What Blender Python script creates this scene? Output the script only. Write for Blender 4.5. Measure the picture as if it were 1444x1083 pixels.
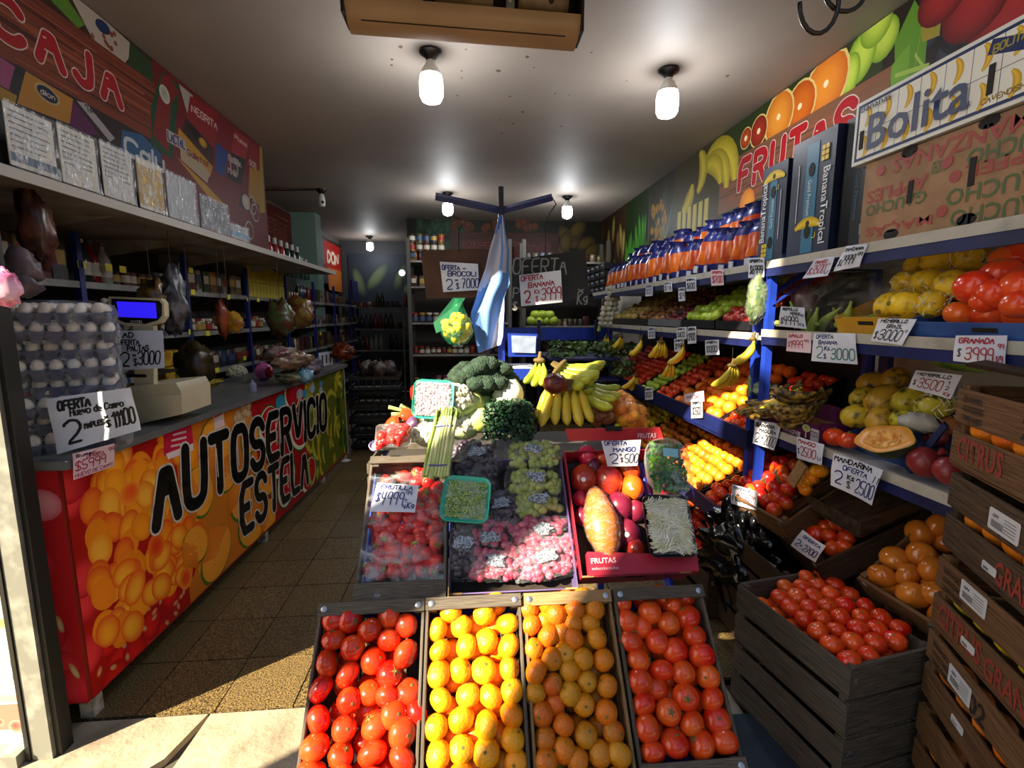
import bpy, bmesh, math, random
from mathutils import Vector as V, Matrix, noise
from math import sin, cos, pi, radians as R
random.seed(7)
rnd = random.random
def ru(a, b): return a + (b - a) * rnd()
for o in list(bpy.data.objects): bpy.data.objects.remove(o)
S = bpy.context.scene
COL = S.collection
# ------------------------------------------------------------------ camera
FOC, CX, CY, EYE = 680.0, 722.0, 541.5, 1.55
PT, YW = R(8.1), R(4.8)
cam = bpy.data.objects.new('camera', bpy.data.cameras.new('camera')); COL.objects.link(cam)
cam.data.sensor_width = 36; cam.data.lens = 36 * FOC / 1444; cam.data.clip_start = .02
cam.location = (0, 0, EYE); cam.rotation_euler = (pi / 2 - PT, 0, -YW)
S.camera = cam
# ------------------------------------------------------------------ light
S.view_settings.view_transform = 'Standard'; S.view_settings.look = 'None'
S.view_settings.gamma = 1; S.view_settings.use_curve_mapping = False
S.view_settings.exposure = 0.22
W = bpy.data.worlds.new('sky'); S.world = W; W.use_nodes = True
nt = W.node_tree; nt.nodes.clear()
sk = nt.nodes.new('ShaderNodeTexSky'); sk.sky_type = 'NISHITA'; sk.sun_disc = False
sk.sun_elevation = R(34); sk.sun_rotation = R(234); sk.air_density = 1.0; sk.dust_density = 2.0
bg = nt.nodes.new('ShaderNodeBackground'); bg.inputs[1].default_value = .16
ow = nt.nodes.new('ShaderNodeOutputWorld')
nt.links.new(sk.outputs[0], bg.inputs[0]); nt.links.new(bg.outputs[0], ow.inputs[0])
sun = bpy.data.objects.new('sun', bpy.data.lights.new('sun', 'SUN')); COL.objects.link(sun)
sun.data.energy = 19; sun.data.angle = R(.6); sun.data.color = (1, .84, .60)
SD = V((.81, .59, -math.tan(R(33)))).normalized()
sun.rotation_euler = SD.to_track_quat('-Z', 'Y').to_euler()

# ------------------------------------------------------------------ survey: line of sight of a photo pixel cut with a real plane
def ray(px, py):
    x = (px - CX) / FOC; d = (py - CY) / FOC
    f = cos(PT) - d * sin(PT); z = -(sin(PT) + d * cos(PT))
    return V((x * cos(YW) + f * sin(YW), f * cos(YW) - x * sin(YW), z))
def P(px, py, X=None, Y=None, Z=None, pl=None):
    r = ray(px, py)
    if pl:
        o, n = V(pl[0]), V(pl[1]); t = (o - V((0, 0, EYE))).dot(n) / r.dot(n)
    else: t = X / r.x if X is not None else Y / r.y if Y is not None else (Z - EYE) / r.z
    return V((0, 0, EYE)) + r * t

# ------------------------------------------------------------------ materials
def lin(c):
    if isinstance(c, str): c = tuple(int(c[i:i + 2], 16) / 255 for i in (0, 2, 4))
    return tuple((x / 12.92 if x <= .04045 else ((x + .055) / 1.055) ** 2.4) for x in c[:3]) + (1,)
MC = {}
def mat(name, c, rough=.5, metal=0, c2=None, ns=8, st=(1, 1, 1), lo=.4, hi=.6, bump=0, bs=None, rv=0, rh=0, emit=0, coat=0, trans=0, alpha=None, ramp=None, attr=None, sss=0, det=4, spec=None):
    if name in MC: return MC[name]
    m = bpy.data.materials.new(name); m.use_nodes = True; n = m.node_tree.nodes; L = m.node_tree.links
    b = n['Principled BSDF']; b.inputs['Roughness'].default_value = rough; b.inputs['Metallic'].default_value = metal
    if coat: b.inputs['Coat Weight'].default_value = coat; b.inputs['Coat Roughness'].default_value = .12
    if spec is not None: b.inputs['Specular IOR Level'].default_value = spec
    if trans: b.inputs['Transmission Weight'].default_value = trans
    if sss: b.inputs['Subsurface Weight'].default_value = sss; b.inputs['Subsurface Scale'].default_value = .01
    out = None
    tc = n.new('ShaderNodeTexCoord'); mp = n.new('ShaderNodeMapping'); mp.inputs[3].default_value = st
    L.new(tc.outputs['Object'], mp.inputs[0])
    oi = n.new('ShaderNodeObjectInfo')
    off = n.new('ShaderNodeVectorMath'); off.operation = 'ADD'; L.new(mp.outputs[0], off.inputs[0])
    sc = n.new('ShaderNodeMath'); sc.operation = 'MULTIPLY'; sc.inputs[1].default_value = 17.0; L.new(oi.outputs['Random'], sc.inputs[0]); L.new(sc.outputs[0], off.inputs[1])
    vec = off.outputs[0]
    if attr:
        a = n.new('ShaderNodeAttribute'); a.attribute_name = attr; out = a.outputs['Color']
    elif ramp:
        r = n.new('ShaderNodeValToRGB'); r.color_ramp.interpolation = 'CONSTANT'
        e = r.color_ramp.elements
        for i, cc in enumerate(ramp):
            if i < 2: k = e[i]; k.position = i / len(ramp)
            else: k = e.new(i / len(ramp))
            k.color = lin(cc)
        L.new(oi.outputs['Random'], r.inputs[0]); out = r.outputs[0]
    if c2 is not None:
        no = n.new('ShaderNodeTexNoise'); no.inputs['Scale'].default_value = ns; no.inputs['Detail'].default_value = det
        L.new(vec, no.inputs['Vector'])
        mr = n.new('ShaderNodeMapRange'); mr.inputs[1].default_value = lo; mr.inputs[2].default_value = hi; L.new(no.outputs['Fac'], mr.inputs[0])
        mx = n.new('ShaderNodeMix'); mx.data_type = 'RGBA'
        L.new(mr.outputs[0], mx.inputs[0]); mx.inputs[6].default_value = lin(c) ; mx.inputs[7].default_value = lin(c2)
        if out: L.new(out, mx.inputs[6])
        out = mx.outputs[2]
    if rv or rh:
        hs = n.new('ShaderNodeHueSaturation')
        if out: L.new(out, hs.inputs['Color'])
        else: hs.inputs['Color'].default_value = lin(c)
        for key, am, idx in (('Hue', rh, .5), ('Value', rv, 1.0)):
            if am:
                q = n.new('ShaderNodeMath'); q.operation = 'MULTIPLY_ADD'; q.inputs[1].default_value = 2 * am; q.inputs[2].default_value = idx - am
                if key == 'Hue':
                    w = n.new('ShaderNodeMath'); w.operation = 'MULTIPLY'; w.inputs[1].default_value = 7.31; L.new(oi.outputs['Random'], w.inputs[0])
                    w2 = n.new('ShaderNodeMath'); w2.operation = 'FRACT'; L.new(w.outputs[0], w2.inputs[0]); L.new(w2.outputs[0], q.inputs[0])
                else: L.new(oi.outputs['Random'], q.inputs[0])
                L.new(q.outputs[0], hs.inputs[key])
        out = hs.outputs[0]
    if out: L.new(out, b.inputs['Base Color'])
    else: b.inputs['Base Color'].default_value = lin(c)
    if bump:
        nb = n.new('ShaderNodeTexNoise'); nb.inputs['Scale'].default_value = bs or ns; nb.inputs['Detail'].default_value = 3; L.new(vec, nb.inputs['Vector'])
        bp = n.new('ShaderNodeBump'); bp.inputs['Strength'].default_value = bump; bp.inputs['Distance'].default_value = .01
        L.new(nb.outputs['Fac'], bp.inputs['Height']); L.new(bp.outputs[0], b.inputs['Normal'])
    if emit:
        b.inputs['Emission Color'].default_value = lin(c); b.inputs['Emission Strength'].default_value = emit
    if alpha is not None: b.inputs['Alpha'].default_value = alpha
    MC[name] = m; return m
def film_mat(name, tint='dfe8f2', base=.10, gl=.55, ns=9):
    if name in MC: return MC[name]
    m = bpy.data.materials.new(name); m.use_nodes = True; n = m.node_tree.nodes; L = m.node_tree.links; n.clear()
    o = n.new('ShaderNodeOutputMaterial'); t = n.new('ShaderNodeBsdfTransparent'); g = n.new('ShaderNodeBsdfPrincipled')
    g.inputs['Base Color'].default_value = lin(tint); g.inputs['Roughness'].default_value = .13; g.inputs['Specular IOR Level'].default_value = .9
    mx = n.new('ShaderNodeMixShader'); tc = n.new('ShaderNodeTexCoord'); no = n.new('ShaderNodeTexNoise')
    mp = n.new('ShaderNodeMapping'); mp.inputs[3].default_value = (1, 2.4, 1); L.new(tc.outputs['Object'], mp.inputs[0]); L.new(mp.outputs[0], no.inputs['Vector'])
    no.inputs['Scale'].default_value = ns; no.inputs['Detail'].default_value = 3; no.inputs['Distortion'].default_value = 1.2
    mr = n.new('ShaderNodeMapRange'); mr.inputs[1].default_value = .45; mr.inputs[2].default_value = .78; mr.inputs[3].default_value = base; mr.inputs[4].default_value = gl
    L.new(no.outputs['Fac'], mr.inputs[0]); L.new(mr.outputs[0], mx.inputs[0])
    bp = n.new('ShaderNodeBump'); bp.inputs['Strength'].default_value = .9; bp.inputs['Distance'].default_value = .02; L.new(no.outputs['Fac'], bp.inputs['Height']); L.new(bp.outputs[0], g.inputs['Normal'])
    L.new(t.outputs[0], mx.inputs[1]); L.new(g.outputs[0], mx.inputs[2]); L.new(mx.outputs[0], o.inputs[0])
    MC[name] = m; return m
def wood(name, c, c2, rv=.18, rough=.75):
    return mat(name, c, rough, c2=c2, ns=3.0, st=(1.5, 9, 9), lo=.35, hi=.68, bump=.35, bs=5, rv=rv, det=8, spec=.2)
def kids(o):
    return [k for k in o.children]

# ------------------------------------------------------------------ mesh builder
class MB:
    def __init__(s): s.v = []; s.f = []; s.m = []; s.c = []; s.hc = False
    def add(s, vs, fs, m=0, col=None):
        b = len(s.v); s.v += [V(x) for x in vs]; s.f += [tuple(b + i for i in f) for f in fs]; s.m += [m] * len(fs)
        if col is not None: s.hc = True
        if isinstance(col, list): s.c += col
        else: s.c += [col or (1, 1, 1, 1)] * len(vs)
        return s
    def box(s, c, d, rot=None, m=0, col=None):
        c = V(c); vs = []
        for x in (-.5, .5):
            for y in (-.5, .5):
                for z in (-.5, .5):
                    p = V((x * d[0], y * d[1], z * d[2]));
                    if rot: p = rot @ p
                    vs.append(c + p)
        return s.add(vs, [(0, 1, 3, 2), (4, 6, 7, 5), (0, 4, 5, 1), (2, 3, 7, 6), (0, 2, 6, 4), (1, 5, 7, 3)], m, col)
    def bx(s, x0, x1, y0, y1, z0, z1, m=0, col=None): return s.box(((x0 + x1) / 2, (y0 + y1) / 2, (z0 + z1) / 2), (abs(x1 - x0), abs(y1 - y0), abs(z1 - z0)), None, m, col)
    def rbox(s, c, d, r=.02, rot=None, m=0, k=3):   # rounded in plan (XY), straight in Z with a small chamfer
        pts = []
        for (sx, sy, a0) in ((1, 1, 0), (-1, 1, pi / 2), (-1, -1, pi), (1, -1, 1.5 * pi)):
            for i in range(k + 1):
                a = a0 + pi / 2 * i / k; pts.append((sx * (d[0] / 2 - r) + r * cos(a), sy * (d[1] / 2 - r) + r * sin(a)))
        n = len(pts); ch = min(r * .5, d[2] * .25); rings = []
        for z, e in ((-d[2] / 2, ch), (-d[2] / 2 + ch, 0), (d[2] / 2 - ch, 0), (d[2] / 2, ch)):
            for x, y in pts:
                f = 1 - e / max(d[0], d[1]) * 2; p = V((x * f, y * f, z)); rings.append(V(c) + (rot @ p if rot else p))
        fs = [(j * n + i, j * n + (i + 1) % n, (j + 1) * n + (i + 1) % n, (j + 1) * n + i) for j in range(3) for i in range(n)]
        fs += [tuple(range(n - 1, -1, -1)), tuple(range(3 * n, 4 * n))]
        return s.add(rings, fs, m)
    def quad(s, a, b, c, d, m=0, col=None): return s.add([a, b, c, d], [(0, 1, 2, 3)], m, col)
    def tube(s, pts, r, n=8, m=0, caps=True, flat=1):
        pts = [V(p) for p in pts]; rs = r if isinstance(r, (list, tuple)) else [r] * len(pts); vs = []
        up = V((0, 0, 1)); t0 = (pts[1] - pts[0]).normalized()
        if abs(t0.dot(up)) > .95: up = V((1, 0, 0))
        x = t0.cross(up).normalized()
        for i, p in enumerate(pts):
            t = (pts[min(i + 1, len(pts) - 1)] - pts[max(i - 1, 0)]).normalized()
            x = (x - t * x.dot(t)).normalized(); y = t.cross(x)
            for k in range(n):
                a = 2 * pi * k / n; vs.append(p + x * cos(a) * rs[i] + y * sin(a) * rs[i] * flat)
        fs = [(j * n + k, j * n + (k + 1) % n, (j + 1) * n + (k + 1) % n, (j + 1) * n + k) for j in range(len(pts) - 1) for k in range(n)]
        if caps: fs += [tuple(range(n - 1, -1, -1)), tuple(range((len(pts) - 1) * n, len(pts) * n))]
        return s.add(vs, fs, m)
    def lathe(s, prof, n=16, M=None, m=0, lobes=0, la=0):
        vs = []; M = M or Matrix()
        for (r, z) in prof:
            for k in range(n):
                a = 2 * pi * k / n; q = r * (1 + la * cos(lobes * a)) if lobes else r
                vs.append(M @ V((q * cos(a), q * sin(a), z)))
        fs = [(j * n + k, j * n + (k + 1) % n, (j + 1) * n + (k + 1) % n, (j + 1) * n + k) for j in range(len(prof) - 1) for k in range(n)]
        if prof[0][0] > 1e-4: fs.append(tuple(range(n - 1, -1, -1)))
        if prof[-1][0] > 1e-4: fs.append(tuple(range((len(prof) - 1) * n, len(prof) * n)))
        return s.add(vs, fs, m)
    def ball(s, c, r, n=10, k=6, m=0, d=0, sc=(1, 1, 1), fr=1, seed=0, rot=None):
        c = V(c); vs = []; fs = []
        for j in range(k + 1):
            th = pi * j / k
            for i in range(n):
                a = 2 * pi * i / n; p = V((sin(th) * cos(a), sin(th) * sin(a), cos(th)))
                q = 1 + (d * noise.noise(p * fr + V((seed, seed * 1.7, 3))) if d else 0)
                p = V((p.x * sc[0], p.y * sc[1], p.z * sc[2])) * r * q
                vs.append(c + (rot @ p if rot else p))
        for j in range(k):
            for i in range(n): fs.append((j * n + i, (j + 1) * n + i, (j + 1) * n + (i + 1) % n, j * n + (i + 1) % n))
        return s.add(vs, fs, m)
    def mesh(s, name, mats, smooth=30, inv=None, weld=True):
        me = bpy.data.meshes.new(name)
        vs = [inv @ v for v in s.v] if inv else s.v
        me.from_pydata([tuple(v) for v in vs], [], s.f)
        for mm in (mats if isinstance(mats, (list, tuple)) else [mats]): me.materials.append(mm)
        me.polygons.foreach_set('material_index', s.m)
        if s.hc:
            a = me.color_attributes.new('Col', 'FLOAT_COLOR', 'POINT')
            a.data.foreach_set('color', [x for c in s.c for x in c])
        if weld and not s.hc:
            bm = bmesh.new(); bm.from_mesh(me); bmesh.ops.remove_doubles(bm, verts=bm.verts, dist=1e-5)
            bm.to_mesh(me); bm.free()
        me.update()
        if smooth:
            me.shade_smooth()
            if smooth < 180: me.set_sharp_from_angle(angle=R(smooth))
        return me
    def part(s, name, mats, parent=None, smooth=30, **k):
        inv = parent.matrix_basis.inverted() if parent and parent.get('_w') else None
        if parent and parent.parent: inv = parent.parent.matrix_basis.inverted() if parent.parent.get('_w') else None
        o = bpy.data.objects.new(name, s.mesh(name, mats, smooth, inv)); COL.objects.link(o)
        if parent: o.parent = parent
        for kk, vv in k.items(): o[kk] = vv
        return o
def tagit(o, label, cat, group=None, kind=None):
    o['label'] = label; o['category'] = cat
    if group: o['group'] = group
    if kind: o['kind'] = kind
    return o
def thing(name, label, cat, loc=(0, 0, 0), group=None, M=None):
    o = bpy.data.objects.new(name, None); COL.objects.link(o); o.empty_display_size = .05
    o.matrix_basis = M if M else Matrix.Translation(V(loc))
    o['_w'] = 1
    return tagit(o, label, cat, group)
def struct(name, mb, m, smooth=0, parent=None):
    o = mb.part(name, m, parent, smooth)
    if not parent: o['kind'] = 'structure'
    return o
def put(name, me, M, label=None, cat=None, group=None, parent=None):   # one object on shared mesh data
    o = bpy.data.objects.new(name, me); COL.objects.link(o)
    o.matrix_basis = M
    if parent: o.parent = parent
    if label: tagit(o, label, cat, group)
    return o
def dup(src, M, label=None, group=None, cat=None):
    c = src.copy(); COL.objects.link(c); c.matrix_basis = M
    if label: c['label'] = label
    if group: c['group'] = group
    if cat: c['category'] = cat
    for ch in src.children:
        k = ch.copy(); COL.objects.link(k); k.parent = c
        for g in ch.children:
            q = g.copy(); COL.objects.link(q); q.parent = k
    return c
def TR(p, rx=0, ry=0, rz=0, s=1):
    if not isinstance(s, (tuple, list)): s = (s, s, s)
    return Matrix.Translation(V(p)) @ Matrix.Rotation(rz, 4, 'Z') @ Matrix.Rotation(ry, 4, 'Y') @ Matrix.Rotation(rx, 4, 'X') @ Matrix.Diagonal((*s, 1))
def frame(o, x, y):    # matrix with given origin, x and (approximately) y axes
    x = V(x).normalized(); z = x.cross(V(y)).normalized(); y = z.cross(x)
    M = Matrix((x, y, z)).transposed().to_4x4(); M.translation = V(o); return M
def join(name, items, m, label=None, cat=None, parent=None):   # many small alike pieces kept as one piece of stuff
    b = MB()
    for me, M in items: b.add([M @ v.co for v in me.vertices], [tuple(p.vertices) for p in me.polygons])
    o = b.part(name, m, parent, 180, kind='stuff')
    if label: tagit(o, label, cat, kind='stuff')
    return o
ORD = 'first second third fourth fifth sixth seventh eighth ninth tenth eleventh twelfth thirteenth fourteenth fifteenth sixteenth seventeenth eighteenth nineteenth twentieth'.split()
def ranks(pts, rh, w='from the top'):   # name every point by its row and its place in the row
    order = sorted(range(len(pts)), key=lambda i: pts[i][1]); rows = []
    for i in order:
        if rows and pts[i][1] - pts[rows[-1][0]][1] < rh: rows[-1].append(i)
        else: rows.append([i])
    out = {}
    for r, row in enumerate(rows):
        row.sort(key=lambda i: pts[i][0])
        for c, i in enumerate(row): out[i] = '%s row %s, %s from left' % (ORD[min(r, 19)], w, ORD[min(c, 19)])
    return [out[i] for i in range(len(pts))]
def rrot(): return Matrix.Rotation(ru(0, 6.28), 4, 'Z') @ Matrix.Rotation(ru(0, 6.28), 4, 'X') @ Matrix.Rotation(ru(0, 6.28), 4, 'Y')

# unit plank: shared mesh, slightly uneven
UB = []
WM = {'a': wood('crate_wood_brown', '7a5a3c', '4a3524'), 'b': wood('crate_wood_grey', '6f675c', '3f3a35'), 'c': wood('crate_wood_pale', 'a88a62', '7a5c3c'), 'd': wood('crate_wood_dark', '4c3a2b', '271d16')}
def plankmesh(mm):
    key = ('pl', mm.name)
    if key in MC: return MC[key]
    b = MB(); k = .5; e = .012
    vs = []
    for x in (-.5, .5):
        for (y, z) in ((-.5, -.5 + .12), (-.5, .5 - .12), (-.5 + .04, .5), (.5 - .04, .5), (.5, .5 - .12), (.5, -.5 + .12), (.5 - .04, -.5), (-.5 + .04, -.5)):
            vs.append((x + ru(-.004, .004), y + ru(-.02, .02), z))
    fs = [(i, (i + 1) % 8, 8 + (i + 1) % 8, 8 + i) for i in range(8)] + [tuple(range(7, -1, -1)), tuple(range(8, 16))]
    fs = [tuple(reversed(f)) for f in fs]
    b.add(vs, fs); MC[key] = b.mesh('plank', mm, 0); return MC[key]
def plank(parent, c, L, Wd, T, mm, ax='x', rot=None, name='plank'):
    D = Matrix.Diagonal((L, Wd, T, 1))
    A = {'x': Matrix(), 'xz': Matrix.Rotation(pi / 2, 4, 'X'), 'y': Matrix.Rotation(pi / 2, 4, 'Z'), 'yz': Matrix.Rotation(pi / 2, 4, 'Z') @ Matrix.Rotation(pi / 2, 4, 'X'), 'z': Matrix.Rotation(pi / 2, 4, 'Y')}[ax]
    return put(name, plankmesh(mm), Matrix.Translation(V(c)) @ (rot or Matrix()) @ A @ D, parent=parent)
def crate(M, w, l, h, mm, label, group=None, rows=2, endm=None, nb=5, floor_z=0, T=.009, endrows=1, cat='crate', nails=True, name='wooden_crate'):
    """crate centred in x,y; z from 0 (bottom) to h; l along y; end boards at +-l/2"""
    t = thing(name, label, cat, M=M, group=group); endm = endm or mm
    sw = h / rows * .8
    for r in range(rows):
        z = h / rows * (r + .5) + ru(-.003, .003)
        for sx in (-1, 1): plank(t, (sx * (w / 2 - T / 2), 0, z), l, sw, T, mm, 'yz')
    ew = h / endrows * .9
    for r in range(endrows):
        z = h / endrows * (r + .5)
        for sy in (-1, 1): plank(t, (0, sy * (l / 2 - .007), z), w - 2 * T, ew, .014, endm, 'xz', name='end_board')
    for sx in (-1, 1):
        for sy in (-1, 1): plank(t, (sx * (w / 2 - T - .011), sy * (l / 2 - .026), h / 2), h * .96, .022, .022, endm, 'z', name='corner_post')
    for i in range(nb):
        x = (i + .5) / nb * w - w / 2; plank(t, (x, 0, .004), l, w / nb * .86, .006, mm, 'y', name='bottom_slat')
    if nails:
        b = MB()
        for sx in (-1, 1):
            for sy in (-1, 1):
                b.lathe([(.013, 0), (.013, .0016), (.007, .003), (0, .003)], 10, TR((sx * (w / 2 - .03), sy * (l / 2 - .016 + .017) if sy < 0 else sy * (l / 2 - .014) - .001, h * .78), rx=pi / 2 ))
                b.lathe([(.011, 0), (.011, .0016), (.006, .003), (0, .003)], 10, TR((sx * (w / 2 - .03), sy * (l / 2 + .001), h * .78), rx=pi / 2 * (-sy)))
        o = bpy.data.objects.new('metal_clips', b.mesh('metal_clips', mat('clip_metal', 'b8bcc0', .35, .9), 40)); COL.objects.link(o); o.parent = t
    return t

# ------------------------------------------------------------------ brush lettering
FN = {'A': "00 26 40|13 33", 'B': "00 06 06|06 36 45 44 33 03|33 42 41 30 00", 'C': "45 36 16 05 01 10 30 41", 'D': "00 06 26 44 42 20 00", 'E': "46 06 06 00 00 40|03 33", 'F': "46 06 06 00|03 33",
      'G': "45 36 16 05 01 10 30 41 43 23", 'H': "06 00|46 40|03 43", 'I': "06 00", 'J': "36 31 20 10 01", 'K': "06 00|46 03 03 40", 'L': "06 00 00 40", 'M': "00 06 06 23 46 46 40", 'N': "00 06 06 40 40 46",
      'O': "26 16 05 01 10 30 41 45 36 26", 'P': "00 06 06|06 36 45 44 33 03", 'Q': "26 16 05 01 10 30 41 45 36 26|22 40", 'R': "00 06 06|06 36 45 44 33 03|23 40", 'S': "45 36 16 05 04 13 33 42 41 30 10 01",
      'T': "06 46|26 20", 'U': "06 01 10 30 41 46", 'V': "06 20 20 46", 'W': "06 10 10 24 30 30 46", 'X': "00 46|06 40", 'Y': "06 23 46|23 20", 'Z': "06 46 46 00 00 40",
      '0': "26 16 05 01 10 30 41 45 36 26", '1': "04 26 26 20", '2': "05 16 36 45 43 00 00 40", '3': "05 16 36 45 44 33 13|33 42 41 30 10 01", '4': "06 03 03 43|36 30", '5': "46 06 06 03 33 42 41 30 10 01",
      '6': "36 15 02 01 10 30 41 42 33 13 02", '7': "06 46 46 10|13 33", '8': "23 14 15 26 35 34 23 12 11 20 31 32 23", '9': "43 13 04 05 16 36 45 45 40", '$': "45 36 16 05 04 42 41 30 10 01|26 20", 'x': "00 33|03 30",
      '+': "10 14|02 32", '-': "03 33", '.': "00 10", '/': "00 46", 'o': "14 03 01 10 30 41 43 34 14", 'k': "06 00|34 02 02 30", 'g': "34 14 03 02 31 34 30 10", 'u': "04 01 10 30 34|34 30", 'e': "02 32 33 14 03 01 10 30", 'v': "04 20 34",
      'd': "34 14 03 01 10 30|36 30", 'a': "33 14 03 01 10 31|34 30", 'm': "00 04 14 10|14 34 30", 'p': "04 00|04 34 32 02", 'n': "00 04|03 14 34 30", 'r': "00 04|02 14 34", 's': "34 14 03 31 30 00", 'i': "04 00", 'l': "06 00", 'c': "34 14 03 01 10 30", 't': "26 20|04 44", '"': "06 05|26 25", "'": "06 05", ':': "03 04|00 01", '|': "06 00", '!': "06 02|00 01"}
def strokes(text, gap=.2):   # list of polylines in em units, total width
    out = []; x = 0
    for ch in text:
        if ch == ' ': x += .55; continue
        d = FN.get(ch) or FN.get(ch.upper())
        if not d: x += .6; continue
        wmax = 0
        for pl in d.split('|'):
            if not pl: continue
            p = [V((int(q[0]) / 6, int(q[1]) / 6)) for q in pl.split()]
            wmax = max(wmax, max(a.x for a in p))
            if len(p) > 2:
                r = [p[0]]
                for a, b in zip(p, p[1:]): r += [a.lerp(b, .25), a.lerp(b, .75)] if (a - b).length > 1e-6 else []
                p = r + [p[-1]]
            out.append([V((q.x + x, q.y)) for q in p])
        x += wmax + gap
    return out, max(x - gap, .1)
def brush(mb, text, fn, x0, y0, x1, h, th, seg=6, m=0, lift=0, slant=.08, jit=.02, colr=None, gap=.2):
    """write text from x0..x1 (h tall, baseline y0, units of surface fn(u,v,lift)->point)"""
    st, w = strokes(text, gap); sx = (x1 - x0) / w
    for pl in st:
        q = [(x0 + p.x * sx + (p.y * slant + ru(-jit, jit)) * h, y0 + p.y * h + ru(-jit, jit) * h) for p in pl]
        for i, (a, b) in enumerate(q):
            lift += 1.5e-6; vs = [fn(a + th * cos(2 * pi * k / seg), b + th * sin(2 * pi * k / seg), lift) for k in range(seg)]
            mb.add(vs, [tuple(range(seg))], m, colr)
            if i:
                c, d = q[i - 1]; dx, dy = a - c, b - d; l = math.hypot(dx, dy) or 1; nx, ny = -dy / l * th, dx / l * th; lift += 1.5e-6
                mb.add([fn(c + nx, d + ny, lift), fn(c - nx, d - ny, lift), fn(a - nx, b - ny, lift), fn(a + nx, b + ny, lift)], [(0, 1, 2, 3)], m, colr)
INK = {'k': mat('black_marker', '15161c', .5), 'b': mat('blue_marker', '1c2a6e', .5), 'r': mat('red_marker', 'a01c34', .5), 'g': mat('green_marker', '3c7a70', .5)}
PAPER = {'w': mat('sign_paper', 'dfe3f0', .55, c2='c8cee0', ns=5), 'p': mat('pink_sign_paper', 'e6cdd6', .55, c2='d8b9c6', ns=5), 'y': mat('yellow_tag_paper', 'e8e040', .5)}
def card(TL, TR_, BR, BL, lines, label, paper='w', curl=.01, name='price_sign', group=None, cat='price sign', nx=8, ny=5):
    """sheet of paper between four world corners; lines = (text, u0, v0(baseline, from bottom), u1, height, ink, thick)"""
    TL, TR_, BR, BL = map(V, (TL, TR_, BR, BL)); n = (TR_ - TL).cross(BL - TL).normalized()
    c0 = (TL + TR_ + BR + BL) / 4
    if n.dot(V((0, 0, EYE)) - c0) < 0: n = -n
    ww = (TR_ - TL).length; hh = (TL - BL).length; ph = ru(0, 6)
    def f(u, v, lift=0):
        p = BL.lerp(BR, u).lerp(TL.lerp(TR_, u), v)
        return p + n * (curl * (sin(u * 3.6 + ph) * .7 + sin(v * 4 + ph * 2) * .5 * (1 - v)) + lift)
    b = MB()
    vs = []; fs = []
    for off in (0, -.0006):
        for j in range(ny + 1):
            for i in range(nx + 1): vs.append(f(i / nx, j / ny, off))
    N = (nx + 1) * (ny + 1)
    for j in range(ny):
        for i in range(nx):
            a = j * (nx + 1) + i; fs.append((a, a + 1, a + nx + 2, a + nx + 1)); fs.append((N + a, N + a + nx + 1, N + a + nx + 2, N + a + 1))
    b.add(vs, fs)
    t = thing(name, label, cat, loc=c0, group=group)
    b.part('paper', PAPER[paper], t, 60)
    by = {}
    for (tx, u0, v0, u1, h, ink, th) in lines:
        mb = by.setdefault(ink, MB())
        asp = ww / hh
        def g(a, bb, l): return f(a / ww, bb / hh, l)
        brush(mb, tx, g, u0 * ww, v0 * hh, u1 * ww, h * hh, th * hh, 6, lift=.0012)
    for ink, mb in by.items(): mb.part('lettering', INK[ink], t, 0)
    return t
def pcard(pts, pl, lines, label, paper='w', **k):   # pts: TL,TR,BR,BL as photo pixels on a real plane
    return card(*[P(a, b, **pl) for a, b in pts], lines, label, paper, **k)

def ftext(text, M, w, h, m, parent, bold=0, name='lettering', font_shear=0):
    """printed type fitted to w x h, lying in the local XY of M"""
    cu = bpy.data.curves.new('t', 'FONT'); cu.body = text; cu.offset = bold; cu.shear = font_shear; cu.resolution_u = 2
    o = bpy.data.objects.new('t', cu); COL.objects.link(o)
    me = bpy.data.meshes.new_from_object(o); bpy.data.objects.remove(o)
    xs = [v.co.x for v in me.vertices]; ys = [v.co.y for v in me.vertices]
    if not xs: return None
    x0, x1, y0, y1 = min(xs), max(xs), min(ys), max(ys)
    iv = parent.matrix_basis.inverted() if parent.get('_w') else Matrix()
    for v in me.vertices:
        v.co = iv @ (M @ V(((v.co.x - x0) / (x1 - x0) * w, (v.co.y - y0) / (y1 - y0) * h, 0)))
    me.materials.clear(); me.materials.append(m); me.name = name
    q = bpy.data.objects.new(name, me); COL.objects.link(q); q.parent = parent
    return q

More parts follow.
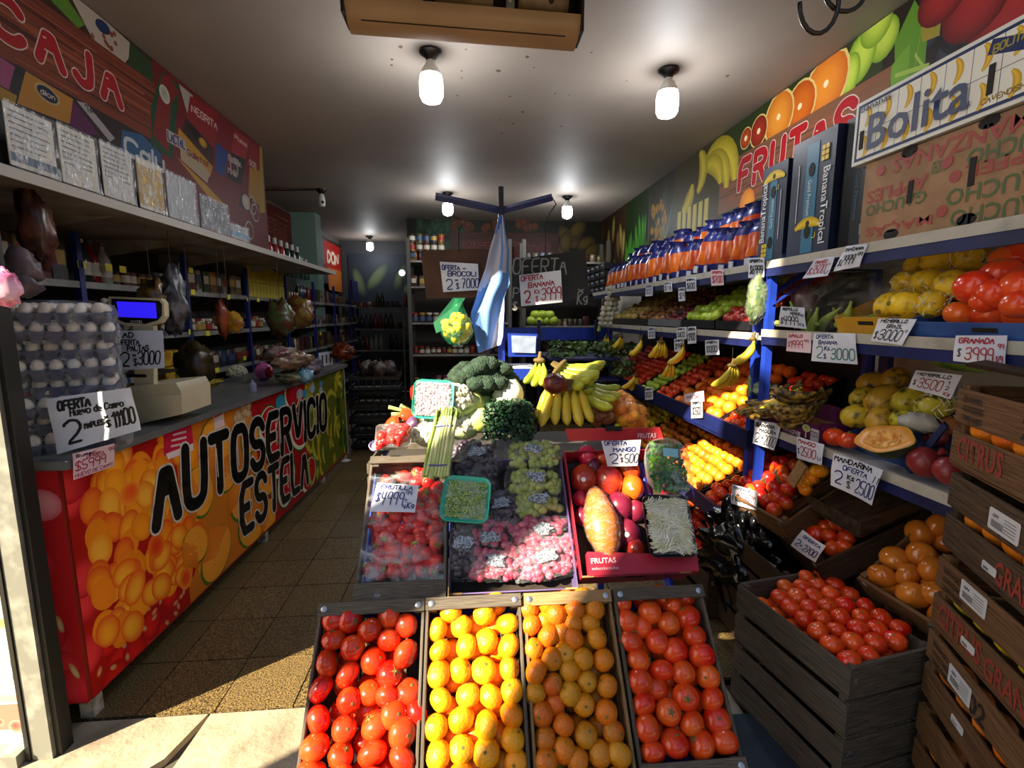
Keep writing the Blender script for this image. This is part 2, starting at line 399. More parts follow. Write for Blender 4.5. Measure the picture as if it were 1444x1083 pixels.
# ------------------------------------------------------------------ flat print (picture made of coloured shapes lying on a surface)
class Print:
    def __init__(s, fn): s.b = MB(); s.fn = fn; s.l = .0004
    def nx(s): s.l += .000006; return s.l
    def disc(s, x, y, rx, ry=None, rot=0, c0='ff0000', c1=None, ox=-.25, oy=.3, n=18, lob=0, la=0):
        ry = ry or rx; c0 = lin(c0); c1 = lin(c1) if c1 else c0; l = s.nx(); vs = []; cs = []
        for k, q in enumerate((0, .5, .82, 1)):
            for i in range(n if k else 1):
                a = 2 * pi * i / n; g = q * (1 + la * cos(lob * a)); dx = g * cos(a) * rx + ox * rx * (1 - q) * .8; dy = g * sin(a) * ry + oy * ry * (1 - q) * .8
                vs.append(s.fn(x + dx * cos(rot) - dy * sin(rot), y + dx * sin(rot) + dy * cos(rot), l))
                t = (0, .25, .7, 1)[k]; cs.append(tuple(c0[j] * (1 - t) + c1[j] * t for j in range(3)) + (1,))
        fs = [(0, 1 + i, 1 + (i + 1) % n) for i in range(n)]
        for k in range(2):
            fs += [(1 + k * n + i, 1 + (k + 1) * n + i, 1 + (k + 1) * n + (i + 1) % n, 1 + k * n + (i + 1) % n) for i in range(n)]
        s.b.add(vs, fs, 0, cs)
    def poly(s, pts, c, cs=None):
        l = s.nx(); s.b.add([s.fn(x, y, l) for x, y in pts], [tuple(range(len(pts)))], 0, [lin(q) for q in cs] if cs else [lin(c)] * len(pts))
    def arc(s, x, y, r, a0, a1, w0, c0, c1, rot=0, sc=1, n=10):   # crescent (banana, rind)
        l = s.nx(); vs = []; cs = []
        for i in range(n + 1):
            t = i / n; a = a0 + (a1 - a0) * t; w = w0 * (sin(pi * min(max(t, .04), .96)) ** .5)
            for k in (-1, 0, 1):
                rr = r + k * w / 2; px = rr * cos(a) * sc; py = rr * sin(a); vs.append(s.fn(x + px * cos(rot) - py * sin(rot), y + px * sin(rot) + py * cos(rot), l)); cs.append(lin(c0 if k == 0 else c1))
        fs = [(3 * i + k, 3 * i + k + 1, 3 * i + k + 4, 3 * i + k + 3) for i in range(n) for k in (0, 1)]
        s.b.add(vs, fs, 0, cs)
    def text(s, t, x0, y0, x1, h, th, c, jit=0, slant=.08):
        s.nx(); brush(s.b, t, s.fn, x0, y0, x1, h, th, 6, lift=s.nx(), jit=jit, slant=slant, colr=lin(c))
    def done(s, name, parent, rough=.48):
        o = s.b.part(name, mat('printed_vinyl' if rough < .5 else 'printed_matt', 'ffffff', rough, attr='Col', spec=.2), parent, 0); return o
mat('clip_metal', 'b8bcc0', .35, .9); mat('black_bakelite', '0c0c0d', .4); mat('bulb_white', 'd8d8d4', .4); mat('dark_steel', '3a3632', .35, .9); mat('hole_dark', '15100c', .8)
# ================================================================== SETTING
XL, XR, YB, HC = -2.55, 2.06, 10.0, 3.0
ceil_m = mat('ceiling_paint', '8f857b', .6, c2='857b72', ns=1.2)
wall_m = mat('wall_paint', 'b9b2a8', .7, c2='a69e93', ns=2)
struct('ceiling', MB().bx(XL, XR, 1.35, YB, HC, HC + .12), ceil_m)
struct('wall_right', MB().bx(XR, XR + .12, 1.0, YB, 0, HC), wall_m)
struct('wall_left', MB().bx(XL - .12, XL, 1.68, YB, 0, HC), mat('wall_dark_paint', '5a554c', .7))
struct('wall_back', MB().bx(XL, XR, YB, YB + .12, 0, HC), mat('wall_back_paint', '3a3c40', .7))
# shop front left of the opening: pier, glazing
struct('trim_1', MB().bx(XL, XR, 1.25, 1.35, 2.92, 3.3), wall_m)
# stains on the ceiling
b = MB()
for (px, py) in ((651, 100), (651, 110), (553, 84), (552, 92), (565, 66), (657, 70), (719, 136), (783, 132), (802, 134), (724, 174), (708, 188), (744, 80), (753, 95), (703, 100), (737, 158), (792, 178), (706, 169), (884, 114), (950, 115), (1025, 107), (834, 74), (645, 395 - 260 + 0), (700, 99)):
    p = P(px, py, Z=HC - .001); n = 7; r = ru(.006, .014)
    b.add([(p.x + r * ru(.6, 1.2) * cos(6.283 * i / n), p.y + r * ru(.6, 1.6) * sin(6.283 * i / n), p.z) for i in range(n)], [tuple(range(n))])
tagit(b.part('ceiling_stains', mat('damp_stain', '5a4432', .8), None, 0), 'small brown damp spots scattered over the ceiling paint between the lamps', 'stain', kind='stuff')
# floor: sub floor, near tiles one by one, far tiles joined
fl = struct('floor', MB().bx(XL, XR, 1.80, YB, -.12, -.012), mat('floor_grout', '1e1814', .9))
tm = mat('granite_tile', '8e784c', .42, c2='1c150d', ns=190, lo=.36, hi=.60, rv=.12, det=2, bump=.1)
tl = MB().box((0, 0, -.006), (.294, .294, .012)).mesh('tile', tm, 0)
far = MB(); y = 1.80; j = 0
while y < 9.9:
    x = XL + .02; i = 0
    while x < XR:
        if y < 4.6 and -1.6 < x < 1.75: put('tile', tl, TR((x + .15, y + .15, ru(-.0012, 0))), parent=fl)
        elif y < 4.6 or x > XL: far.box((x + .15, y + .15, -.006), (.294, .294, .012))
        x += .30
    y += .30
far.part('tile_field', tm, fl, 0, kind='stuff')
# broken concrete sidewalk outside
conc = mat('sidewalk_concrete', 'a89c86', .85, c2='7c715f', ns=6, lo=.35, hi=.7, bump=.5, bs=40, det=8)
sw = struct('trim_2', MB().bx(-9, 9, -12, 1.795, -.14, -.03), mat('sidewalk_bed', '4a443a', .9))
pcs = [[(-3.4, 1.79), (-1.05, 1.79), (-1.10, 1.60), (-1.22, 1.47), (-3.4, 1.28)], [(-1.04, 1.79), (-.30, 1.79), (-.28, 1.35), (-.78, 1.22), (-1.05, 1.52)], [(-.29, 1.79), (1.05, 1.79), (1.05, 1.2), (-.27, 1.2)], [(-3.4, 1.27), (-1.23, 1.46), (-1.08, 1.49), (-.79, 1.20), (-.9, .2), (-3.4, .2)], [(-.77, 1.19), (-.27, 1.33), (-.26, 1.19), (1.05, 1.19), (1.05, .2), (-.88, .2)]]
for q in pcs:
    bb = MB(); n = len(q); z = ru(-.006, 0)
    vs = [(x, y, z) for x, y in q] + [(x, y, -.03) for x, y in q]
    bb.add(vs, [tuple(range(n)), tuple(range(2 * n - 1, n - 1, -1))] + [(i, n + i, n + (i + 1) % n, (i + 1) % n) for i in range(n)])
    o = bb.part('slab', conc, sw, 0)
bb = MB().bx(-9, 9, -12, .19, -.03, -.004); bb.part('slab', conc, sw, 0)
tagit(MB().bx(.80, 1.95, .5, 1.60, 0, .012).part('rubber_mat', mat('slate_mat', '2c3a46', .8, c2='22303a', ns=7, bump=.3), None, 0), 'flat dark slate-blue mat on the ground in front of the crate stack', 'mat')
# ---- added unseen occluders shaping the daylight: tree, tall block, house row
t = thing('added_shade_tree', 'added unseen tree on the sidewalk, leaning to shade parts of the display', 'tree', loc=(-3.33, -.54, 0))
TB_ = [V((-3.33, -.54, z)) + V((-.59, .81, 0)) * (s_ - 1.53) for s_, z in ((1.50, 0), (1.52, 1.2), (1.50, 2.2), (1.42, 2.9), (1.33, 3.4), (1.22, 3.9), (1.10, 4.8))]  # added trunk, bent to steer its shadow band across the display
MB().tube(TB_, [.24, .20, .19, .19, .18, .17, .15], 14).part('trunk', mat('bark', '5a4a38', .9, c2='3a2e22', ns=9, st=(3, 3, .6), bump=.6), t, 60)
bb = MB()
for i in range(26): bb.ball((-3.5 + ru(-1.2, 1.0), .2 + ru(-.6, 1.0), 5.6 + ru(-.4, 1.6)), ru(.4, .8), 9, 6, d=.6, fr=2, seed=i)
bb.part('crown', mat('tree_leaves', '3c5a26', .8, c2='27401a', ns=6), t, 60)
t = thing('added_sun_blocker', 'added unseen tall green block on the sidewalk, keeping sun off the right side', 'building', loc=(-2.9, -2.6, 0))
rk = Matrix.Rotation(math.atan2(.59, .81), 3, 'Z')
MB().box((-2.95, -2.45, 3.75), (.9, 2.35, 7.5), rk).part('body', mat('blocker_green', '2f4a3c', .5), t, 0)  # added tall block that keeps the sun off the right-hand crates
MB().box((-2.95, -2.45, 7.54), (1.1, 2.5, .08), rk).part('roof', mat('blocker_green', '2f4a3c', .5), t, 0)
t = thing('added_house_row', 'added unseen row of plain plastered houses across the street, cutting the skylight', 'house', loc=(0, -14, 0))
MB().bx(-16, 16, -16, -13, 0, 6.0).part('wall', mat('plaster', 'a89c88', .8), t, 0)  # added facade that cuts down sky light from the street
for i in range(7): MB().bx(-14 + i * 4.2, -12.6 + i * 4.2, -13, -12.95, 1.2, 2.8).part('window', mat('dark_glass', '20262c', .15), t, 0)

# ---- left: galvanised door post and the sunlit shop window with the vinyl letters
t = thing('door_post', 'galvanised steel door post, pale outside and dark on its inner side, at the left opening', 'post', loc=(-1.5, 1.66, 0))
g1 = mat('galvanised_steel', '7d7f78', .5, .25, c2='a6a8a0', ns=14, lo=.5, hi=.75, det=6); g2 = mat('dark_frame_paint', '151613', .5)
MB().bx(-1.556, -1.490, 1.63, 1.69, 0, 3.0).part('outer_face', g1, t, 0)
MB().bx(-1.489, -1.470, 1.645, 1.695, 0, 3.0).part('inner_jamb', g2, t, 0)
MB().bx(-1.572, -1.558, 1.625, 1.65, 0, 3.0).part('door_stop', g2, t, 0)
w = struct('window_1', MB().bx(-3.4, -1.58, 1.66, 1.70, .0, 1.12).bx(-3.4, -1.58, 1.62, 1.70, 1.12, 1.15), mat('window_vinyl_board', 'efeee6', .4))
pr = Print(lambda u, v, l: V((u, 1.659 - l, v)))
pr.poly([(-3.0, .30), (-1.6, .30), (-1.6, .62), (-3.0, .62)], 'd8e0c0'); pr.poly([(-3, .30), (-1.6, .30), (-1.6, .40), (-3, .40)], 'e2d8b0')
pr.poly([(-3.0, .10), (-1.6, .10), (-1.6, .20), (-3.0, .20)], 'd87868'); pr.poly([(-3, .22), (-1.6, .21), (-1.6, .235), (-3, .24)], 'e6a890')
for i in range(40): pr.disc(ru(-2.2, -1.6), ru(.42, .75), ru(.01, .03), c0='8fae52', c1='cdd6a0')
for i in range(20): pr.disc(ru(-2.2, -1.6), ru(.07, .2), ru(.01, .03), c0='b8483c', c1='e0a090')
pr.poly([(-3, .235), (-1.6, .235), (-1.6, .40), (-3, .40)], 'f4f3ee')
qa, qb = P(-14, 962, Y=1.66), P(50, 926, Y=1.66)
pr.text('OS', qa.x, qa.z, qb.x, qb.z - qa.z, .016, '8c8c90', slant=0); pr.text('OS', qa.x, qa.z, qb.x, qb.z - qa.z, .011, 'f6f6f4', slant=0)
pr.done('vinyl_print', w)
struct('window_sill', MB().bx(-3.4, -1.58, 1.60, 1.72, 0, .045), g1, 0, w)
# upper part of the shop front: dark pier beside the door post
struct('wall_front', MB().bx(-3.4, -1.58, 1.68, 1.74, 1.15, 3.0), mat('front_pier', '24241f', .6))

# ---- ceiling lamps
bulbm = mat('lamp_glow', 'ffffff', .4, emit=26)
def lamp(x, y, s, on, label, energy):
    t = thing('ceiling_lamp', label, 'lamp', loc=(x, y, HC), group=None)
    MB().lathe([(.062, 0), (.062, -.012), (.03, -.035), (.024, -.05)], 20, TR((x, y, HC))).part('rose', mat('black_bakelite', '0c0c0d', .4), t, 40)
    MB().lathe([(.022, -.045), (.030, -.07), (.052 * s, -.085 - .02 * s), (.056 * s, -.10 - .025 * s)], 20, TR((x, y, HC))).part('bulb_base', mat('bulb_white', 'd8d8d4', .4), t, 60)
    z = -.10 - .025 * s
    MB().lathe([(.056 * s, z), (.062 * s, z - .03 * s), (.062 * s, z - .10 * s), (.05 * s, z - .125 * s), (.02 * s, z - .138 * s), (0, z - .14 * s)], 24, TR((x, y, HC))).part('bulb', bulbm, t, 180)
    if on:
        for zz, e in ((-.34, energy),):
            l = bpy.data.lights.new('lamp_light', 'POINT'); l.energy = e; l.shadow_soft_size = .07; l.color = (.93, .96, 1)
            lo = bpy.data.objects.new('lamp_light', l); COL.objects.link(lo); lo.location = (0, 0, zz); lo.parent = t
LE = 15
lamp(-.207, 2.933, 1.05, 1, 'lit white bulb on the ceiling just behind the metal housing, left of the near pair', LE)
lamp(1.19, 3.019, 1.05, 1, 'lit white bulb on the ceiling above the right fruit shelves, right of the near pair', LE)
lamp(-.264, 6.074, 1.0, 1, 'lit round bulb on the ceiling behind the left arm of the blue pole', LE)
lamp(1.198, 6.125, 1.0, 1, 'lit round bulb on the ceiling behind the right arm of the blue pole', LE)
lamp(-1.855, 9.4, 1.0, 1, 'farthest lit bulb, over the dark back corridor on the left', 6)
t = thing('security_camera', 'small white bulb camera on a black rose with a cable across the ceiling at left', 'camera', loc=(-1.718, 6.03, HC))
MB().lathe([(.06, 0), (.055, -.02), (.025, -.05)], 16, TR((-1.718, 6.03, HC))).part('rose', mat('black_bakelite', '0', .4), t, 40)
MB().lathe([(.02, -.05), (.032, -.07), (.04, -.12), (.036, -.19), (.0, -.2)], 16, TR((-1.718, 6.03, HC))).part('camera_body', mat('bulb_white', '0', .4), t, 60)
MB().ball((-1.70, 5.995, HC - .15), .017, 10, 6).part('lens', mat('black_bakelite', '0', .4), t, 180)
MB().tube([(-2.5, 6.1, HC - .008), (-2.1, 6.06, HC - .012), (-1.75, 6.03, HC - .006)], .006, 6).part('cable', mat('black_bakelite', '0', .4), t, 60)

# ---- opened air-conditioner shell at the top
ac = mat('aged_cream_plastic', 'a98c6e', .45, c2='8e745a', ns=3, lo=.3, hi=.8); acd = mat('dark_recess', '1c130c', .7); drum = mat('dusty_drum', '8a7358', .5, c2='6b5641', ns=6)
A = P(474, 62, Y=2.36); B = P(812, 68, Y=2.42); t = thing('air_conditioner', 'opened cream air conditioner shell with bare drums at the top of the picture', 'air conditioner', loc=(0, 2.36, 2.86))
Mx = TR((-.01, 2.34, 2.85), rz=R(1.2), ry=R(1.0))
def acp(pts, name, m, x0=-.50, x1=.50, sm=40):
    n = len(pts); bb = MB(); vs = [Mx @ V((x0, y, z)) for y, z in pts] + [Mx @ V((x1, y, z)) for y, z in pts]
    bb.add(vs, [tuple(range(n)), tuple(range(2 * n - 1, n - 1, -1))] + [(i, n + i, n + (i + 1) % n, (i + 1) % n) for i in range(n)]); return bb.part(name, m, t, sm)
acp([(-.09, .0), (-.087, -.03), (-.068, -.058), (-.03, -.076), (.04, -.084), (.04, -.074), (-.026, -.066), (-.06, -.05), (-.076, -.026), (-.079, .0)], 'front_cover', ac)
acp([(.03, .135), (.03, .125), (-.30, .125), (-.30, .135)], 'top_plate', acd)
acp([(.04, -.08), (.04, .135), (.03, .135), (.03, -.08)], 'back_plate', acd)
acp([(-.050, -.070), (-.046, -.072), (-.043, -.069), (-.047, -.067)], 'flap_line', acd, -.44, .44)
for (x0, x1, r) in ((-.36, -.22, .05), (-.13, .12, .055), (.23, .45, .055)):
    bb = MB(); bb.lathe([(r * .8, 0), (r, .02), (r, x1 - x0 - .02), (r * .8, x1 - x0)], 18, Mx @ TR((x0, -.02, .075), ry=pi / 2)); bb.part('drum', drum, t, 50)
    MB().ball(Mx @ V(((x0 + x1) / 2 + .03, -.07, .055)), .012, 8, 5).part('drum_cap', acd, t, 60)
for x in (-.20, .19): MB().box(Mx @ V((x, -.082, .06)), (.035, .012, .14)).ball(Mx @ V((x, -.09, .035)), .010, 8, 5).part('bracket', mat('clip_metal', '0', .35), t, 0)
MB().ball(Mx @ V((-.41, -.06, .03)), .02, 10, 8, sc=(.8, .8, 1.6)).part('drain_bulb', ac, t, 180)
for x in (-.505, .505): MB().box(Mx @ V((x, -.03, .03)), (.012, .14, .20)).part('side_bracket', acd, t, 0)
# steel hooks hanging top right
c = P(1165, 5, Y=1.35); t = tagit(MB().tube([c + V((.055 * cos(a) - .02, 0, .075 * sin(a))) for a in [x * .35 for x in range(9, 20)]], .006, 8).tube([c + V((.06 * cos(a) + .06, .012, .055 * sin(a) + .045)) for a in [x * .35 for x in range(8, 19)]], .006, 8).tube([c + V((.0, .0, .04)), c + V((0, 0, 2.99 - c.z + .0))], .004, 6).part('hanging_hooks', mat('dark_steel', '3a3632', .35, .9), None, 180), 'pair of curved dark steel meat hooks hanging at the top right', 'hook')
# ================================================================== PRODUCE PROTOTYPES (shared mesh data)
clip = mat('clip_metal', 'b8bcc0', .35, .9)
fruitm = {
 'tomato': mat('tomato_skin', 'd0260a', .22, c2='e04618', ns=9, rv=.14, rh=.004, coat=.3),
 'tomato2': mat('tomato_skin_orange', 'd8340c', .25, c2='e65c1c', ns=8, rv=.12, rh=.006, coat=.3),
 'mandarin': mat('mandarin_skin', 'f08a06', .38, c2='f7a818', ns=7, bump=.35, bs=120, rv=.1, rh=.010),
 'mandarin2': mat('mandarin_skin_dull', 'd8760c', .38, c2='b98a1c', ns=6, lo=.45, hi=.75, bump=.35, bs=120, rv=.14, rh=.016),
 'orange': mat('orange_skin', 'e87410', .4, c2='f08c20', ns=8, bump=.3, bs=110, rv=.12, rh=.01),
 'persimmon': mat('persimmon_skin', 'd9822a', .18, c2='c87020', ns=5, rv=.08, coat=.4),
 'greenapple': mat('green_apple_skin', '9fc02c', .3, c2='b8d048', ns=6, rv=.1, coat=.2),
 'redapple': mat('red_apple_skin', 'a0161c', .3, c2='c8503a', ns=6, rv=.2, coat=.2),
 'lemon': mat('lemon_skin', 'e8c818', .4, c2='c8c020', ns=6, bump=.2, bs=90, rv=.1),
 'plum': mat('plum_skin', '5e1622', .3, c2='7e2030', ns=6, rv=.25),
 'kiwi': mat('pale_pear_skin', '8f7a34', .6, c2='b09a4c', ns=6, rv=.2),
 'papaya': mat('mottled_papaya_skin', 'c0a428', .4, c2='453c10', ns=26, lo=.52, hi=.66, rv=.14, rh=.03, det=6),
 'melon': mat('yellow_melon_skin', 'f0c828', .4, c2='8a6a18', ns=30, lo=.5, hi=.72, rv=.1, det=6),
 'pomegranate': mat('pomegranate_skin', '7c1a22', .35, c2='a03c34', ns=5, rv=.15),
 'darkfruit': mat('dark_fruit', '6a3a10', .5, c2='8a5a18', ns=5, rv=.3),
 'strawberry': mat('strawberry_skin', 'c8141c', .25, c2='e03a2c', ns=6, bump=.5, bs=120, rv=.15, coat=.3),
}
stemm = mat('stem_green', '5f6a2a', .7, c2='7a6a3a', ns=10)
leafm = mat('leaf_green', '4f8a2c', .6, c2='9abf4c', ns=8, rv=.15)
def fm(name, m, prof, n=14, lobes=0, la=0, stem=True, tilt=0):
    b = MB(); b.lathe(prof, n, None, 0, lobes, la)
    return b.mesh(name, m, 180)
def oblate(r, h, dent=.12, k=9):
    p = []
    for i in range(k + 1):
        t = pi * i / k; p.append((max(r * sin(t), 0), -h * cos(t) * (1 - dent * (abs(cos(t)) ** 8))))
    p[0] = (0, p[0][1]); p[-1] = (0, p[-1][1]); return p
def proto(name, key, r, h, lobes=0, la=0, n=14, stem='nub'):
    me = MB().lathe(oblate(r, h), n, None, 0, lobes, la).mesh(name, fruitm[key], 180); return me
def nubmesh(kind):
    b = MB()
    if kind == 'star':
        for i in range(5):
            a = i * 2 * pi / 5; b.add([(0, 0, .004), (.006 * cos(a - .5), .006 * sin(a - .5), .002), (.019 * cos(a), .019 * sin(a), -.001), (.006 * cos(a + .5), .006 * sin(a + .5), .002)], [(0, 1, 2, 3)])
        b.tube([(0, 0, 0), (.001, 0, .008)], .0025, 6)
    else: b.lathe([(.005, -.001), (.0045, .002), (.002, .0025), (0, .0015)], 8)
    return b.mesh('stem', stemm, 0)
nubs = {'star': nubmesh('star'), 'nub': nubmesh('nub')}
PM = {'tomato': [proto('tomato', 'tomato', .040 * a, .034 * b, 5, .018) for a, b in ((1, 1), (.95, 1.08), (1.04, .95))],
      'tomato2': [proto('tomato', 'tomato2', .040 * a, .034 * b, 5, .018) for a, b in ((1, 1), (.95, 1.1))],
      'mandarin': [proto('mandarin', 'mandarin', .037 * a, .031 * b, 9, .008) for a, b in ((1, 1), (.96, 1.06))],
      'mandarin2': [proto('mandarin', 'mandarin2', .036 * a, .032 * b, 9, .006) for a, b in ((1, 1), (.94, 1.06))],
      'orange': [proto('orange', 'orange', .038, .037)], 'persimmon': [proto('persimmon', 'persimmon', .044, .036, 4, .01)],
      'greenapple': [proto('green_apple', 'greenapple', .037, .034)], 'redapple': [proto('red_apple', 'redapple', .037, .034)],
      'lemon': [fm('lemon', fruitm['lemon'], [(0, -.045), (.009, -.041), (.022, -.03), (.031, -.012), (.032, .01), (.024, .028), (.01, .038), (0, .043)])],
      'plum': [proto('plum', 'plum', .028, .027)], 'darkfruit': [proto('brown_fruit', 'darkfruit', .032, .03)], 'kiwi': [proto('pear', 'kiwi', .033, .040)],
      'papaya': [fm('papaya', fruitm['papaya'], [(0, -.062), (.025, -.055), (.043, -.03), (.048, 0), (.042, .03), (.026, .052), (.01, .06), (0, .062)])],
      'melon': [fm('melon', fruitm['melon'], [(0, -.058), (.024, -.053), (.042, -.03), (.048, 0), (.042, .03), (.024, .053), (0, .058)])]}
def fruit(key, M, label, cat, group, stem=None, name=None, parent=None, s=1):
    me = random.choice(PM[key]); q = ru(.93, 1.06) * s
    o = put(name or me.name.split('.')[0], me, M @ Matrix.Diagonal((q, q, q, 1)), label, cat, group, parent)
    if stem: put('stem', nubs[stem], Matrix.Translation((0, 0, max(v.co.z for v in me.vertices) - .001)), parent=o)
    return o
# ------------------------------------------------ banana
def banana_mesh(mm, L=.19, th=.017, cv=1.35, nm='banana'):
    pts = []; rs = []; k = 11; rad = L / cv
    for i in range(k + 1):
        t = i / k; a = cv * t; pts.append(V((rad * (1 - cos(a)), 0, -rad * sin(a))))
        r = th * min(1, .28 + 3.2 * max(0, t - .08)) if t < .35 else th * (1 if t < .8 else max(.22, 1 - ((t - .8) / .2) ** 2 * .85)); rs.append(r)
    b = MB(); b.tube(pts, rs, 7); return b.mesh(nm, mm, 60)
BM = {'y': mat('banana_yellow', 'd8bc2e', .42, c2='b0b030', ns=7, lo=.5, hi=.8, rv=.1), 'g': mat('banana_green', '8ea82c', .42, c2='c0c038', ns=6, rv=.14, rh=.015),
      'o': mat('banana_overripe', 'a8862c', .5, c2='241809', ns=48, lo=.36, hi=.56, det=6, rv=.2), 'p': mat('plantain_green', '7c9a3a', .5, c2='9aa848', ns=5, rv=.1)}
BMe = {k: banana_mesh(m, th=.0238 if k in 'yg' else .0175) for k, m in BM.items()}
tipm = mat('banana_tip', '2a2013', .7)
crownm = MB().ball((0, 0, 0), .022, 8, 6, d=.3, sc=(1, 1.4, .7)).tube([(0, 0, 0), (-.01, 0, .045)], [.012, .008], 7).mesh('crown', mat('banana_crown', '5a4a20', .7), 60)
def bunch(M, n, key, label, fan=.16, gap=.027, group=None, L=1, roll=0, cat='bananas', name='banana_bunch', rows=1):
    t = thing(name, label, cat, M=M, group=group)
    put('crown', crownm, TR((-.005, 0, .0), s=(.8, max(.8, n * gap * .45 / .05), .8)), parent=t)
    for r in range(rows):
        for i in range(n - r):
            u = i - (n - r - 1) / 2
            q = L * ru(.93, 1.05)
            put('banana', BMe[key], TR((-.01 - r * .03, u * gap * .45, -.006 - .0 * r), rx=u * fan, ry=ru(-.06, .06) + r * .3, rz=u * .10, s=(q, q, q)), parent=t)
    return t

# ================================================================== CENTRAL DISPLAY
blue = mat('blue_painted_steel', '1c3aa8', .4, c2='16308c', ns=6); blued = mat('navy_shelf_paint', '141f5c', .5, c2='0e1640', ns=5); white = mat('white_laminate', 'c9cacc', .45, c2='b4b4b4', ns=4)
t = thing('display_stand', 'blue steel stepped stand carrying the sloping fruit boxes in the middle of the shop', 'stand', loc=(.15, 1.7, 0))
for x in (-.36, .66):
    MB().tube([(x, 1.16, .0), (x, 1.16, .30), (x, 1.44, .60), (x, 1.80, .96), (x, 2.32, .96)], .016, 6).part('frame_rail', blue, t, 30)
    MB().bx(x - .015, x + .015, 2.30, 2.33, 0, .96).part('leg', blue, t, 0)
MB().bx(-.36, .66, 1.80, 2.33, .955, .975).part('top_board', mat('stand_board', '3a3530', .7), t, 0)
for y, z in ((1.16, .29), (1.45, .60), (2.31, .5)): MB().bx(-.36, .66, y - .015, y + .015, z - .015, z + .015).part('crossbar', blue, t, 0)
# ---- first row: four crates
T1 = (1.40, .682); B1 = (1.11, .342)   # slope through the crate rims (Y,Z)
sl = V((0, T1[0] - B1[0], T1[1] - B1[1])).normalized(); nv = V((0, -sl.z, sl.y))
L1 = .50
tops = [(-.472, -.155), (-.152, .138), (.146, .420), (.427, .715)]; bots = [(-.462, -.150), (-.144, .146), (.155, .436), (.445, .738)]
c1 = [(250, 225), (350, 225), (460, 280), (570, 205), (670, 255), (250, 335), (360, 385), (570, 340), (670, 420), (480, 460), (215, 475), (330, 540), (575, 540), (175, 620), (340, 690), (565, 670), (685, 640), (460, 645), (160, 800), (310, 855), (490, 835), (650, 880), (140, 960), (290, 1010), (475, 1000), (650, 1030), (600, 770), (120, 1110), (285, 1160), (470, 1150), (640, 1175), (110, 1260), (280, 1310), (460, 1300), (630, 1320), (730, 760)]
c2 = [(930, 180), (1125, 190), (1190, 130), (1260, 245), (850, 280), (990, 260), (865, 400), (1020, 375), (1135, 345), (1265, 375), (855, 535), (985, 515), (1120, 515), (1270, 505), (870, 685), (1030, 660), (1160, 665), (1285, 635), (840, 845), (990, 800), (1135, 835), (1285, 770), (855, 1005), (990, 975), (1135, 995), (1290, 915), (1310, 1050), (850, 1160), (990, 1130), (1150, 1150), (1300, 1200), (860, 1310), (1000, 1290), (1150, 1300), (1300, 1340)]
c3 = [(95, 225), (180, 195), (300, 175), (390, 160), (245, 250), (345, 225), (450, 225), (105, 310), (180, 285), (335, 300), (425, 300), (205, 370), (340, 380), (465, 380), (120, 440), (275, 350), (225, 495), (390, 495), (500, 500), (135, 565), (320, 560), (295, 465), (410, 615), (520, 640), (130, 680), (225, 630), (320, 680), (395, 740), (515, 780), (170, 790), (235, 735), (285, 850), (405, 905), (555, 890), (185, 925), (285, 985), (480, 1005), (585, 1010), (190, 1045), (360, 1040), (200, 1170), (330, 1180), (450, 1160), (580, 1150), (210, 1300), (340, 1300), (470, 1290), (600, 1280)]
c4 = [(600, 190), (705, 170), (810, 155), (935, 165), (750, 240), (870, 200), (625, 290), (850, 305), (955, 270), (645, 395), (790, 400), (700, 320), (885, 450), (990, 370), (685, 500), (815, 555), (1030, 475), (695, 615), (930, 570), (1065, 590), (780, 650), (715, 740), (850, 780), (945, 700), (1085, 710), (735, 870), (975, 840), (1115, 825), (765, 1000), (885, 950), (1025, 955), (1150, 940)]
meta = [('tomato', 'red tomato, leftmost front crate', 'tomatoes in the leftmost front crate', 'tomato', (410, 820, 4.118), c1, 'grey-brown wooden crate of red tomatoes, leftmost of the front row', 'b'),
        ('mandarin', 'bright mandarin, second front crate', 'mandarins in the second front crate', 'mandarin', (410, 820, 4.118), c2, 'wooden crate of bright yellow-orange mandarins, second of the front row', 'b'),
        ('mandarin2', 'dull mandarin, third front crate', 'mandarins in the third front crate', 'mandarin', (720, 800, 3.827), c3, 'pale wooden crate of dull brownish mandarins, third of the front row', 'c'),
        ('tomato2', 'red tomato, rightmost front crate', 'tomatoes in the rightmost front crate', 'tomato', (720, 800, 3.827), c4, 'wooden crate of orange-red tomatoes, rightmost of the front row', 'b')]
fc = []
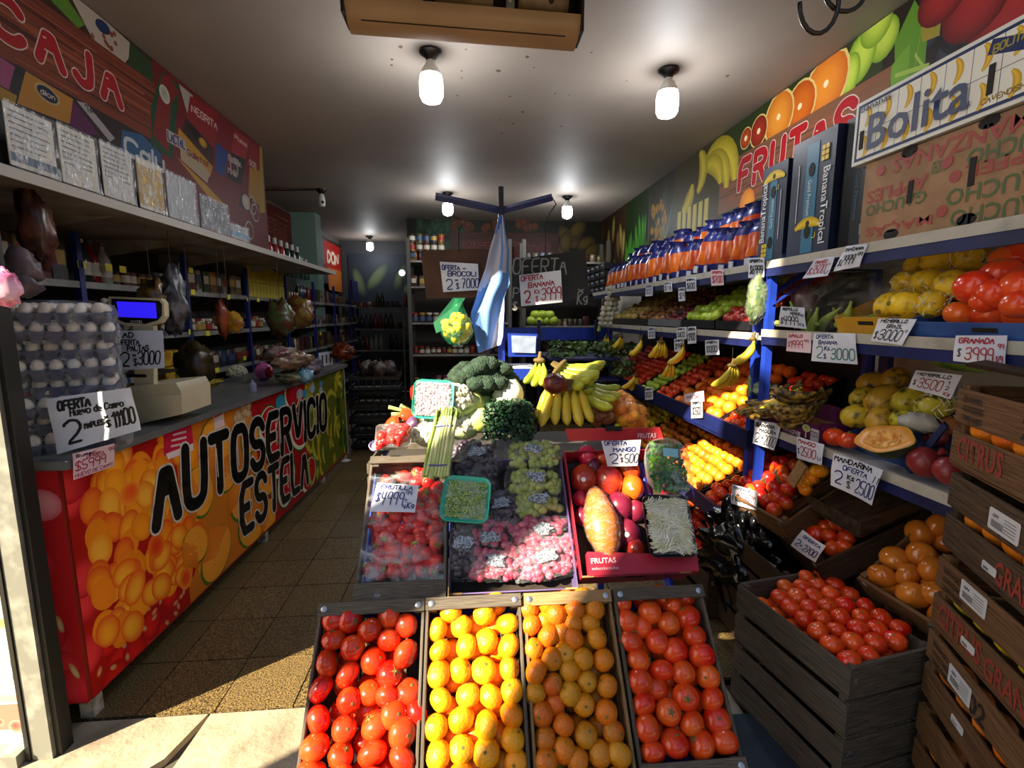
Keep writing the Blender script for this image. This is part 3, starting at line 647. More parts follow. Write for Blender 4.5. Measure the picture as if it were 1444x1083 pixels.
for i in range(4):
    lab = meta[i]; L = L1 if i < 3 else .475
    tp = V(((tops[i][0] + tops[i][1]) / 2, T1[0], T1[1])); e = L / .447
    dx = (sum(bots[i]) - sum(tops[i])) / 2
    ydir = (sl - V((dx / .447, 0, 0))).normalized()
    O = tp - ydir * (L / 2) - nv * .118 + nv * (.01 if i % 2 else 0)
    M = frame(O, V((1, 0, 0)), ydir)
    w = (tops[i][1] - tops[i][0] + bots[i][1] - bots[i][0]) / 2
    crate(M, w, L, .128, WM[lab[7]], lab[6], 'front row crates' if 0 else None, rows=2)
    cr_ = [o for o in COL.objects if o.get('label') == lab[6]][0]
    for sy in (1, -1): plank(cr_, (0, sy * (L / 2 - .018), .131), w, .036, .008, WM[lab[7]], 'x', name='rim_slat')
    bb = MB()
    for sx in (-1, 1):
        for sy in (1, -1): bb.lathe([(.009, 0), (.009, .0016), (.005, .003), (0, .003)], 10, TR((sx * (w / 2 - .018), sy * (L / 2 - .018), .1355)))
    o = bpy.data.objects.new('rim_clips', bb.mesh('rim_clips', clip, 40)); COL.objects.link(o); o.parent = cr_
    fc.append((M, w, L)); rk_ = ranks(lab[5], 85)
    ox, oy, sc = lab[4]
    for iq, (u, v) in enumerate(lab[5]):
        jit = ru(-.006, .006); deep = -.014 if (u, v) in ((460, 645), (730, 760), (685, 640), (700, 320), (780, 650), (870, 200), (275, 350), (180, 285), (295, 465), (235, 735)) else 0
        if i and v < (0, 150, 186, 172)[i]: deep = -.035
        q = P(ox + u / sc, oy + v / sc, pl=(tuple(V((0, T1[0], T1[1])) + nv * (-.012 + jit + deep)), nv))
        rz = (Matrix.Rotation(ru(0, 6.28), 4, 'Z') @ Matrix.Rotation(ru(-1.3, 1.3), 4, 'X') @ Matrix.Rotation(ru(-1.2, 1.2), 4, 'Y'))
        fruit(lab[0], Matrix.Translation(q) @ rz, lab[1] + ', ' + rk_[iq], lab[3], lab[2], 'star' if lab[3] == 'tomato' and rnd() < .3 else 'nub', s=(.94, 1.0, .96, .97)[i])
    # lower layer seen in the gaps
    g = .07; nx = int((w - .04) / g); ny = int((L - .06) / g)
    low = []
    for a in range(nx):
        for b_ in range(ny):
            p = M @ V(((a + .5) * g - nx * g / 2 + ru(-.006, .006), (b_ + .5) * g - ny * g / 2, .045))
            low.append((random.choice(PM[lab[0]]), Matrix.Translation(p) @ rrot()))
    join('lower_layer', low, fruitm[lab[0]], 'hidden lower layer of ' + lab[2], lab[3])
# ---- second row
T2 = V((0, 1.78, 1.015)); B2 = V((0, 1.45, .675)); s2 = (T2 - B2).normalized(); n2 = V((0, -s2.z, s2.y))
def on2(px, py, off=0): return P(px, py, pl=(tuple(T2 + n2 * off), n2))
def lay2(px, py, off=0, rz=0): return frame(on2(px, py, off), V((cos(rz), 0, 0)) + s2 * sin(rz), s2)
M = frame(V((-.232, 1.595, .845)) - n2 * .11, V((1, 0, 0)), s2 + V((-.02, 0, 0)))
crate(M, .285, .50, .12, WM['b'], 'grey wooden crate of strawberries under cling film, left of the second row', rows=2)
SB = [(130 + (i % 6) * 105 + (i * 37 % 40), 330 + (i // 6) * 82 + (i * 53 % 30)) for i in range(48)] + [(440, 180), (540, 220), (600, 150), (700, 270), (190, 230), (290, 215), (560, 140), (150, 560), (235, 590), (160, 640), (250, 690), (370, 670), (450, 740), (240, 800), (360, 820), (470, 870), (540, 740), (150, 900), (250, 900), (360, 900), (550, 830), (620, 880), (700, 850), (330, 740), (140, 760), (620, 780), (640, 640), (450, 590), (560, 560), (620, 490), (500, 500), (380, 500), (300, 560), (690, 700), (600, 310), (640, 420), (700, 480), (580, 660), (690, 580), (150, 480), (200, 540), (700, 360), (420, 650), (300, 640), (640, 230), (180, 350), (180, 430), (250, 480), (430, 300), (330, 280), (350, 400), (470, 420), (250, 360)]
rk_ = ranks(SB, 70)
for iq, (u, v) in enumerate(SB):
    p = on2(490 + u / 5.554, 640 + v / 5.554, -.035 + ru(-.008, .008))
    if abs((M.inverted() @ p).x) > .122: continue
    k = 'straw'
    if k not in PM:
        PM[k] = [MB().lathe([(0, -.026), (.008, -.022), (.017, -.006), (.0195, .006), (.016, .016), (.006, .02), (0, .019)], 12).mesh('strawberry', fruitm['strawberry'], 180)]
        cb = MB()
        for i in range(7):
            a = i * .9; cb.add([(0, 0, .021), (.006 * cos(a - .4), .006 * sin(a - .4), .021), (.016 * cos(a), .016 * sin(a), .016), (.006 * cos(a + .4), .006 * sin(a + .4), .021)], [(0, 1, 2, 3)])
        nubs['cal'] = cb.mesh('calyx', leafm, 0)
    o = put('strawberry', PM[k][0], Matrix.Translation(p) @ rrot() @ Matrix.Diagonal((1.25,) * 3 + (1,)), 'strawberry in the film-covered crate, ' + rk_[iq], 'strawberry', 'strawberries in the second-row crate')
    put('calyx', nubs['cal'], Matrix(), parent=o)
sc_ = [o for o in COL.objects if o.get('label', '').startswith('grey wooden crate of strawberries')][0]
plank(sc_, (0, -.222, .124), .285, .056, .008, WM['b'], 'x', name='rim_slat'); plank(sc_, (0, .236, .124), .285, .03, .008, WM['b'], 'x', name='rim_slat')
def sheetfilm(name, M, w, h, amp, label, m, nx=26, ny=20, dome=.0, wr=3.0, group=None, parent=None, seed=0):
    b = MB(); vs = []
    for j in range(ny + 1):
        for i in range(nx + 1):
            u = i / nx - .5; v = j / ny - .5; e = min(1, 4 * (.5 - abs(u)) , 4 * (.5 - abs(v)))
            z = amp * noise.noise(V((u * wr * 2 + seed, v * wr * 5, seed))) + dome * max(0, e) ** .5
            vs.append(M @ V((u * w, v * h, z)))
    fs = [(j * (nx + 1) + i, j * (nx + 1) + i + 1, (j + 1) * (nx + 1) + i + 1, (j + 1) * (nx + 1) + i) for j in range(ny) for i in range(nx)]
    b.add(vs, fs); o = b.part(name, m, parent, 180)
    if label: tagit(o, label, 'plastic film', group)
    return o
filmA = film_mat('cling_film', base=.02, gl=.42); filmB = film_mat('bag_film', base=.03, gl=.3, ns=26); filmC = film_mat('loose_film', base=.05, gl=.42, ns=14)
sheetfilm('cling_film', frame(V((-.232, 1.575, .825)) + n2 * .012, V((1, 0, 0)), s2), .275, .42, .012, 'crumpled clear cling film over the strawberry crate, with streaky highlights', filmA)
pcard([(532, 680), (591, 685), (585, 723), (521, 721)], dict(pl=(tuple(T2 + n2 * .035), n2)), [('FRUTILLA', .12, .8, .86, .14, 'b', .016), ('$', .06, .35, .14, .3, 'b', .016), ('4999', .17, .25, .68, .44, 'b', .016), ('99', .72, .62, .86, .13, 'b', .012), ('1', .72, .34, .76, .14, 'b', .012), ('4', .70, .1, .77, .16, 'b', .014), ('Kg', .8, .14, .95, .2, 'b', .016)], 'white sign FRUTILLA $4999 99 1/4 Kg lying on the strawberries', curl=.004)
# cardboard grape box (lilac) and red mango box
def cbox(M, w, l, h, m, label, T=.004, inner=None, name='cardboard_box', flaps=True, cat='box', hole=True):
    t = thing(name, label, cat, M=M); Mi = M
    def pt(nm, x0, x1, y0, y1, z0, z1, mm=m):
        b = MB(); b.bx(x0, x1, y0, y1, z0, z1); b.v = [M @ v for v in b.v]; return b.part(nm, mm, t, 0)
    pt('bottom', -w / 2, w / 2, -l / 2, l / 2, 0, T, mat('box_inside', '2a2018', .8) if 'grape' in label or 'mango' in label else m)
    for sx in (-1, 1): pt('side_wall', sx * w / 2 - T / 2, sx * w / 2 + T / 2, -l / 2, l / 2, 0, h)
    for sy in (-1, 1): pt('end_wall', -w / 2, w / 2, sy * l / 2 - T / 2, sy * l / 2 + T / 2, 0, h)
    if hole:
        for sy in (-1, 1):
            pt('hand_hole', -.035, .035, sy * (l / 2 + T * .6) - .0005, sy * (l / 2 + T * .6) + .0005, h * .72, h * .86, mat('hole_dark', '15100c', .8))
    if flaps:
        for sx in (-1, 1):
            for sy in (-1, 1): pt('corner_fold', sx * w / 2 - (.04 if sx > 0 else 0), sx * w / 2 + (.04 if sx < 0 else 0), sy * l / 2 - .003, sy * l / 2 + .003, h - .004, h + .002, inner or m)
    return t
lil = mat('lilac_card', '6a5a8e', .6, c2='574a78', ns=4); kraft = mat('kraft_card', '9b7a52', .75, c2='86683f', ns=8); crim = mat('crimson_card', 'a82038', .5, c2='96182e', ns=5)
cbox(frame(V((.128, 1.60, .84)) - n2 * .085, V((1, 0, 0)), s2), .415, .47, .085, lil, 'lilac cardboard box holding the bags of grapes in the second row', inner=kraft)
mb_ = cbox(frame(V((.535, 1.605, .87)) - n2 * .085, V((1, .0, 0)), s2 + V((-.06, 0, 0))), .37, .46, .085, crim, 'crimson cardboard box of mangoes, right of the second row', inner=kraft)
def ondec(px, py): return on2(px, py, .004)
# crimson front lip and back flap of the mango box with their printing
lip = MB(); a, b_, c, d = [on2(*q, .03) for q in ((828, 778), (983, 782), (986, 805), (831, 812))]
lip.add([a, b_, c, d] + [x - n2 * .05 for x in (a, b_, c, d)], [(0, 1, 2, 3), (7, 6, 5, 4), (0, 4, 5, 1), (1, 5, 6, 2), (2, 6, 7, 3), (3, 7, 4, 0)]); lip.part('front_flap', crim, mb_, 0)
PLm = mat('faded_print', 'd6b8c4', .6)
ftext('FRUTAS', frame(on2(834, 795, .031), V((1, 0, 0)), s2), .085, .018, PLm, mb_, .02); ftext('seleccionadas', frame(on2(835, 804, .031), V((1, 0, 0)), s2), .09, .010, PLm, mb_)
pf = dict(Y=1.80)
lip = MB(); a, b_, c, d = [P(*q, **pf) for q in ((797, 605), (931, 603), (936, 620), (802, 622))]
lip.add([a, b_, c, d] + [x + V((0, .006, 0)) for x in (a, b_, c, d)], [(0, 1, 2, 3), (7, 6, 5, 4), (0, 4, 5, 1), (1, 5, 6, 2), (2, 6, 7, 3), (3, 7, 4, 0)]); lip.part('back_flap', mat('red_card', 'c23038', .5, c2='b0282e', ns=5), mb_, 0)
ftext('FRUTAS', frame(P(899, 618, Y=1.795), V((1, 0, 0)), V((0, 0, 1))), .075, .02, PLm, mb_, .02)
lip = MB(); a, b_, c, d = [P(*q, Y=1.79) for q in ((853, 601), (878, 601), (877, 608), (854, 608))]; lip.quad(a, b_, c, d); lip.part('hand_hole', mat('hole_dark', '0', .8), mb_, 0)
# grape bags
gm = {'black': mat('black_grape_skin', '2c2030', .3, c2='3e3040', ns=6, rv=.2), 'green': mat('green_grape_skin', '8a9a3c', .3, c2='a8b058', ns=6, rv=.15, sss=.1), 'red': mat('red_grape_skin', 'a8324e', .35, c2='c8607a', ns=6, rv=.2, sss=.1)}
gme = {k: MB().ball((0, 0, 0), .0138, 9, 7, sc=(1, 1, 1.12)).mesh('grape', m, 180) for k, m in gm.items()}
tagmat = mat('barcode_label', 'a8b4c4', .6, c2='5c6470', ns=160, lo=.45, hi=.55)
def blob_film(M, w, h, d, parent, m, seed=0, nx=16, ny=12):
    b = MB(); vs = []
    for j in range(ny + 1):
        for i in range(nx + 1):
            u = 2 * i / nx - 1; v = 2 * j / ny - 1; r = max(abs(u), abs(v)); z = d * max(0, 1 - (u * u) ** 1.5) ** .5 * max(0, 1 - (v * v) ** 1.5) ** .5
            z += .007 * noise.noise(V((u * 4 + seed, v * 6, seed))); vs.append(M @ V((u * w / 2 * (1 - .1 * v * v), v * h / 2 * (1 - .1 * u * u), max(z, -.004))))
    fs = [(j * (nx + 1) + i, j * (nx + 1) + i + 1, (j + 1) * (nx + 1) + i + 1, (j + 1) * (nx + 1) + i) for j in range(ny) for i in range(nx)]
    b.add(vs, fs); return b.part('film', m, parent, 180)
def grapebag(px, py, w, h, key, label, rz=0, off=-.035, n=34):
    M = lay2(px, py, off, rz); t = thing('bag_of_grapes', label, 'grapes', M=M)
    for i in range(n):
        for _ in range(20):
            u, v = ru(-.92, .92), ru(-.92, .92)
            if abs(u) ** 2.6 + abs(v) ** 2.6 < .9: break
        z = .040 * (1 - abs(u) ** 2.4) ** .5 * (1 - abs(v) ** 2.4) ** .5 * ru(.8, 1.0)
        put('grape', gme[key], TR((u * w / 2, v * h / 2, z + .004), ru(0, 3), ru(0, 3)) @ Matrix.Diagonal((1.08,) * 3 + (1,)), parent=t)
    blob_film(M @ TR((0, 0, .016)), w * 1.14, h * 1.14, .046, t, filmB, seed=px * .1)
    bb = MB(); bb.rbox((0, 0, 0), (.024, .016, .001), .003); bb.v = [M @ TR((ru(-.03, .03), ru(-.01, .02), .066), ru(-.2, .2), ru(-.2, .2), ru(-.4, .4)) @ v for v in bb.v]; bb.part('barcode_label', tagmat, t, 0)
    return t
for a in ((672, 648, .16, .12, 'black', 'bag of black grapes at the upper left of the grape box', 0), (668, 692, .15, .12, 'black', 'bag of black grapes behind the green tray of peas', 0), (706, 722, .11, .12, 'black', 'bag of dark purple grapes between the pea tray and the green grapes', .2),
          (752, 645, .185, .10, 'green', 'bag of green grapes at the top right of the grape box', 0), (753, 684, .18, .09, 'green', 'middle bag of green grapes, under the topmost one', 0), (757, 715, .16, .085, 'green', 'lowest bag of green grapes, the brightest yellow one', 0),
          (690, 768, .17, .15, 'red', 'bag of red grapes at the lower left of the grape box', .1), (764, 757, .19, .11, 'red', 'bag of red grapes just under the green ones', 0), (768, 793, .19, .10, 'red', 'bag of red grapes at the bottom edge of the grape box', .1), (698, 800, .16, .08, 'red', 'small bag of red grapes at the bottom centre of the grape box', 0), (655, 775, .09, .17, 'black', 'flat bag of black grapes along the lower left wall of the grape box', 0)):
    grapebag(a[0], a[1], a[2] * 1.12, a[3] * 1.16, a[4], a[5], a[6], n=62 if a[2] * a[3] > .014 else 42)
# mango box fruit
mg = {'r': mat('mango_red', '8e1626', .25, c2='c8481c', ns=9, lo=.4, hi=.65, rv=.15, coat=.3), 'm': mat('mango_magenta', 'b01038', .22, c2='d03050', ns=7, coat=.3), 'o': mat('mango_orange', 'd8601a', .25, c2='b8281c', ns=9, lo=.45, hi=.7, coat=.3), 'p': mat('mango_purple', '5c1230', .28, c2='7a2038', ns=6, coat=.2)}
stk = mat('fruit_sticker', 'e8e6e0', .5)
for (u, v, r, k, lb, st) in ((555, 125, 66, 'm', 'bright magenta mango at the top left of the mango box', 0), (530, 290, 84, 'r', 'red and orange mango with a white sticker, left side of the mango box', 1), (710, 300, 92, 'r', 'large red mango in the middle of the mango box, behind the papaya', 0), (880, 350, 76, 'o', 'orange-red mango beside the greens tray', 1), (865, 232, 66, 'o', 'orange mango under the mango price sign', 0), (505, 430, 45, 'm', 'small red mango left of the papaya', 0),
                           (785, 500, 88, 'p', 'dull purple mango right of the papaya', 0), (845, 690, 80, 'p', 'dark purple mango with a sticker, right of the papaya bottom', 1), (668, 140, 50, 'o', 'small orange mango left of the mango price sign', 0), (905, 520, 60, 'p', 'very dark mango behind the sprouts tray', 0), (900, 800, 60, 'r', 'dark red mango at the bottom of the mango box', 0), (600, 200, 55, 'p', 'dark mango between the magenta and the large red one', 0), (520, 560, 50, 'p', 'dark mango at the left wall of the mango box', 0)):
    rr = r / 5.157 * 2.22 / 680; p = on2(720 + u / 5.157, 620 + v / 5.157, -.03)
    t = thing('mango', lb, 'mango', loc=p)
    MB().ball(p, rr, 18, 12, sc=(.95, 1.0, 1.12), d=.06, fr=1.2, seed=u, rot=Matrix.Rotation(ru(-.6, .6), 3, 'X')).part('flesh', mg[k], t, 180)
    if st: MB().lathe([(.009, 0), (.009, .001), (0, .0014)], 12, frame(p + (V((0, 0, EYE)) - p).normalized() * rr * 1.03 , V((1, 0, 0)), V((0, .5, .8)))).part('sticker', stk, t, 0)
M = lay2(848, 736, .012, .06); t = thing('papaya', 'long ripe orange papaya wrapped in film standing in the mango box', 'papaya', M=M)
pa = mat('papaya_orange', 'b8660c', .3, c2='8a4a14', ns=22, lo=.45, hi=.75, rv=0, bump=.1, coat=.5, det=6)
b = MB(); b.lathe([(0, -.128), (.018, -.122), (.042, -.092), (.060, -.045), (.063, -.0), (.053, .05), (.038, .09), (.028, .112), (.018, .124), (0, .127)], 20, M @ Matrix.Rotation(-pi / 2, 4, 'X'), lobes=5, la=.03); b.part('fruit', pa, t, 180)
b = MB(); b.lathe([(.02, -.128), (.046, -.095), (.065, -.045), (.068, -.0), (.058, .05), (.043, .09), (.032, .112), (.02, .128)], 20, M @ Matrix.Rotation(-pi / 2, 4, 'X'), lobes=3, la=.03); b.part('film', filmB, t, 180)
pcard([(848, 622), (904, 620), (899, 657), (857, 658)], dict(Y=1.70), [('OFERTA', .06, .84, .62, .14, 'b', .018), ('MANGO', .26, .58, .86, .15, 'b', .018), ('2', .12, .12, .34, .38, 'b', .022), ('x', .42, .44, .47, .1, 'k', .016), ('$', .44, .18, .5, .16, 'k', .014), ('500', .56, .14, .97, .34, 'k', .016)], 'white sign OFERTA MANGO 2 x $500 stuck into the mango box', curl=.004)
# trays
def tray(M, w, l, h, m, label, cat='tray', name='food_tray', r=.03, flare=.82):
    t = thing(name, label, cat, M=M); b = MB(); k = 4
    def ring(sw, z):
        out = []
        for (sx, sy, a0) in ((1, 1, 0), (-1, 1, pi / 2), (-1, -1, pi), (1, -1, 1.5 * pi)):
            for i in range(k + 1):
                a = a0 + pi / 2 * i / k; out.append(M @ V(((sx * (w / 2 - r) + r * cos(a)) * sw, (sy * (l / 2 - r) + r * sin(a)) * sw, z)))
        return out
    rs = [ring(flare * .97, .0), ring(flare, .004), ring(.97, h), ring(1.0, h + .001), ring(1.0, h - .006), ring(.95, h - .004), ring(flare - .02, .008), ring(flare * .9, .007)]; n = len(rs[0])
    vs = [p for q in rs for p in q]; fs = [(j * n + i, j * n + (i + 1) % n, (j + 1) * n + (i + 1) % n, (j + 1) * n + i) for j in range(len(rs) - 1) for i in range(n)]
    fs += [tuple(range(n - 1, -1, -1)), tuple(range(7 * n, 8 * n))]; b.add(vs, fs); b.part('tray_shell', m, t, 50); return t
teal = mat('turquoise_foam', '35c4a4', .5, c2='2eb096', ns=8)
M = lay2(657, 707, .05, -.12); t = tray(M, .165, .165, .024, teal, 'turquoise foam tray of green peas in film, in front of the black grapes')
pm = mat('pea_skin', '6f9024', .35, c2='94b048', ns=7, rv=.2); pme = MB().ball((0, 0, 0), .0056, 6, 4).mesh('pea', pm, 180)
for i in range(15):
    for j in range(15): put('pea', pme, TR(((i - 7) * .0088 + ru(-.002, .002) + (j % 2) * .004, (j - 7) * .0088 + ru(-.002, .002), .019 + ru(-.002, .004))), parent=t)
sheetfilm('film', M @ TR((0, 0, .028)), .150, .150, .003, None, filmC, 10, 10, parent=t)
M = frame(P(611, 565, Y=1.86), V((1, .0, -.06)), V((.06, .45, .9))) @ TR((0, 0, 0)); t = tray(M, .155, .155, .024, teal, 'turquoise foam tray of pale purple-white beans in film, leaning on the cauliflower')
bm_ = mat('bean_skin', 'd8c8cc', .4, c2='8a5a72', ns=60, lo=.42, hi=.6, rv=.2); bme = MB().ball((0, 0, 0), .0075, 7, 5, sc=(.8, .8, 1.5)).mesh('bean', bm_, 180)
for i in range(11):
    for j in range(12): put('bean', bme, TR(((i - 5) * .0115 + ru(-.002, .002), (j - 5.5) * .0108 + ru(-.002, .002), .019 + ru(-.002, .004)), ru(1.0, 2.1), 0, ru(0, 6)), parent=t)
sheetfilm('film', M @ TR((0, 0, .029)), .14, .14, .003, None, filmC, 10, 10, parent=t)
clearp = mat('tray_rim_clear', 'aab4ae', .2, alpha=.35); blk = mat('black_tray_plastic', '15161a', .3)
M = frame(P(934, 662, Y=1.62), V((1, .1, -.05)), V((.0, .5, .86))); t = tray(M, .168, .205, .05, clearp, 'clear tub of mixed green leaves with a pale blue label beside the mangoes', r=.07)
def leafclump(b, M, w, l, z0, z1, n, s, curl=.5, m=0, cols=None):
    for i in range(n):
        p = V((ru(-w / 2, w / 2), ru(-l / 2, l / 2), ru(z0, z1))); q = M @ (TR(p, ru(-.9, .9), ru(-.9, .9), ru(0, 6.28))); k = s * ru(.6, 1.3)
        vs = [q @ V((x * k, y * k, z * k)) for x, y, z in ((-.9, 0, .2), (-.5, .55, .0), (.0, .35, curl), (.5, .6, .1), (1, 0, curl), (.5, -.6, .15), (0, -.4, -.05 + curl * .6), (-.5, -.5, .1))]
        b.add(vs, [(0, 1, 2), (2, 3, 4), (4, 5, 6), (6, 7, 0), (0, 2, 6), (2, 4, 6)], m, cols)
b = MB(); leafclump(b, M, .12, .16, .02, .05, 420, .012); b.part('leaves', mat('salad_leaf', '6fa82a', .5, c2='1e5a3a', ns=16, lo=.4, hi=.6), t, 0, kind='stuff')
sheetfilm('film', M @ TR((0, 0, .053)), .125, .165, .004, None, filmC, 14, 14, parent=t, dome=.008)
b = MB().box((0, 0, 0), (.055, .030, .001)); b.v = [M @ TR((.005, .045, .068), 0, 0, -.1) @ v for v in b.v]; b.part('label', mat('pale_blue_label', '8cc4d8', .5), t, 0)
M = frame(P(938, 743, Y=1.52), V((1, .05, -.05)), V((-.05, .55, .83))); t = tray(M, .165, .205, .035, blk, 'black tray heaped with thin pale sprouts under film, lower right of the mango box', r=.025, flare=.9)
b = MB()
for i in range(1100):
    gx, gy = ru(-.066, .066), ru(-.084, .084); a = (round(noise.noise(V((gx * 14, gy * 14, 2))) * 5)) * .5 + ru(-.12, .12); L = ru(.010, .018); z = .035 + ru(-.004, .01)
    dx, dy = L * cos(a), L * sin(a); b.tube([M @ V((gx - dx, gy - dy, z)), M @ V((gx, gy, z + .003)), M @ V((gx + dx, gy + dy, z - .001))], .0016, 4, caps=False)
b.part('sprouts', mat('pale_sprout', 'd8d6a8', .4, c2='ececd8', ns=20, rv=.1), t, 60, kind='stuff')
sheetfilm('film', M @ TR((0, 0, .046)), .155, .19, .004, None, filmC, 14, 14, parent=t, dome=.005)
# asparagus
t = thing('asparagus_bunch', 'bunch of green asparagus tied with two purple bands, standing before the cauliflower', 'asparagus', loc=P(615, 675, Y=1.66))
asp = mat('asparagus_green', '8aa83a', .45, c2='d0d49a', ns=4, st=(1, 1, 1), rv=.2); aspt = mat('asparagus_tip', '6d8a2e', .6, c2='5a6a3c', ns=60)
for i in range(17):
    u = (i % 9 - 4) / 4; k = i // 9
    p0 = P(614 + u * 17, 674 + ru(-3, 2), Y=1.645 + k * .012); p1 = P(629 + u * 14, 588 + abs(u) * 4 + ru(-5, 4), Y=1.735 + k * .014 + ru(-.004, .004)); pm_ = p0.lerp(p1, .5) + V((ru(-.003, .003), -.004, 0))
    o = MB().tube([p0, pm_, p1], [.0068, .0072, .006], 7).part('spear', asp, t, 60)
    d = (p1 - p0).normalized(); MB().tube([p1 - d * .004, p1 + d * .008, p1 + d * .02, p1 + d * .034], [.0058, .0072, .0055, .001], 7).part('tip', aspt, o, 40)
for f in (.22, .86):
    c0 = P(614, 674, Y=1.651).lerp(P(629, 588, Y=1.742), f); b = MB(); w = .050 - .012 * f
    b.tube([c0 + V((w * cos(a), .018 * sin(a), .001)) for a in [i * 2 * pi / 16 for i in range(17)]], .0035, 6, caps=False); b.part('band', mat('purple_band', '5a5a9a', .4), t, 60)

# ---- third row: heap on the top board
def cauli(c, r, label, head='d9d4b8', wrap=False, name='cauliflower', seed=0, leaves=True, sq=.8):
    t = thing(name, label, name.replace('_', ' '), loc=c); cm = mat('curd_' + head, head, .8, c2='b8b494', ns=40, lo=.4, hi=.7, bump=.7, bs=90)
    b = MB(); random.seed(seed); b.ball(c, r * .86, 18, 12, sc=(1, 1, sq))
    for i in range(150):
        z = ru(-.25, 1); a = ru(0, 6.283); s = math.sqrt(max(0, 1 - z * z)); b.ball(V(c) + V((s * cos(a) * r * .92, s * sin(a) * r * .92, z * r * .92 * sq)), r * ru(.12, .19), 7, 5)
    b.part('curd', cm, t, 180)
    if leaves:
        for k in range(7):
            a = k * .9 + ru(-.2, .2); d = V((cos(a), sin(a), 0)); n = V((-sin(a), cos(a), 0)); b = MB(); vs = []
            for j in range(6):
                q = j / 5; w = r * .55 * sin(pi * min(.95, q * .8 + .15)); base = V(c) + d * r * (.3 + .85 * sin(q * 1.7)) + V((0, 0, -r * .9 + q * r * .85))
                vs += [base - n * w + d * ru(0, .12) * r, base + d * .12 * r, base + n * w + d * ru(0, .12) * r]
            b.add(vs, [(3 * j + k2, 3 * j + k2 + 1, 3 * j + k2 + 4, 3 * j + k2 + 3) for j in range(5) for k2 in (0, 1)]); b.part('leaf', mat('cauliflower_leaf', '9db87a', .6, c2='cdd8a8', ns=9, rv=.15), t, 180)
    if wrap: MB().ball(c, r * 1.1, 18, 12, sc=(1, 1, sq), d=.12, fr=4, seed=seed).part('film', filmB, t, 180)
    return t
def broccoli(c, r, label, seed=1):
    t = thing('broccoli', label, 'broccoli', loc=c); random.seed(seed)
    m = mat('broccoli_floret', '2e4838', .85, c2='182c1e', ns=60, lo=.4, hi=.62, bump=1, bs=120)
    b = MB()
    for i in range(34):
        z = ru(-.05, 1) ** .8 if rnd() < .9 else 0; z = max(-.1, min(1, z.real if isinstance(z, complex) else z)); a = ru(0, 6.283); s = math.sqrt(max(0, 1 - z * z))
        p = V(c) + V((s * cos(a) * r, s * sin(a) * r * .9, z * r * .72)); b.ball(p, r * ru(.24, .36), 12, 8, d=.28, fr=9, seed=i, sc=(1, 1, .8))
    b.ball(c, r * .9, 14, 10, sc=(1, .9, .7)); b.part('florets', m, t, 180)
    MB().tube([V(c) + V((0, -.01, -r * .1)), V(c) + V((.0, -.03, -r * 1.0))], [r * .3, r * .24], 10).part('stalk', mat('broccoli_stalk', '9ab46c', .6), t, 60); return t
rs_ = random.getstate()
broccoli(P(682, 536, Y=2.02), .115, 'large dark green broccoli on top of the vegetable heap, before the blue pole')
broccoli(P(652, 543, Y=2.08), .075, 'smaller broccoli behind the left side of the large one', 5)
cauli(P(605, 612, Y=1.86), .075, 'round cream cauliflower wrapped in film behind the grey crate board, lower left of the heap', 'ece8d4', True, seed=3, leaves=False)
cauli(P(640, 565, Y=1.93), .082, 'cauliflower with pale leaves right of the bean tray', 'f0ecd8', False, seed=4)
cauli(P(652, 600, Y=1.90), .06, 'small cauliflower tucked behind the asparagus tips', 'e8e8d6', True, seed=6)
random.setstate(rs_)
# iceberg cabbage
def cabbage(c, r, label, m, layers=7, name='cabbage', cat='cabbage'):
    t = thing(name, label, cat, loc=c); MB().ball(c, r * .86, 18, 12, d=.12, fr=2).part('heart', m, t, 180)
    for k in range(layers):
        a = k * 2.4; b = MB(); vs = []; q = Matrix.Rotation(a, 3, 'Z')
        for j in range(7):
            for i in range(7):
                u = (i / 6 - .5) * 1.7; v = -.9 + j / 6 * 2.0; rr = r * (1 + .03 * k * .5 + .05 * noise.noise(V((u * 3, v * 3, k))) + (.10 if j == 6 else 0)); vs.append(V(c) + q @ V((rr * cos(v) * cos(u), rr * cos(v) * sin(u), rr * sin(v))))
        b.add(vs, [(j * 7 + i, j * 7 + i + 1, (j + 1) * 7 + i + 1, (j + 1) * 7 + i) for j in range(6) for i in range(6)]); b.part('leaf', m, t, 180)
    return t
cabbage(P(716, 556, Y=1.98), .062, 'round pale green and white iceberg lettuce right of the broccoli', mat('iceberg_leaf', 'c9d8b8', .5, c2='eef0e0', ns=4, lo=.35, hi=.6), cat='lettuce', name='iceberg_lettuce')
cabbage(P(676, 592, Y=1.90), .05, 'small pale lettuce wrapped in film in the centre of the heap', mat('lettuce_leaf', 'c2cc62', .5, c2='e0e4a8', ns=9), cat='lettuce', name='lettuce')
cabbage(P(664, 570, Y=1.96), .055, 'yellow-green lettuce below the large broccoli', mat('lettuce_leaf2', 'b0c060', .5, c2='d8e0a0', ns=9), cat='lettuce', name='lettuce')
for (px, py, Y, w, lb) in ((718, 594, 1.84, .20, 'big bushy bunch of dark green kale hanging over the grape box'), (655, 548, 2.1, .12, 'loose pale endive leaves left of the broccoli stalk')):
    c = P(px, py, Y=Y); dk = px > 700; t = thing('kale_bunch' if dk else 'endive', lb, 'kale' if dk else 'endive', loc=c); b = MB()
    for k in range(3): leafclump(b, Matrix.Translation(c + V((0, .0, 0))), w * (1 - k * .18), .09, -.075 + k * .03, .055 + k * .012, 520 if dk else 160, .011, .7)
    b.part('leaves', mat('kale_leaf', '163a24', .55, c2='285032', ns=25, rv=.1) if dk else mat('endive_leaf', 'c8cc70', .55, c2='eef0c0', ns=16), t, 0, kind='stuff')
    MB().tube([c + V((0, .03, .0)), c + V((0, .06, .06))], [.03, .02], 8).part('stems', stemm, t, 60)
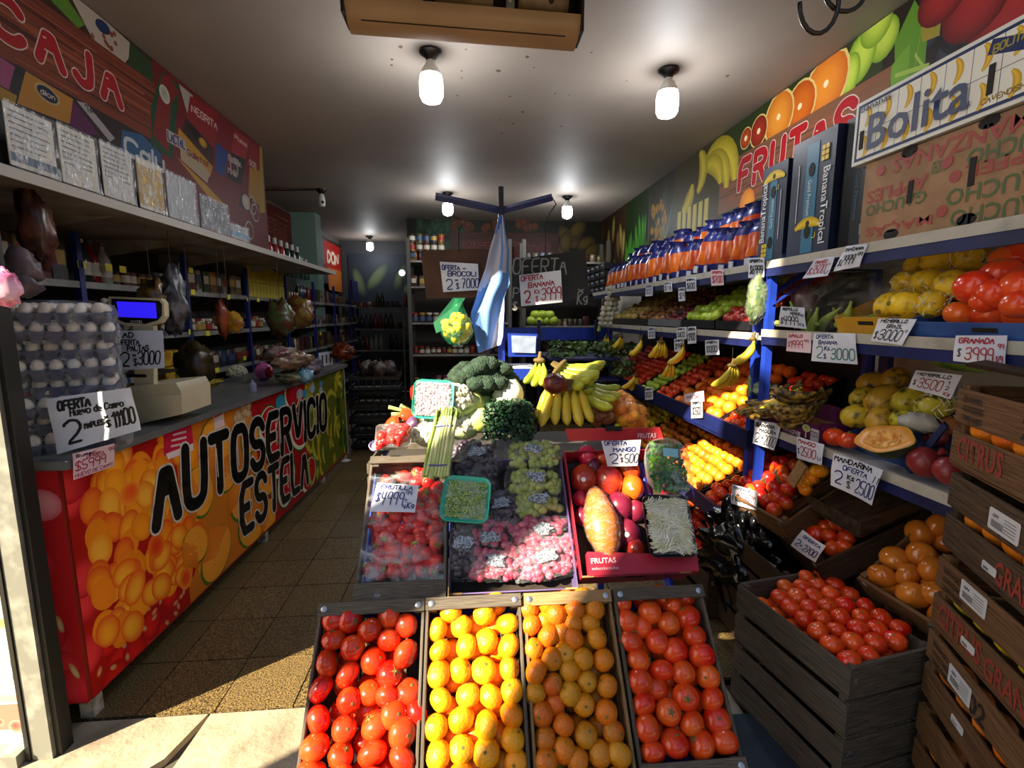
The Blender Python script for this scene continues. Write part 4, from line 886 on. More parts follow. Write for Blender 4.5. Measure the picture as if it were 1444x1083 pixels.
# celery, peppers, strawberry punnet, eggplant
t = thing('celery', 'pale green celery stalks sticking out at the far left of the vegetable heap', 'celery', loc=P(585, 585, Y=1.95)); cel = mat('celery_green', 'b4cc7c', .5, c2='d8e0b0', ns=7)
for (x, y) in ((548, 574), (552, 584), (556, 590), (565, 572)): MB().tube([P(590, 590, Y=1.96), P((x + 590) / 2, (y + 584) / 2, Y=1.94), P(x, y, Y=1.93)], [.012, .011, .014], 7, flat=.6).part('stalk', cel, t, 60)
def pepper(c, r, m, label, rot, name='bell_pepper'):
    t = thing(name, label, 'pepper', loc=c); MB().lathe([(0, -r * 1.2), (r * .5, -r * 1.15), (r * .8, -r * .5), (r, r * .3), (r * .8, r * .85), (r * .3, r * .8), (0, r * .7)], 16, Matrix.Translation(c) @ rot, lobes=4, la=.09).part('body', m, t, 180)
    MB().tube([Matrix.Translation(c) @ rot @ V((0, 0, r * .7)), Matrix.Translation(c) @ rot @ V((.004, 0, r * 1.25))], [.006, .004], 6).part('stem', stemm, t, 60)
redp = mat('red_pepper_skin', 'd02414', .2, c2='e84a20', ns=4, coat=.4)
pepper(P(556, 598, Y=1.84), .03, redp, 'shiny red pepper at the left edge of the heap above the punnet', Matrix.Rotation(1.1, 4, 'Y')); pepper(P(574, 588, Y=1.88), .032, redp, 'orange-red pepper between the celery and the bean tray', Matrix.Rotation(-1.3, 4, 'Y')); pepper(P(588, 554, Y=2.0), .03, mat('dark_red_pepper', '8a1c14', .3), 'dark red pepper behind the bean tray', Matrix.Rotation(.3, 4, 'Y'))
pepper(P(583, 598, Y=1.84), .028, mat('eggplant_skin', '8a6a8a', .3, c2='5a3a5e', ns=5), 'dusty purple baby eggplant between the punnet and the cauliflower', Matrix.Rotation(1.0, 4, 'Y'), 'eggplant')
M = frame(P(556, 622, Y=1.78), V((1, .05, 0)), V((0, .75, .66))); t = tray(M, .13, .10, .04, clearp, 'clear punnet of strawberries standing on the left end of the grey crate board', r=.015)
for i in range(22): put('strawberry', PM['straw'][0], TR((ru(-.045, .045), ru(-.035, .035), .03 + ru(0, .022)), ru(0, 6), ru(0, 6), 0, 1.05), parent=t)
blob_film(M @ TR((0, 0, .035)), .13, .10, .028, t, filmB, 2)
MB().lathe([(.0, 0), (.026, .001), (.028, .01), (.026, .012), (.024, .004), (0, .003)], 20, TR(P(531, 630, Y=1.80), .5)).part('saucer', mat('lilac_plastic', 'a8a4cc', .4), None, 40)
tagit(bpy.data.objects[-1] if 0 else [o for o in COL.objects if o.name.startswith('saucer')][0], 'small lilac plastic dish beside the strawberry punnet', 'dish')
# grey crate board with clip (front lip of the upper crate)
M = frame(V((-.245, 1.93, .905)), V((1, 0, 0)), V((0, 1, .0))); crate(M, .30, .30, .10, WM['b'], 'upright grey wooden crate under the cauliflower, its front board above the strawberries', rows=2)
# bananas and the dark fruit
bunch(frame(P(800, 548, Y=1.88), V((.0, -.90, -.42)), V((1, 0, 0))), 5, 'y', 'hand of five ripe yellow bananas hanging over the back of the mango box', fan=.13, gap=.062, L=.86)
bunch(frame(P(775, 545, Y=1.93), V((-.35, -.85, -.2)), V((.9, -.3, 0))), 3, 'y', 'short hand of yellow bananas at the left of the banana heap', fan=.14, gap=.036, L=.8)
bunch(frame(P(760, 508, Y=2.02), V((-.45, -.8, .1)), V((1, -.4, 0))), 3, 'g', 'green bananas standing at the upper left of the banana heap', fan=.16, gap=.034, L=.72)
bunch(frame(P(790, 516, Y=2.0), V((.35, -.6, .72)), V((.25, .9, -.1))) @ TR((0, 0, 0), ry=.0), 5, 'g', 'large green-yellow hand of bananas curving over the top of the heap', fan=.17, gap=.05, L=.95, rows=2)
bunch(frame(P(825, 540, Y=1.98), V((.55, -.6, .5)), V((.4, .7, .3))), 4, 'g', 'greenish bananas at the right end of the heap', fan=.18, gap=.04, L=.85)
c = P(783, 541, Y=1.87); t = thing('dark_red_squash', 'dark reddish brown round wrinkled fruit resting on the bananas', 'fruit', loc=c)
MB().ball(c, .047, 22, 14, d=.1, fr=3, sc=(1.05, 1, .9)).part('skin', mat('dark_brown_red', '4a1410', .35, c2='8a3020', ns=14, lo=.45, hi=.65, bump=.6, bs=20), t, 180)
# net bags of small oranges / onions
netm = film_mat('net_film', 'e8a860', .12, .45, 30)
def longbag(p0, p1, r, key, label, n, m, s=.62, fm_=None):
    t = thing('net_bag', label, 'bag of fruit', loc=p0); ax = (p1 - p0); L = ax.length; d = ax.normalized(); x = d.cross(V((0, 0, 1))).normalized(); y = d.cross(x)
    for i in range(n):
        a = ru(0, 6.283); f = ru(.04, .96); rr = r * .72 * min(1, 3 * min(f, 1 - f) + .35); q = p0 + d * L * f + (x * cos(a) + y * sin(a)) * rr
        put('fruit', random.choice(PM[key]), t.matrix_basis.inverted() @ (Matrix.Translation(q) @ rrot() @ Matrix.Diagonal((s,) * 3 + (1,))), parent=t)
    b = MB(); b.tube([p0 + d * L * f for f in (-.04, .06, .3, .5, .7, .94, 1.04)], [r * .3, r * .95, r * 1.05, r * 1.02, r * 1.05, r * .95, r * .3], 14); b.part('film', fm_ or netm, t, 180); return t
longbag(P(858, 560, Y=2.18), P(902, 592, Y=1.86), .060, 'mandarin', 'long clear bag of small oranges lying at the right end of the heap', 60, None, .62)
fruitm['onion'] = mat('onion_skin', 'a86a3c', .4, c2='8a4a2a', ns=6, rv=.15); PM['onion'] = [proto('onion', 'onion', .03, .027)]
longbag(P(832, 588, Y=1.98), P(862, 580, Y=1.96), .045, 'onion', 'small net of brown onions between the bananas and the orange bag', 18, None, .7)
# ---- pole with arms, flag, boards, net of lemons, small shelf
PY = 2.36
t = thing('blue_pole', 'blue steel pole with two raised arms and a small white shelf, behind the vegetable heap', 'pole', loc=(.145, PY, .96))
MB().bx(.130, .162, PY - .015, PY + .015, .96, 2.0).part('upright', blue, t, 0); MB().bx(.134, .158, PY - .012, PY + .012, 2.0, 2.145).part('upright_top', mat('dark_steel', '0', .4), t, 0)
hub = P(707, 297, Y=PY); A1 = P(614, 277, Y=PY - .05); A2 = P(779, 278, Y=PY - .05)
for a in (A1, A2): b = MB(); b.tube([hub, a], .017, 4); b.part('arm', mat('navy_steel', '16245e', .4), t, 0)
b = MB().bx(-.03, .32, PY - .14, PY + .14, 1.285, 1.30); b.part('shelf_board', white, t, 0)
MB().bx(-.04, .33, PY - .16, PY - .14, 1.255, 1.305).part('shelf_frame', blue, t, 0); MB().bx(-.04, .33, PY + .14, PY + .16, 1.255, 1.30).part('shelf_frame', blue, t, 0)
for x in (-.04, .31): MB().bx(x, x + .02, PY - .16, PY + .16, 1.255, 1.30).part('shelf_frame', blue, t, 0)
for q in ([P(779, 278, Y=2.30), P(784, 288, Y=2.30), P(772, 305, Y=2.30), P(765, 316, Y=2.32), P(775, 320, Y=2.3)], [P(640, 305, Y=2.3), P(651, 310, Y=2.3), P(652, 318, Y=2.3), P(647, 324, Y=2.3)]):
    MB().tube(q, .003, 6).part('wire_hook', mat('dark_steel', '0', .4), t, 60)
for (x, y0, y1) in ((769, 318, 362), (647, 322, 355)): MB().tube([P(x, y0, Y=2.32), P(x, y1, Y=2.45)], .0022, 5).part('hanging_wire', mat('dark_steel', '0', .4), t, 60)
t = thing('notice_holder', 'small blue-framed white notice standing on the pole shelf', 'notice', loc=P(738, 500, Y=2.3))
a, b_, c, d = [P(*q, Y=2.28) for q in ((721, 473), (756, 474), (755, 498), (722, 497))]; MB().quad(a, b_, c, d).part('paper', mat('notice_paper', '8796ac', .6, c2='7886a0', ns=30), t, 0)
a, b_, c, d = [P(*q, Y=2.29) for q in ((716, 470), (758, 471), (757, 503), (717, 503))]; MB().add([a, b_, c, d] + [q + V((0, .015, 0)) for q in (a, b_, c, d)], [(0, 1, 2, 3), (7, 6, 5, 4), (0, 4, 5, 1), (1, 5, 6, 2), (2, 6, 7, 3), (3, 7, 4, 0)]).part('frame', blue, t, 0)
# flag: sky blue / white / sky blue hanging in folds
fl_ = MB(); fm1 = mat('flag_blue', '5c88cc', .7, c2='4c78bc', ns=3); fm2 = mat('flag_white', 'b4b8cc', .7, c2='a8acc4', ns=3)
rows_ = [(303, 704, 709), (330, 697, 713), (352, 690, 718), (380, 684, 717), (400, 676, 719), (420, 671, 711), (440, 664, 711), (460, 668, 710), (480, 672, 709), (492, 675, 706)]
nxx = 30; vs = []; rr_ = []
for a, b_ in zip(rows_, rows_[1:]):
    for k in range(4): rr_.append(tuple(p + (q - p) * k / 4 for p, q in zip(a, b_)))
rr_.append(rows_[-1])
for jj, (y, x0, x1) in enumerate(rr_):
    j = jj / 4
    for i in range(nxx + 1):
        u = i / nxx; vs.append(P(x0 + (x1 - x0) * u, y + (6 - 12 * u) * (j / 9) * (1 if j > 6 else .3), Y=PY - .035 - .020 * sin(u * 9 + j * .55) * (.3 + j / 10)))
fs = [(j * (nxx + 1) + i, j * (nxx + 1) + i + 1, (j + 1) * (nxx + 1) + i + 1, (j + 1) * (nxx + 1) + i) for j in range(len(rr_) - 1) for i in range(nxx)]
ms = []
for jj in range(len(rr_) - 1):
    for i in range(nxx):
        j = jj / 4; u = (i + .5) / nxx; d = j - u * 1.6
        ms.append(1 if (1.0 < j + u * 1.2 and j < 4.6 - u * 2.6 and u < .6) or (j > 5.2 and u > .98 - (j - 5.2) * .13 and j < 9) or (j < 3.2 and .72 < u < .9) else 0)
fl_.add(vs, fs); fl_.m = ms
o = fl_.part('flag', [fm1, fm2], None, 180); tagit(o, 'sky blue and white striped flag hanging in folds from the blue pole', 'flag')
# cardboard and chalkboard
def slab(pts, Y, dY, m, name, label, cat):
    q = [P(*a, Y=Y + (dY[i] if isinstance(dY, (list, tuple)) else 0)) for i, a in enumerate(pts)]; t = thing(name, label, cat, loc=q[0]); e = V((0, .006, 0)); n = len(q)
    MB().add(q + [x + e for x in q], [tuple(range(n)), tuple(range(2 * n - 1, n - 1, -1))] + [(i, n + i, n + (i + 1) % n, (i + 1) % n) for i in range(n)]).part('board', m, t, 0); return t
slab([(593, 354), (640, 352), (692, 350), (692, 416), (664, 420), (601, 421)], 2.45, 0, mat('brown_cardboard', '5e4030', .8, c2='4c3226', ns=5), 'cardboard_sheet', 'brown cardboard sheet hanging left of the flag behind the broccoli sign', 'cardboard')
cb_ = slab([(722, 366), (826, 352), (831, 418), (780, 430), (722, 437)], 2.47, 0, mat('chalkboard_black', '1a1d1c', .7, c2='24282a', ns=3), 'chalkboard', 'black chalkboard reading OFERTA hanging right of the flag', 'chalkboard')
o0 = P(723, 440, Y=2.462)
def onb(u, v, l=0): return o0 + V((u, -l, v))
b = MB(); brush(b, 'OFERTA', onb, .0, .19, .27, .075, .004, jit=.03); brush(b, 'P', onb, .0, .07, .03, .05, .003); brush(b, 'x', onb, .335, .10, .36, .03, .003); brush(b, 'Kg', onb, .33, .04, .38, .06, .003); brush(b, '$', onb, .0, .01, .02, .04, .003); b.part('chalk_lettering', mat('chalk', '8a8c8a', .9), cb_, 0)
pcard([(620, 369), (674, 372), (676, 409), (625, 412)], dict(Y=2.43), [('OFERTA', .04, .74, .5, .15, 'b', .018), ('.', .6, .8, .66, .1, 'b', .02), ('BROCOLI', .18, .53, .92, .16, 'b', .018), ('2', .1, .08, .26, .34, 'b', .02), ('x', .36, .36, .43, .1, 'b', .015), ('$', .37, .08, .44, .2, 'b', .015), ('7000', .53, .1, .98, .34, 'b', .018)], 'white sign OFERTA BROCOLI 2 x $7000 on the brown cardboard', curl=.002)
pcard([(732, 388), (791, 381), (793, 426), (735, 432)], dict(Y=2.44), [('OFERTA', .04, .8, .55, .15, 'r', .018), ('BANANA', .2, .56, .82, .16, 'r', .018), ('2', .08, .1, .22, .36, 'r', .026), ('Ks', .34, .36, .46, .12, 'r', .014), ('$', .36, .1, .41, .17, 'r', .013), ('3999', .5, .12, .96, .38, 'r', .018), ('-', .97, .2, .99, .1, 'r', .014)], 'white sign OFERTA BANANA 2 Ks $3999 in red on the chalkboard', curl=.002)
# net of lemons
c = P(645, 462, Y=2.28); t = thing('net_of_lemons', 'green net bag of yellow limes hanging left of the flag', 'bag of fruit', loc=c)
for i in range(34):
    a = ru(0, 6.28); z = ru(-1, 1); s = math.sqrt(1 - z * z) * .055; put('lime', PM['lemon'][0], TR((s * cos(a), s * sin(a), z * .055 - .0), ru(0, 6), ru(0, 6), 0, .62), parent=t)
b = MB(); b.tube([c + V((x, 0, z)) for x, z in ((0, -.085), (0, -.075), (0, -.03), (0, .02), (.0, .055), (.004, .10), (.008, .13))], [.01, .045, .078, .078, .05, .026, .018], 14); b.part('net', film_mat('green_net', '1c8a5c', .28, .55, 40), t, 180)
b = MB(); b.add([P(639, 420, Y=2.28), P(656, 420, Y=2.28), P(633, 462, Y=2.30), P(615, 470, Y=2.31), P(611, 455, Y=2.31)], [(0, 1, 2, 3, 4)]); b.part('net_tail', mat('green_net_cloth', '14694a', .6, alpha=.8), t, 0)
# ================================================================== LEFT SIDE: counter, eggs, scale, shelves, banners
F0 = V((-1.47, 1.80, 0)); F1 = V((-1.36, 5.25, 0)); FD = (F1 - F0).normalized(); FN_ = V((FD.y, -FD.x, 0)); FL = (F1 - F0).length
PLC = (tuple(F0), tuple(FN_))
def cf(u, v, l=0): return F0 + FD * u + FN_ * l + V((0, 0, v))
def cuv(px, py): p = P(px, py, pl=PLC); return ((p - F0).dot(FD), p.z)
ct = thing('shop_counter', 'long shop counter printed with fruit and the words AUTOSERVICIO ESTELA, grey top, on the left', 'counter', loc=(-1.7, 3.4, 0))
base = mat('counter_print_base', '8a2018', .4)
ZT = 1.005
b = MB(); b.add([cf(0, .085), cf(FL, .06), cf(FL, ZT), cf(0, ZT), cf(0, .085, -.02), cf(FL, .06, -.02), cf(FL, ZT, -.02), cf(0, ZT, -.02)], [(0, 1, 2, 3), (7, 6, 5, 4), (0, 3, 7, 4), (1, 5, 6, 2), (2, 6, 7, 3), (0, 4, 5, 1)]); b.part('front_panel', base, ct, 0)
b = MB(); b.box((F0.x - .27, 1.79, .545), (.53, .02, .92)); b.part('end_panel', base, ct, 0)
for f in (.45, 1.5, 2.7, 3.4):
    b = MB(); b.box(cf(f if f > .5 else .03, .045, -.035), (.05, .05, .09)); b.part('leg', mat('peeling_white_leg', 'b8b4a4', .7, c2='7c786c', ns=20), ct, 0)
b = MB(); q = [cf(-.02, 0, .035), cf(FL + .02, 0, .035), cf(FL + .02, 0, -.60), cf(-.02, 0, -.60)]
b.add([p + V((0, 0, ZT)) for p in q] + [p + V((0, 0, ZT + .032)) for p in q], [(3, 2, 1, 0), (4, 5, 6, 7), (0, 1, 5, 4), (1, 2, 6, 5), (2, 3, 7, 6), (3, 0, 4, 7)]); b.part('counter_top', mat('counter_laminate', '6c6f70', .3, c2='5d6062', ns=3), ct, 0)
b = MB(); q = [cf(FL - .015, 0, .002), cf(FL, 0, .002)]; b.add([q[0] + V((0, 0, .06)), q[1] + V((0, 0, .06)), q[1] + V((0, 0, ZT)), q[0] + V((0, 0, ZT))], [(0, 1, 2, 3)]); b.part('edge_strip', mat('bulb_white', '0'), ct, 0)
rs_ = random.getstate(); random.seed(21)
def clampuv(u, v): return (min(max(u, .0), FL - .02), min(max(v, .09), ZT - .005))
pr = Print(lambda u, v, l: cf(*clampuv(u, v), .0005 + l))
pr.poly([(0, .09), (.62, .09), (.62, ZT), (0, ZT)], 'a8140e'); pr.poly([(.62, .09), (1.55, .09), (1.35, ZT), (.62, ZT)], 'c8741c'); pr.poly([(1.55, .09), (2.35, .09), (2.35, ZT), (1.35, ZT)], '9c1018'); pr.poly([(2.35, .09), (FL, .09), (FL, ZT), (2.35, ZT)], '5c641c')
for i in range(16): pr.disc(ru(0, .62), ru(.08, .34), .075, .062, ru(0, 3), 'e02018', 'a00c10')
for i in range(6): pr.disc(ru(0, .03), ru(.2, .95), .08, .09, ru(0, 3), 'e83a3c', 'a80f18')
for i in range(22): pr.disc(ru(.0, .6), ru(.1, .3), .012, .02, ru(0, 3), 'c8a068', 'b84030')
for i in range(95): pr.disc(ru(.07, .78), .98 - .7 * (i / 95) + ru(-.08, .03), .072, .058, ru(1, 2.4), random.choice(('f6a820', 'f8b83c', 'f49a18', 'f2881c')), random.choice(('e07a10', 'e88410', 'd84a18')))
for i in range(14): pr.disc(ru(.14, .60), ru(.22, .5), .06, .075, ru(0, 3), 'f8b430', 'e2500c')
pr.disc(.42, .50, .055, .06, .3, 'd82c10', 'e87818', ox=0, oy=0); pr.disc(.60, .24, .05, .06, .2, 'e03c14', 'f09028', ox=0, oy=0); pr.disc(.30, .80, .06, .05, 0, 'e84c14', 'f29428', ox=.2)
for (u, v, w, r) in ((.88, .22, .17, .6), (1.28, .20, .17, -.3), (.78, .62, .15, 1.9), (1.18, .45, .16, 1.2), (.98, .84, .17, 2.6), (1.36, .78, .14, .5), (1.52, .42, .13, -.8), (.70, .36, .12, 2.4), (1.05, .62, .12, .2), (1.52, .15, .14, 1.4)):
    pr.disc(u, v, w, w * .8, r, '6c8a28', '4c6a1c', n=22); pr.disc(u + .006, v + .006, w * .93, w * .74, r, 'f0a030', 'e89a28', n=22); a = r + 1.2; pr.poly([(u + w * 1.05 * cos(a), v + w * 1.05 * sin(a)), (u + w * cos(a + 1.2) * 1.1, v + w * sin(a + 1.2) * 1.1), (u + w * .1 * cos(a + 2.2), v + w * .1 * sin(a + 2.2)), (u + w * 1.05 * cos(a - 1.1), v + w * 1.05 * sin(a - 1.1))], '', ['d87818', 'c86414', 'e88c28', 'd87c20'])
    for k in range(7): pr.disc(u + ru(-.06, .06), v + ru(-.05, .05), .018, .006, ru(0, 3), 'f8c060', 'c8501c', n=8)
for (u, v, w, r) in ((1.62, .80, .16, .3), (1.85, .30, .2, 1.0), (2.15, .62, .2, -.4), (1.70, .52, .16, 2.0), (2.3, .2, .18, .5), (2.05, .92, .15, 2.8)):
    pr.disc(u, v, w * 1.02, w * .82, r, '3c6a28', '2c5a20', n=22); pr.disc(u, v, w * .95, w * .74, r, 'e8e4cc', 'd8dcb8', n=22); pr.disc(u + .01, v + .01, w * .84, w * .64, r, 'c81828', 'b01020', n=22)
    for k in range(6): pr.disc(u + ru(-.09, .09), v + ru(-.07, .07), .006, .011, ru(0, 3), '1c0c0c', n=8)
for i in range(18): pr.disc(1.28 + ru(-.09, .09), .93 + ru(-.09, .06), .03, c0='c8b088', c1='9a7c58')
for i in range(26): u = ru(2.4, 3.4); pr.arc(u, ru(.2, .9), .16, ru(-.5, .3), ru(1.2, 2.0), .07, random.choice(('c8b030', 'b8c040', 'd8b828')), random.choice(('8a7a1c', '6c7c1c')), rot=ru(0, 3))
for i in range(16): pr.disc(ru(2.35, 3.4), ru(.1, .95), .05, .075, ru(-.5, .5), random.choice(('a8b434', 'c8a828', '7c9428')), '4c5c14')
for i in range(8): pr.disc(ru(3.15, 3.42), ru(.1, .95), .04, .1, ru(-.5, .5), '3c5a1c', '1c3010')
# lettering
def word(t, u0, v0, u1, v1, h0, h1, th):
    def fx(u, v, l=0):
        k = (u - u0) / (u1 - u0); return cf(u, v0 + (v1 - v0) * k + v * (h0 + (h1 - h0) * k), .004 + l)
    for dth, c, lf in ((.011, 'd8d4cc', .0), (.0, '0a0a0c', .0005)):
        st, w = strokes(t, .3); bb = MB(); sx = (u1 - u0) / w
        for pl in st:
            q = [(u0 + p.x * sx + p.y * .03, p.y) for p in pl]
            for i, (a, c_) in enumerate(q):
                k = (a - u0) / (u1 - u0); h = h0 + (h1 - h0) * k; T = th + dth; lf += 2e-6
                bb.add([fx(a + T * cos(x * pi / 5), c_ + T / h * sin(x * pi / 5), lf) for x in range(10)], [tuple(range(10))])
                if i:
                    d, e = q[i - 1]; dx, dy = a - d, (c_ - e) * h; l = math.hypot(dx, dy) or 1; nx_, ny_ = -dy / l * T, dx / l * T / h
                    bb.add([fx(d + nx_, e + ny_, lf), fx(d - nx_, e - ny_, lf), fx(a - nx_, c_ - ny_, lf), fx(a + nx_, c_ + ny_, lf)], [(0, 1, 2, 3)])
        bb.part('lettering' if c == '0a0a0c' else 'lettering_outline', mat('letter_black', '0a0a0c', .3) if c == '0a0a0c' else mat('letter_cream', 'cfcabc', .4), ct, 0)
    hl = MB(); st, w = strokes(t, .3); sx = (u1 - u0) / w
    for pl in st:
        a, c_ = pl[0], pl[1]
        if abs(a.x - c_.x) < .01 or len(pl) > 5:
            for s_ in range(1): x = u0 + pl[0].x * sx - th * .35; hl.add([fx(x - .005, .25, .001), fx(x + .005, .25, .001), fx(x + .008, .8, .001), fx(x - .002, .8, .001)], [(0, 1, 2, 3)]) if abs(pl[0].x - pl[-1].x) < .08 else 0
    if hl.v: hl.part('lettering_shine', mat('letter_cream', '0'), ct, 0, kind='stuff')
a0, a1 = cuv(214, 757), cuv(452, 610); word('AUTOSERVICIO', a0[0] + .03, a0[1] + .035, a1[0] + .15, a1[1] + .02, .30, .30, .033)
a0, a1 = cuv(338, 762), cuv(426, 690); word('ESTELA', a0[0] + .03, a0[1] + .03, a1[0] + .12, a1[1] + .02, .29, .30, .029)
pr.poly([cuv(*q) for q in ((231, 643), (229, 604), (268, 590), (273, 632))][::1], 'c01c3c'); pr.poly([cuv(*q) for q in ((236, 648), (233, 640), (272, 625), (272, 635))], 'e0d0d0')
for k, (x0, x1) in enumerate(((244, 252), (243, 262), (241, 262), (240, 264))): y = 603 + k * 8 - 2; pr.poly([cuv(x0, y + 3), cuv(x1, y - 2), cuv(x1, y + 1), cuv(x0, y + 6)], 'd8b8bc')
pr.poly([cuv(*q) for q in ((302, 606), (300, 582), (314, 577), (316, 600))], 'd8c4c4'); pr.poly([cuv(*q) for q in ((302, 590), (301, 582), (313, 577), (313, 584))], 'd84030')
for (x, y, c, r) in ((395, 567, '2c90a8', .055), (422, 556, 'a8b0b0', .045), (429, 555, '3c8cb0', .035), (440, 548, '8ca0b4', .04), (452, 550, 'a0a8b0', .03), (452, 541, '4880a8', .03)):
    u, v = cuv(x, y); pr.disc(u, v, r * 1.5, r, 0, c, c)
pr.done('printed_picture', ct)
pe = Print(lambda u, v, l: V((F0.x - min(max(u, 0), .53), 1.7795 - l, min(max(v, .09), 1.0))))
pe.poly([(0, .09), (0, 1.0), (.53, 1.0), (.53, .09)], 'b8141c')
for i in range(26): pe.disc(ru(.03, .5), ru(.12, .8), .085, .075, ru(0, 3), 'e03040', 'b00c20')
for i in range(8): pe.disc(ru(.03, .5), ru(.85, .97), .07, .06, ru(0, 3), 'e8a0a8', 'd05868')
for i in range(14): pe.disc(ru(.03, .5), ru(.12, .8), .012, .035, ru(0, 3), 'd8c890', 'a87848')
pe.done('printed_picture', ct); random.setstate(rs_)
CT = ZT + .032
# eggs
pulp = mat('violet_grey_pulp', '3c3a52', .85, c2='4c4862', ns=30, bump=.3); eggm = mat('egg_shell', 'e6ded4', .5, c2='d0bfae', ns=12, rv=.08)
def traymesh():
    b = MB(); n = 42; vs = []
    for s_ in (0, -.004):
        for j in range(n + 1):
            for i in range(n + 1):
                x = (i / n - .5) * .30; y = (j / n - .5) * .30; z = .026 + .016 * cos(2 * pi * (i / n * 6 + .0)) * .5 + .016 * cos(2 * pi * (j / n * 6)) * .5 - (.008 if 0 else 0); vs.append((x, y, z + s_))
    N = (n + 1) ** 2; fs = []
    for j in range(n):
        for i in range(n): a = j * (n + 1) + i; fs += [(a, a + 1, a + n + 2, a + n + 1), (N + a, N + a + n + 1, N + a + n + 2, N + a + 1)]
    b.add(vs, fs)
    for i in range(6):   # scalloped skirts on the four sides
        x = (i + .5) / 6 * .30 - .15
        for (m0, m1) in (((x, -.15), (0, -1)), ((x, .15), (0, 1)), ((.15, x), (1, 0)), ((-.15, x), (-1, 0))):
            ex = (1, 0) if m1[0] == 0 else (0, 1); w = .021
            b.add([(m0[0] + ex[0] * s1 * w * k1 + m1[0] * o1, m0[1] + ex[1] * s1 * w * k1 + m1[1] * o1, z1) for (s1, k1, o1, z1) in ((-1, 1.1, .001, .036), (-1, .6, .002, -.006), (1, .6, .002, -.006), (1, 1.1, .001, .036))], [(0, 1, 2, 3)])
    return b.mesh('egg_tray', pulp, 40)
TMs = traymesh(); em = MB().lathe([(0, -.026), (.010, -.0245), (.018, -.018), (.022, -.006), (.021, .007), (.015, .020), (.007, .027), (0, .029)], 14).mesh('egg', eggm, 180)
pos = ['lowest', 'second from the bottom', 'third from the bottom', 'fourth from the bottom', 'fourth from the top', 'third from the top', 'second from the top', 'topmost']
for k in range(8):
    z = CT + .004 + k * .069; M = TR((-1.60 + (.012, -.006, .01, -.008, .0, -.012, .008, -.004)[k], 2.06 + (.0, .012, -.004, .01, -.006, .008, 0, -.006)[k], z), rz=.55 + (.03, -.05, .02, -.03, .04, -.02, .03, -.03)[k], rx=.01, ry=(-.03, .02, -.02, .03, -.02, .0, .02, -.01)[k])
    t = thing('egg_tray', 'violet-grey egg tray in film, %s of the counter stack' % pos[k], 'egg tray', M=M, group=None)
    o = put('pulp_tray', TMs, Matrix(), parent=t)
    for j in range(6 if k == 7 else 2):
        for i in range(6):
            put('egg', em, M @ TR(((i + .5) * .05 - .15, (j + .5) * .05 - .15, .046 + ru(-.002, .002)), ru(-.15, .15), ru(-.15, .15)), 'egg, %s tray of the counter stack, row %s, %s from left' % (pos[k], ORD[j], ORD[i]), 'egg', 'eggs in the %s tray' % pos[k])
        if k < 7:
            put('egg', em, M @ TR((.125, (j + 2.5) * .05 - .15, .046)), 'egg, %s tray of the counter stack, right side, %s back' % (pos[k], ORD[j + 2]), 'egg', 'eggs in the %s tray' % pos[k])
    b = MB(); vs = []; n = 20
    for q, (z1, sc) in enumerate(((-.012, .98), (.0, 1.04), (.03, 1.06), (.066, 1.0), (.084, .6))):
        for i in range(4 * n):
            s_ = i // n; f = (i % n) / n - .5; x, y = ((f, -.5), (.5, f), (-f, .5), (-.5, -f))[s_]
            e = 1 + .05 * noise.noise(V((x * 14, y * 14, q * 1.3 + k * 7))); vs.append(M @ V((x * .31 * sc * e, y * .31 * sc * e, z1)))
    b.add(vs, [(j * 4 * n + i, j * 4 * n + (i + 1) % (4 * n), (j + 1) * 4 * n + (i + 1) % (4 * n), (j + 1) * 4 * n + i) for j in range(4) for i in range(4 * n)]); b.part('film', filmA if 0 else film_mat('egg_film', base=.06, gl=.42, ns=12), t, 180)
pcard([(68, 562), (182, 547), (196, 607), (83, 640)], dict(Y=1.84), [('OFERTA', .12, .76, .48, .16, 'k', .022), ('Huevo de Campo', .24, .62, .86, .13, 'k', .014), ('2', .12, .12, .30, .42, 'k', .026), ('MAPLES', .36, .33, .58, .1, 'k', .016), ('x', .6, .44, .64, .08, 'k', .014), ('$', .6, .25, .65, .14, 'k', .014), ('11100', .68, .2, .95, .36, 'k', .02)], 'crumpled white sign OFERTA Huevo de Campo hanging from the egg stack', curl=.014)
pcard([(103, 640), (161, 625), (161, 657), (105, 677)], dict(pl=(tuple(F0 + FN_ * .045), tuple(FN_))), [('Super', .06, .82, .5, .1, 'k', .014), ('OFERTA', .3, .7, .7, .12, 'r', .016), ('$5999', .04, .3, .74, .36, 'r', .02), ('99', .82, .7, .97, .18, 'r', .014), ('HUEVO DE CAMPO', .04, .06, .95, .14, 'r', .012)], 'pink-red price sign $5999 under the egg sign on the counter corner', 'p', curl=.003)
t = thing('pink_flower_bag', 'bright pink wrinkled bag hanging at the left edge of the picture above the door post', 'bag', loc=P(4, 405, Y=1.55))
MB().ball(P(4, 405, Y=1.55), .045, 18, 12, d=.35, fr=3, sc=(1, .7, 1.25)).part('bag', mat('pink_film', 'e070a0', .35, c2='f0c0d8', ns=18, lo=.45, hi=.6), t, 180)
t = thing('grey_cap_bundle', 'dark bundle in a bag hanging just right of the pink bag at the left edge', 'bag', loc=P(28, 380, Y=1.9)); MB().ball(P(28, 380, Y=1.9), .06, 16, 10, d=.5, fr=2.4, sc=(1, .7, 1.3)).ball(P(33, 400, Y=1.9), .05, 16, 10, d=.5, fr=2.4).part('bag', mat('grey_brown_bag', '4a4248', .4, c2='6a5a60', ns=12), t, 180)
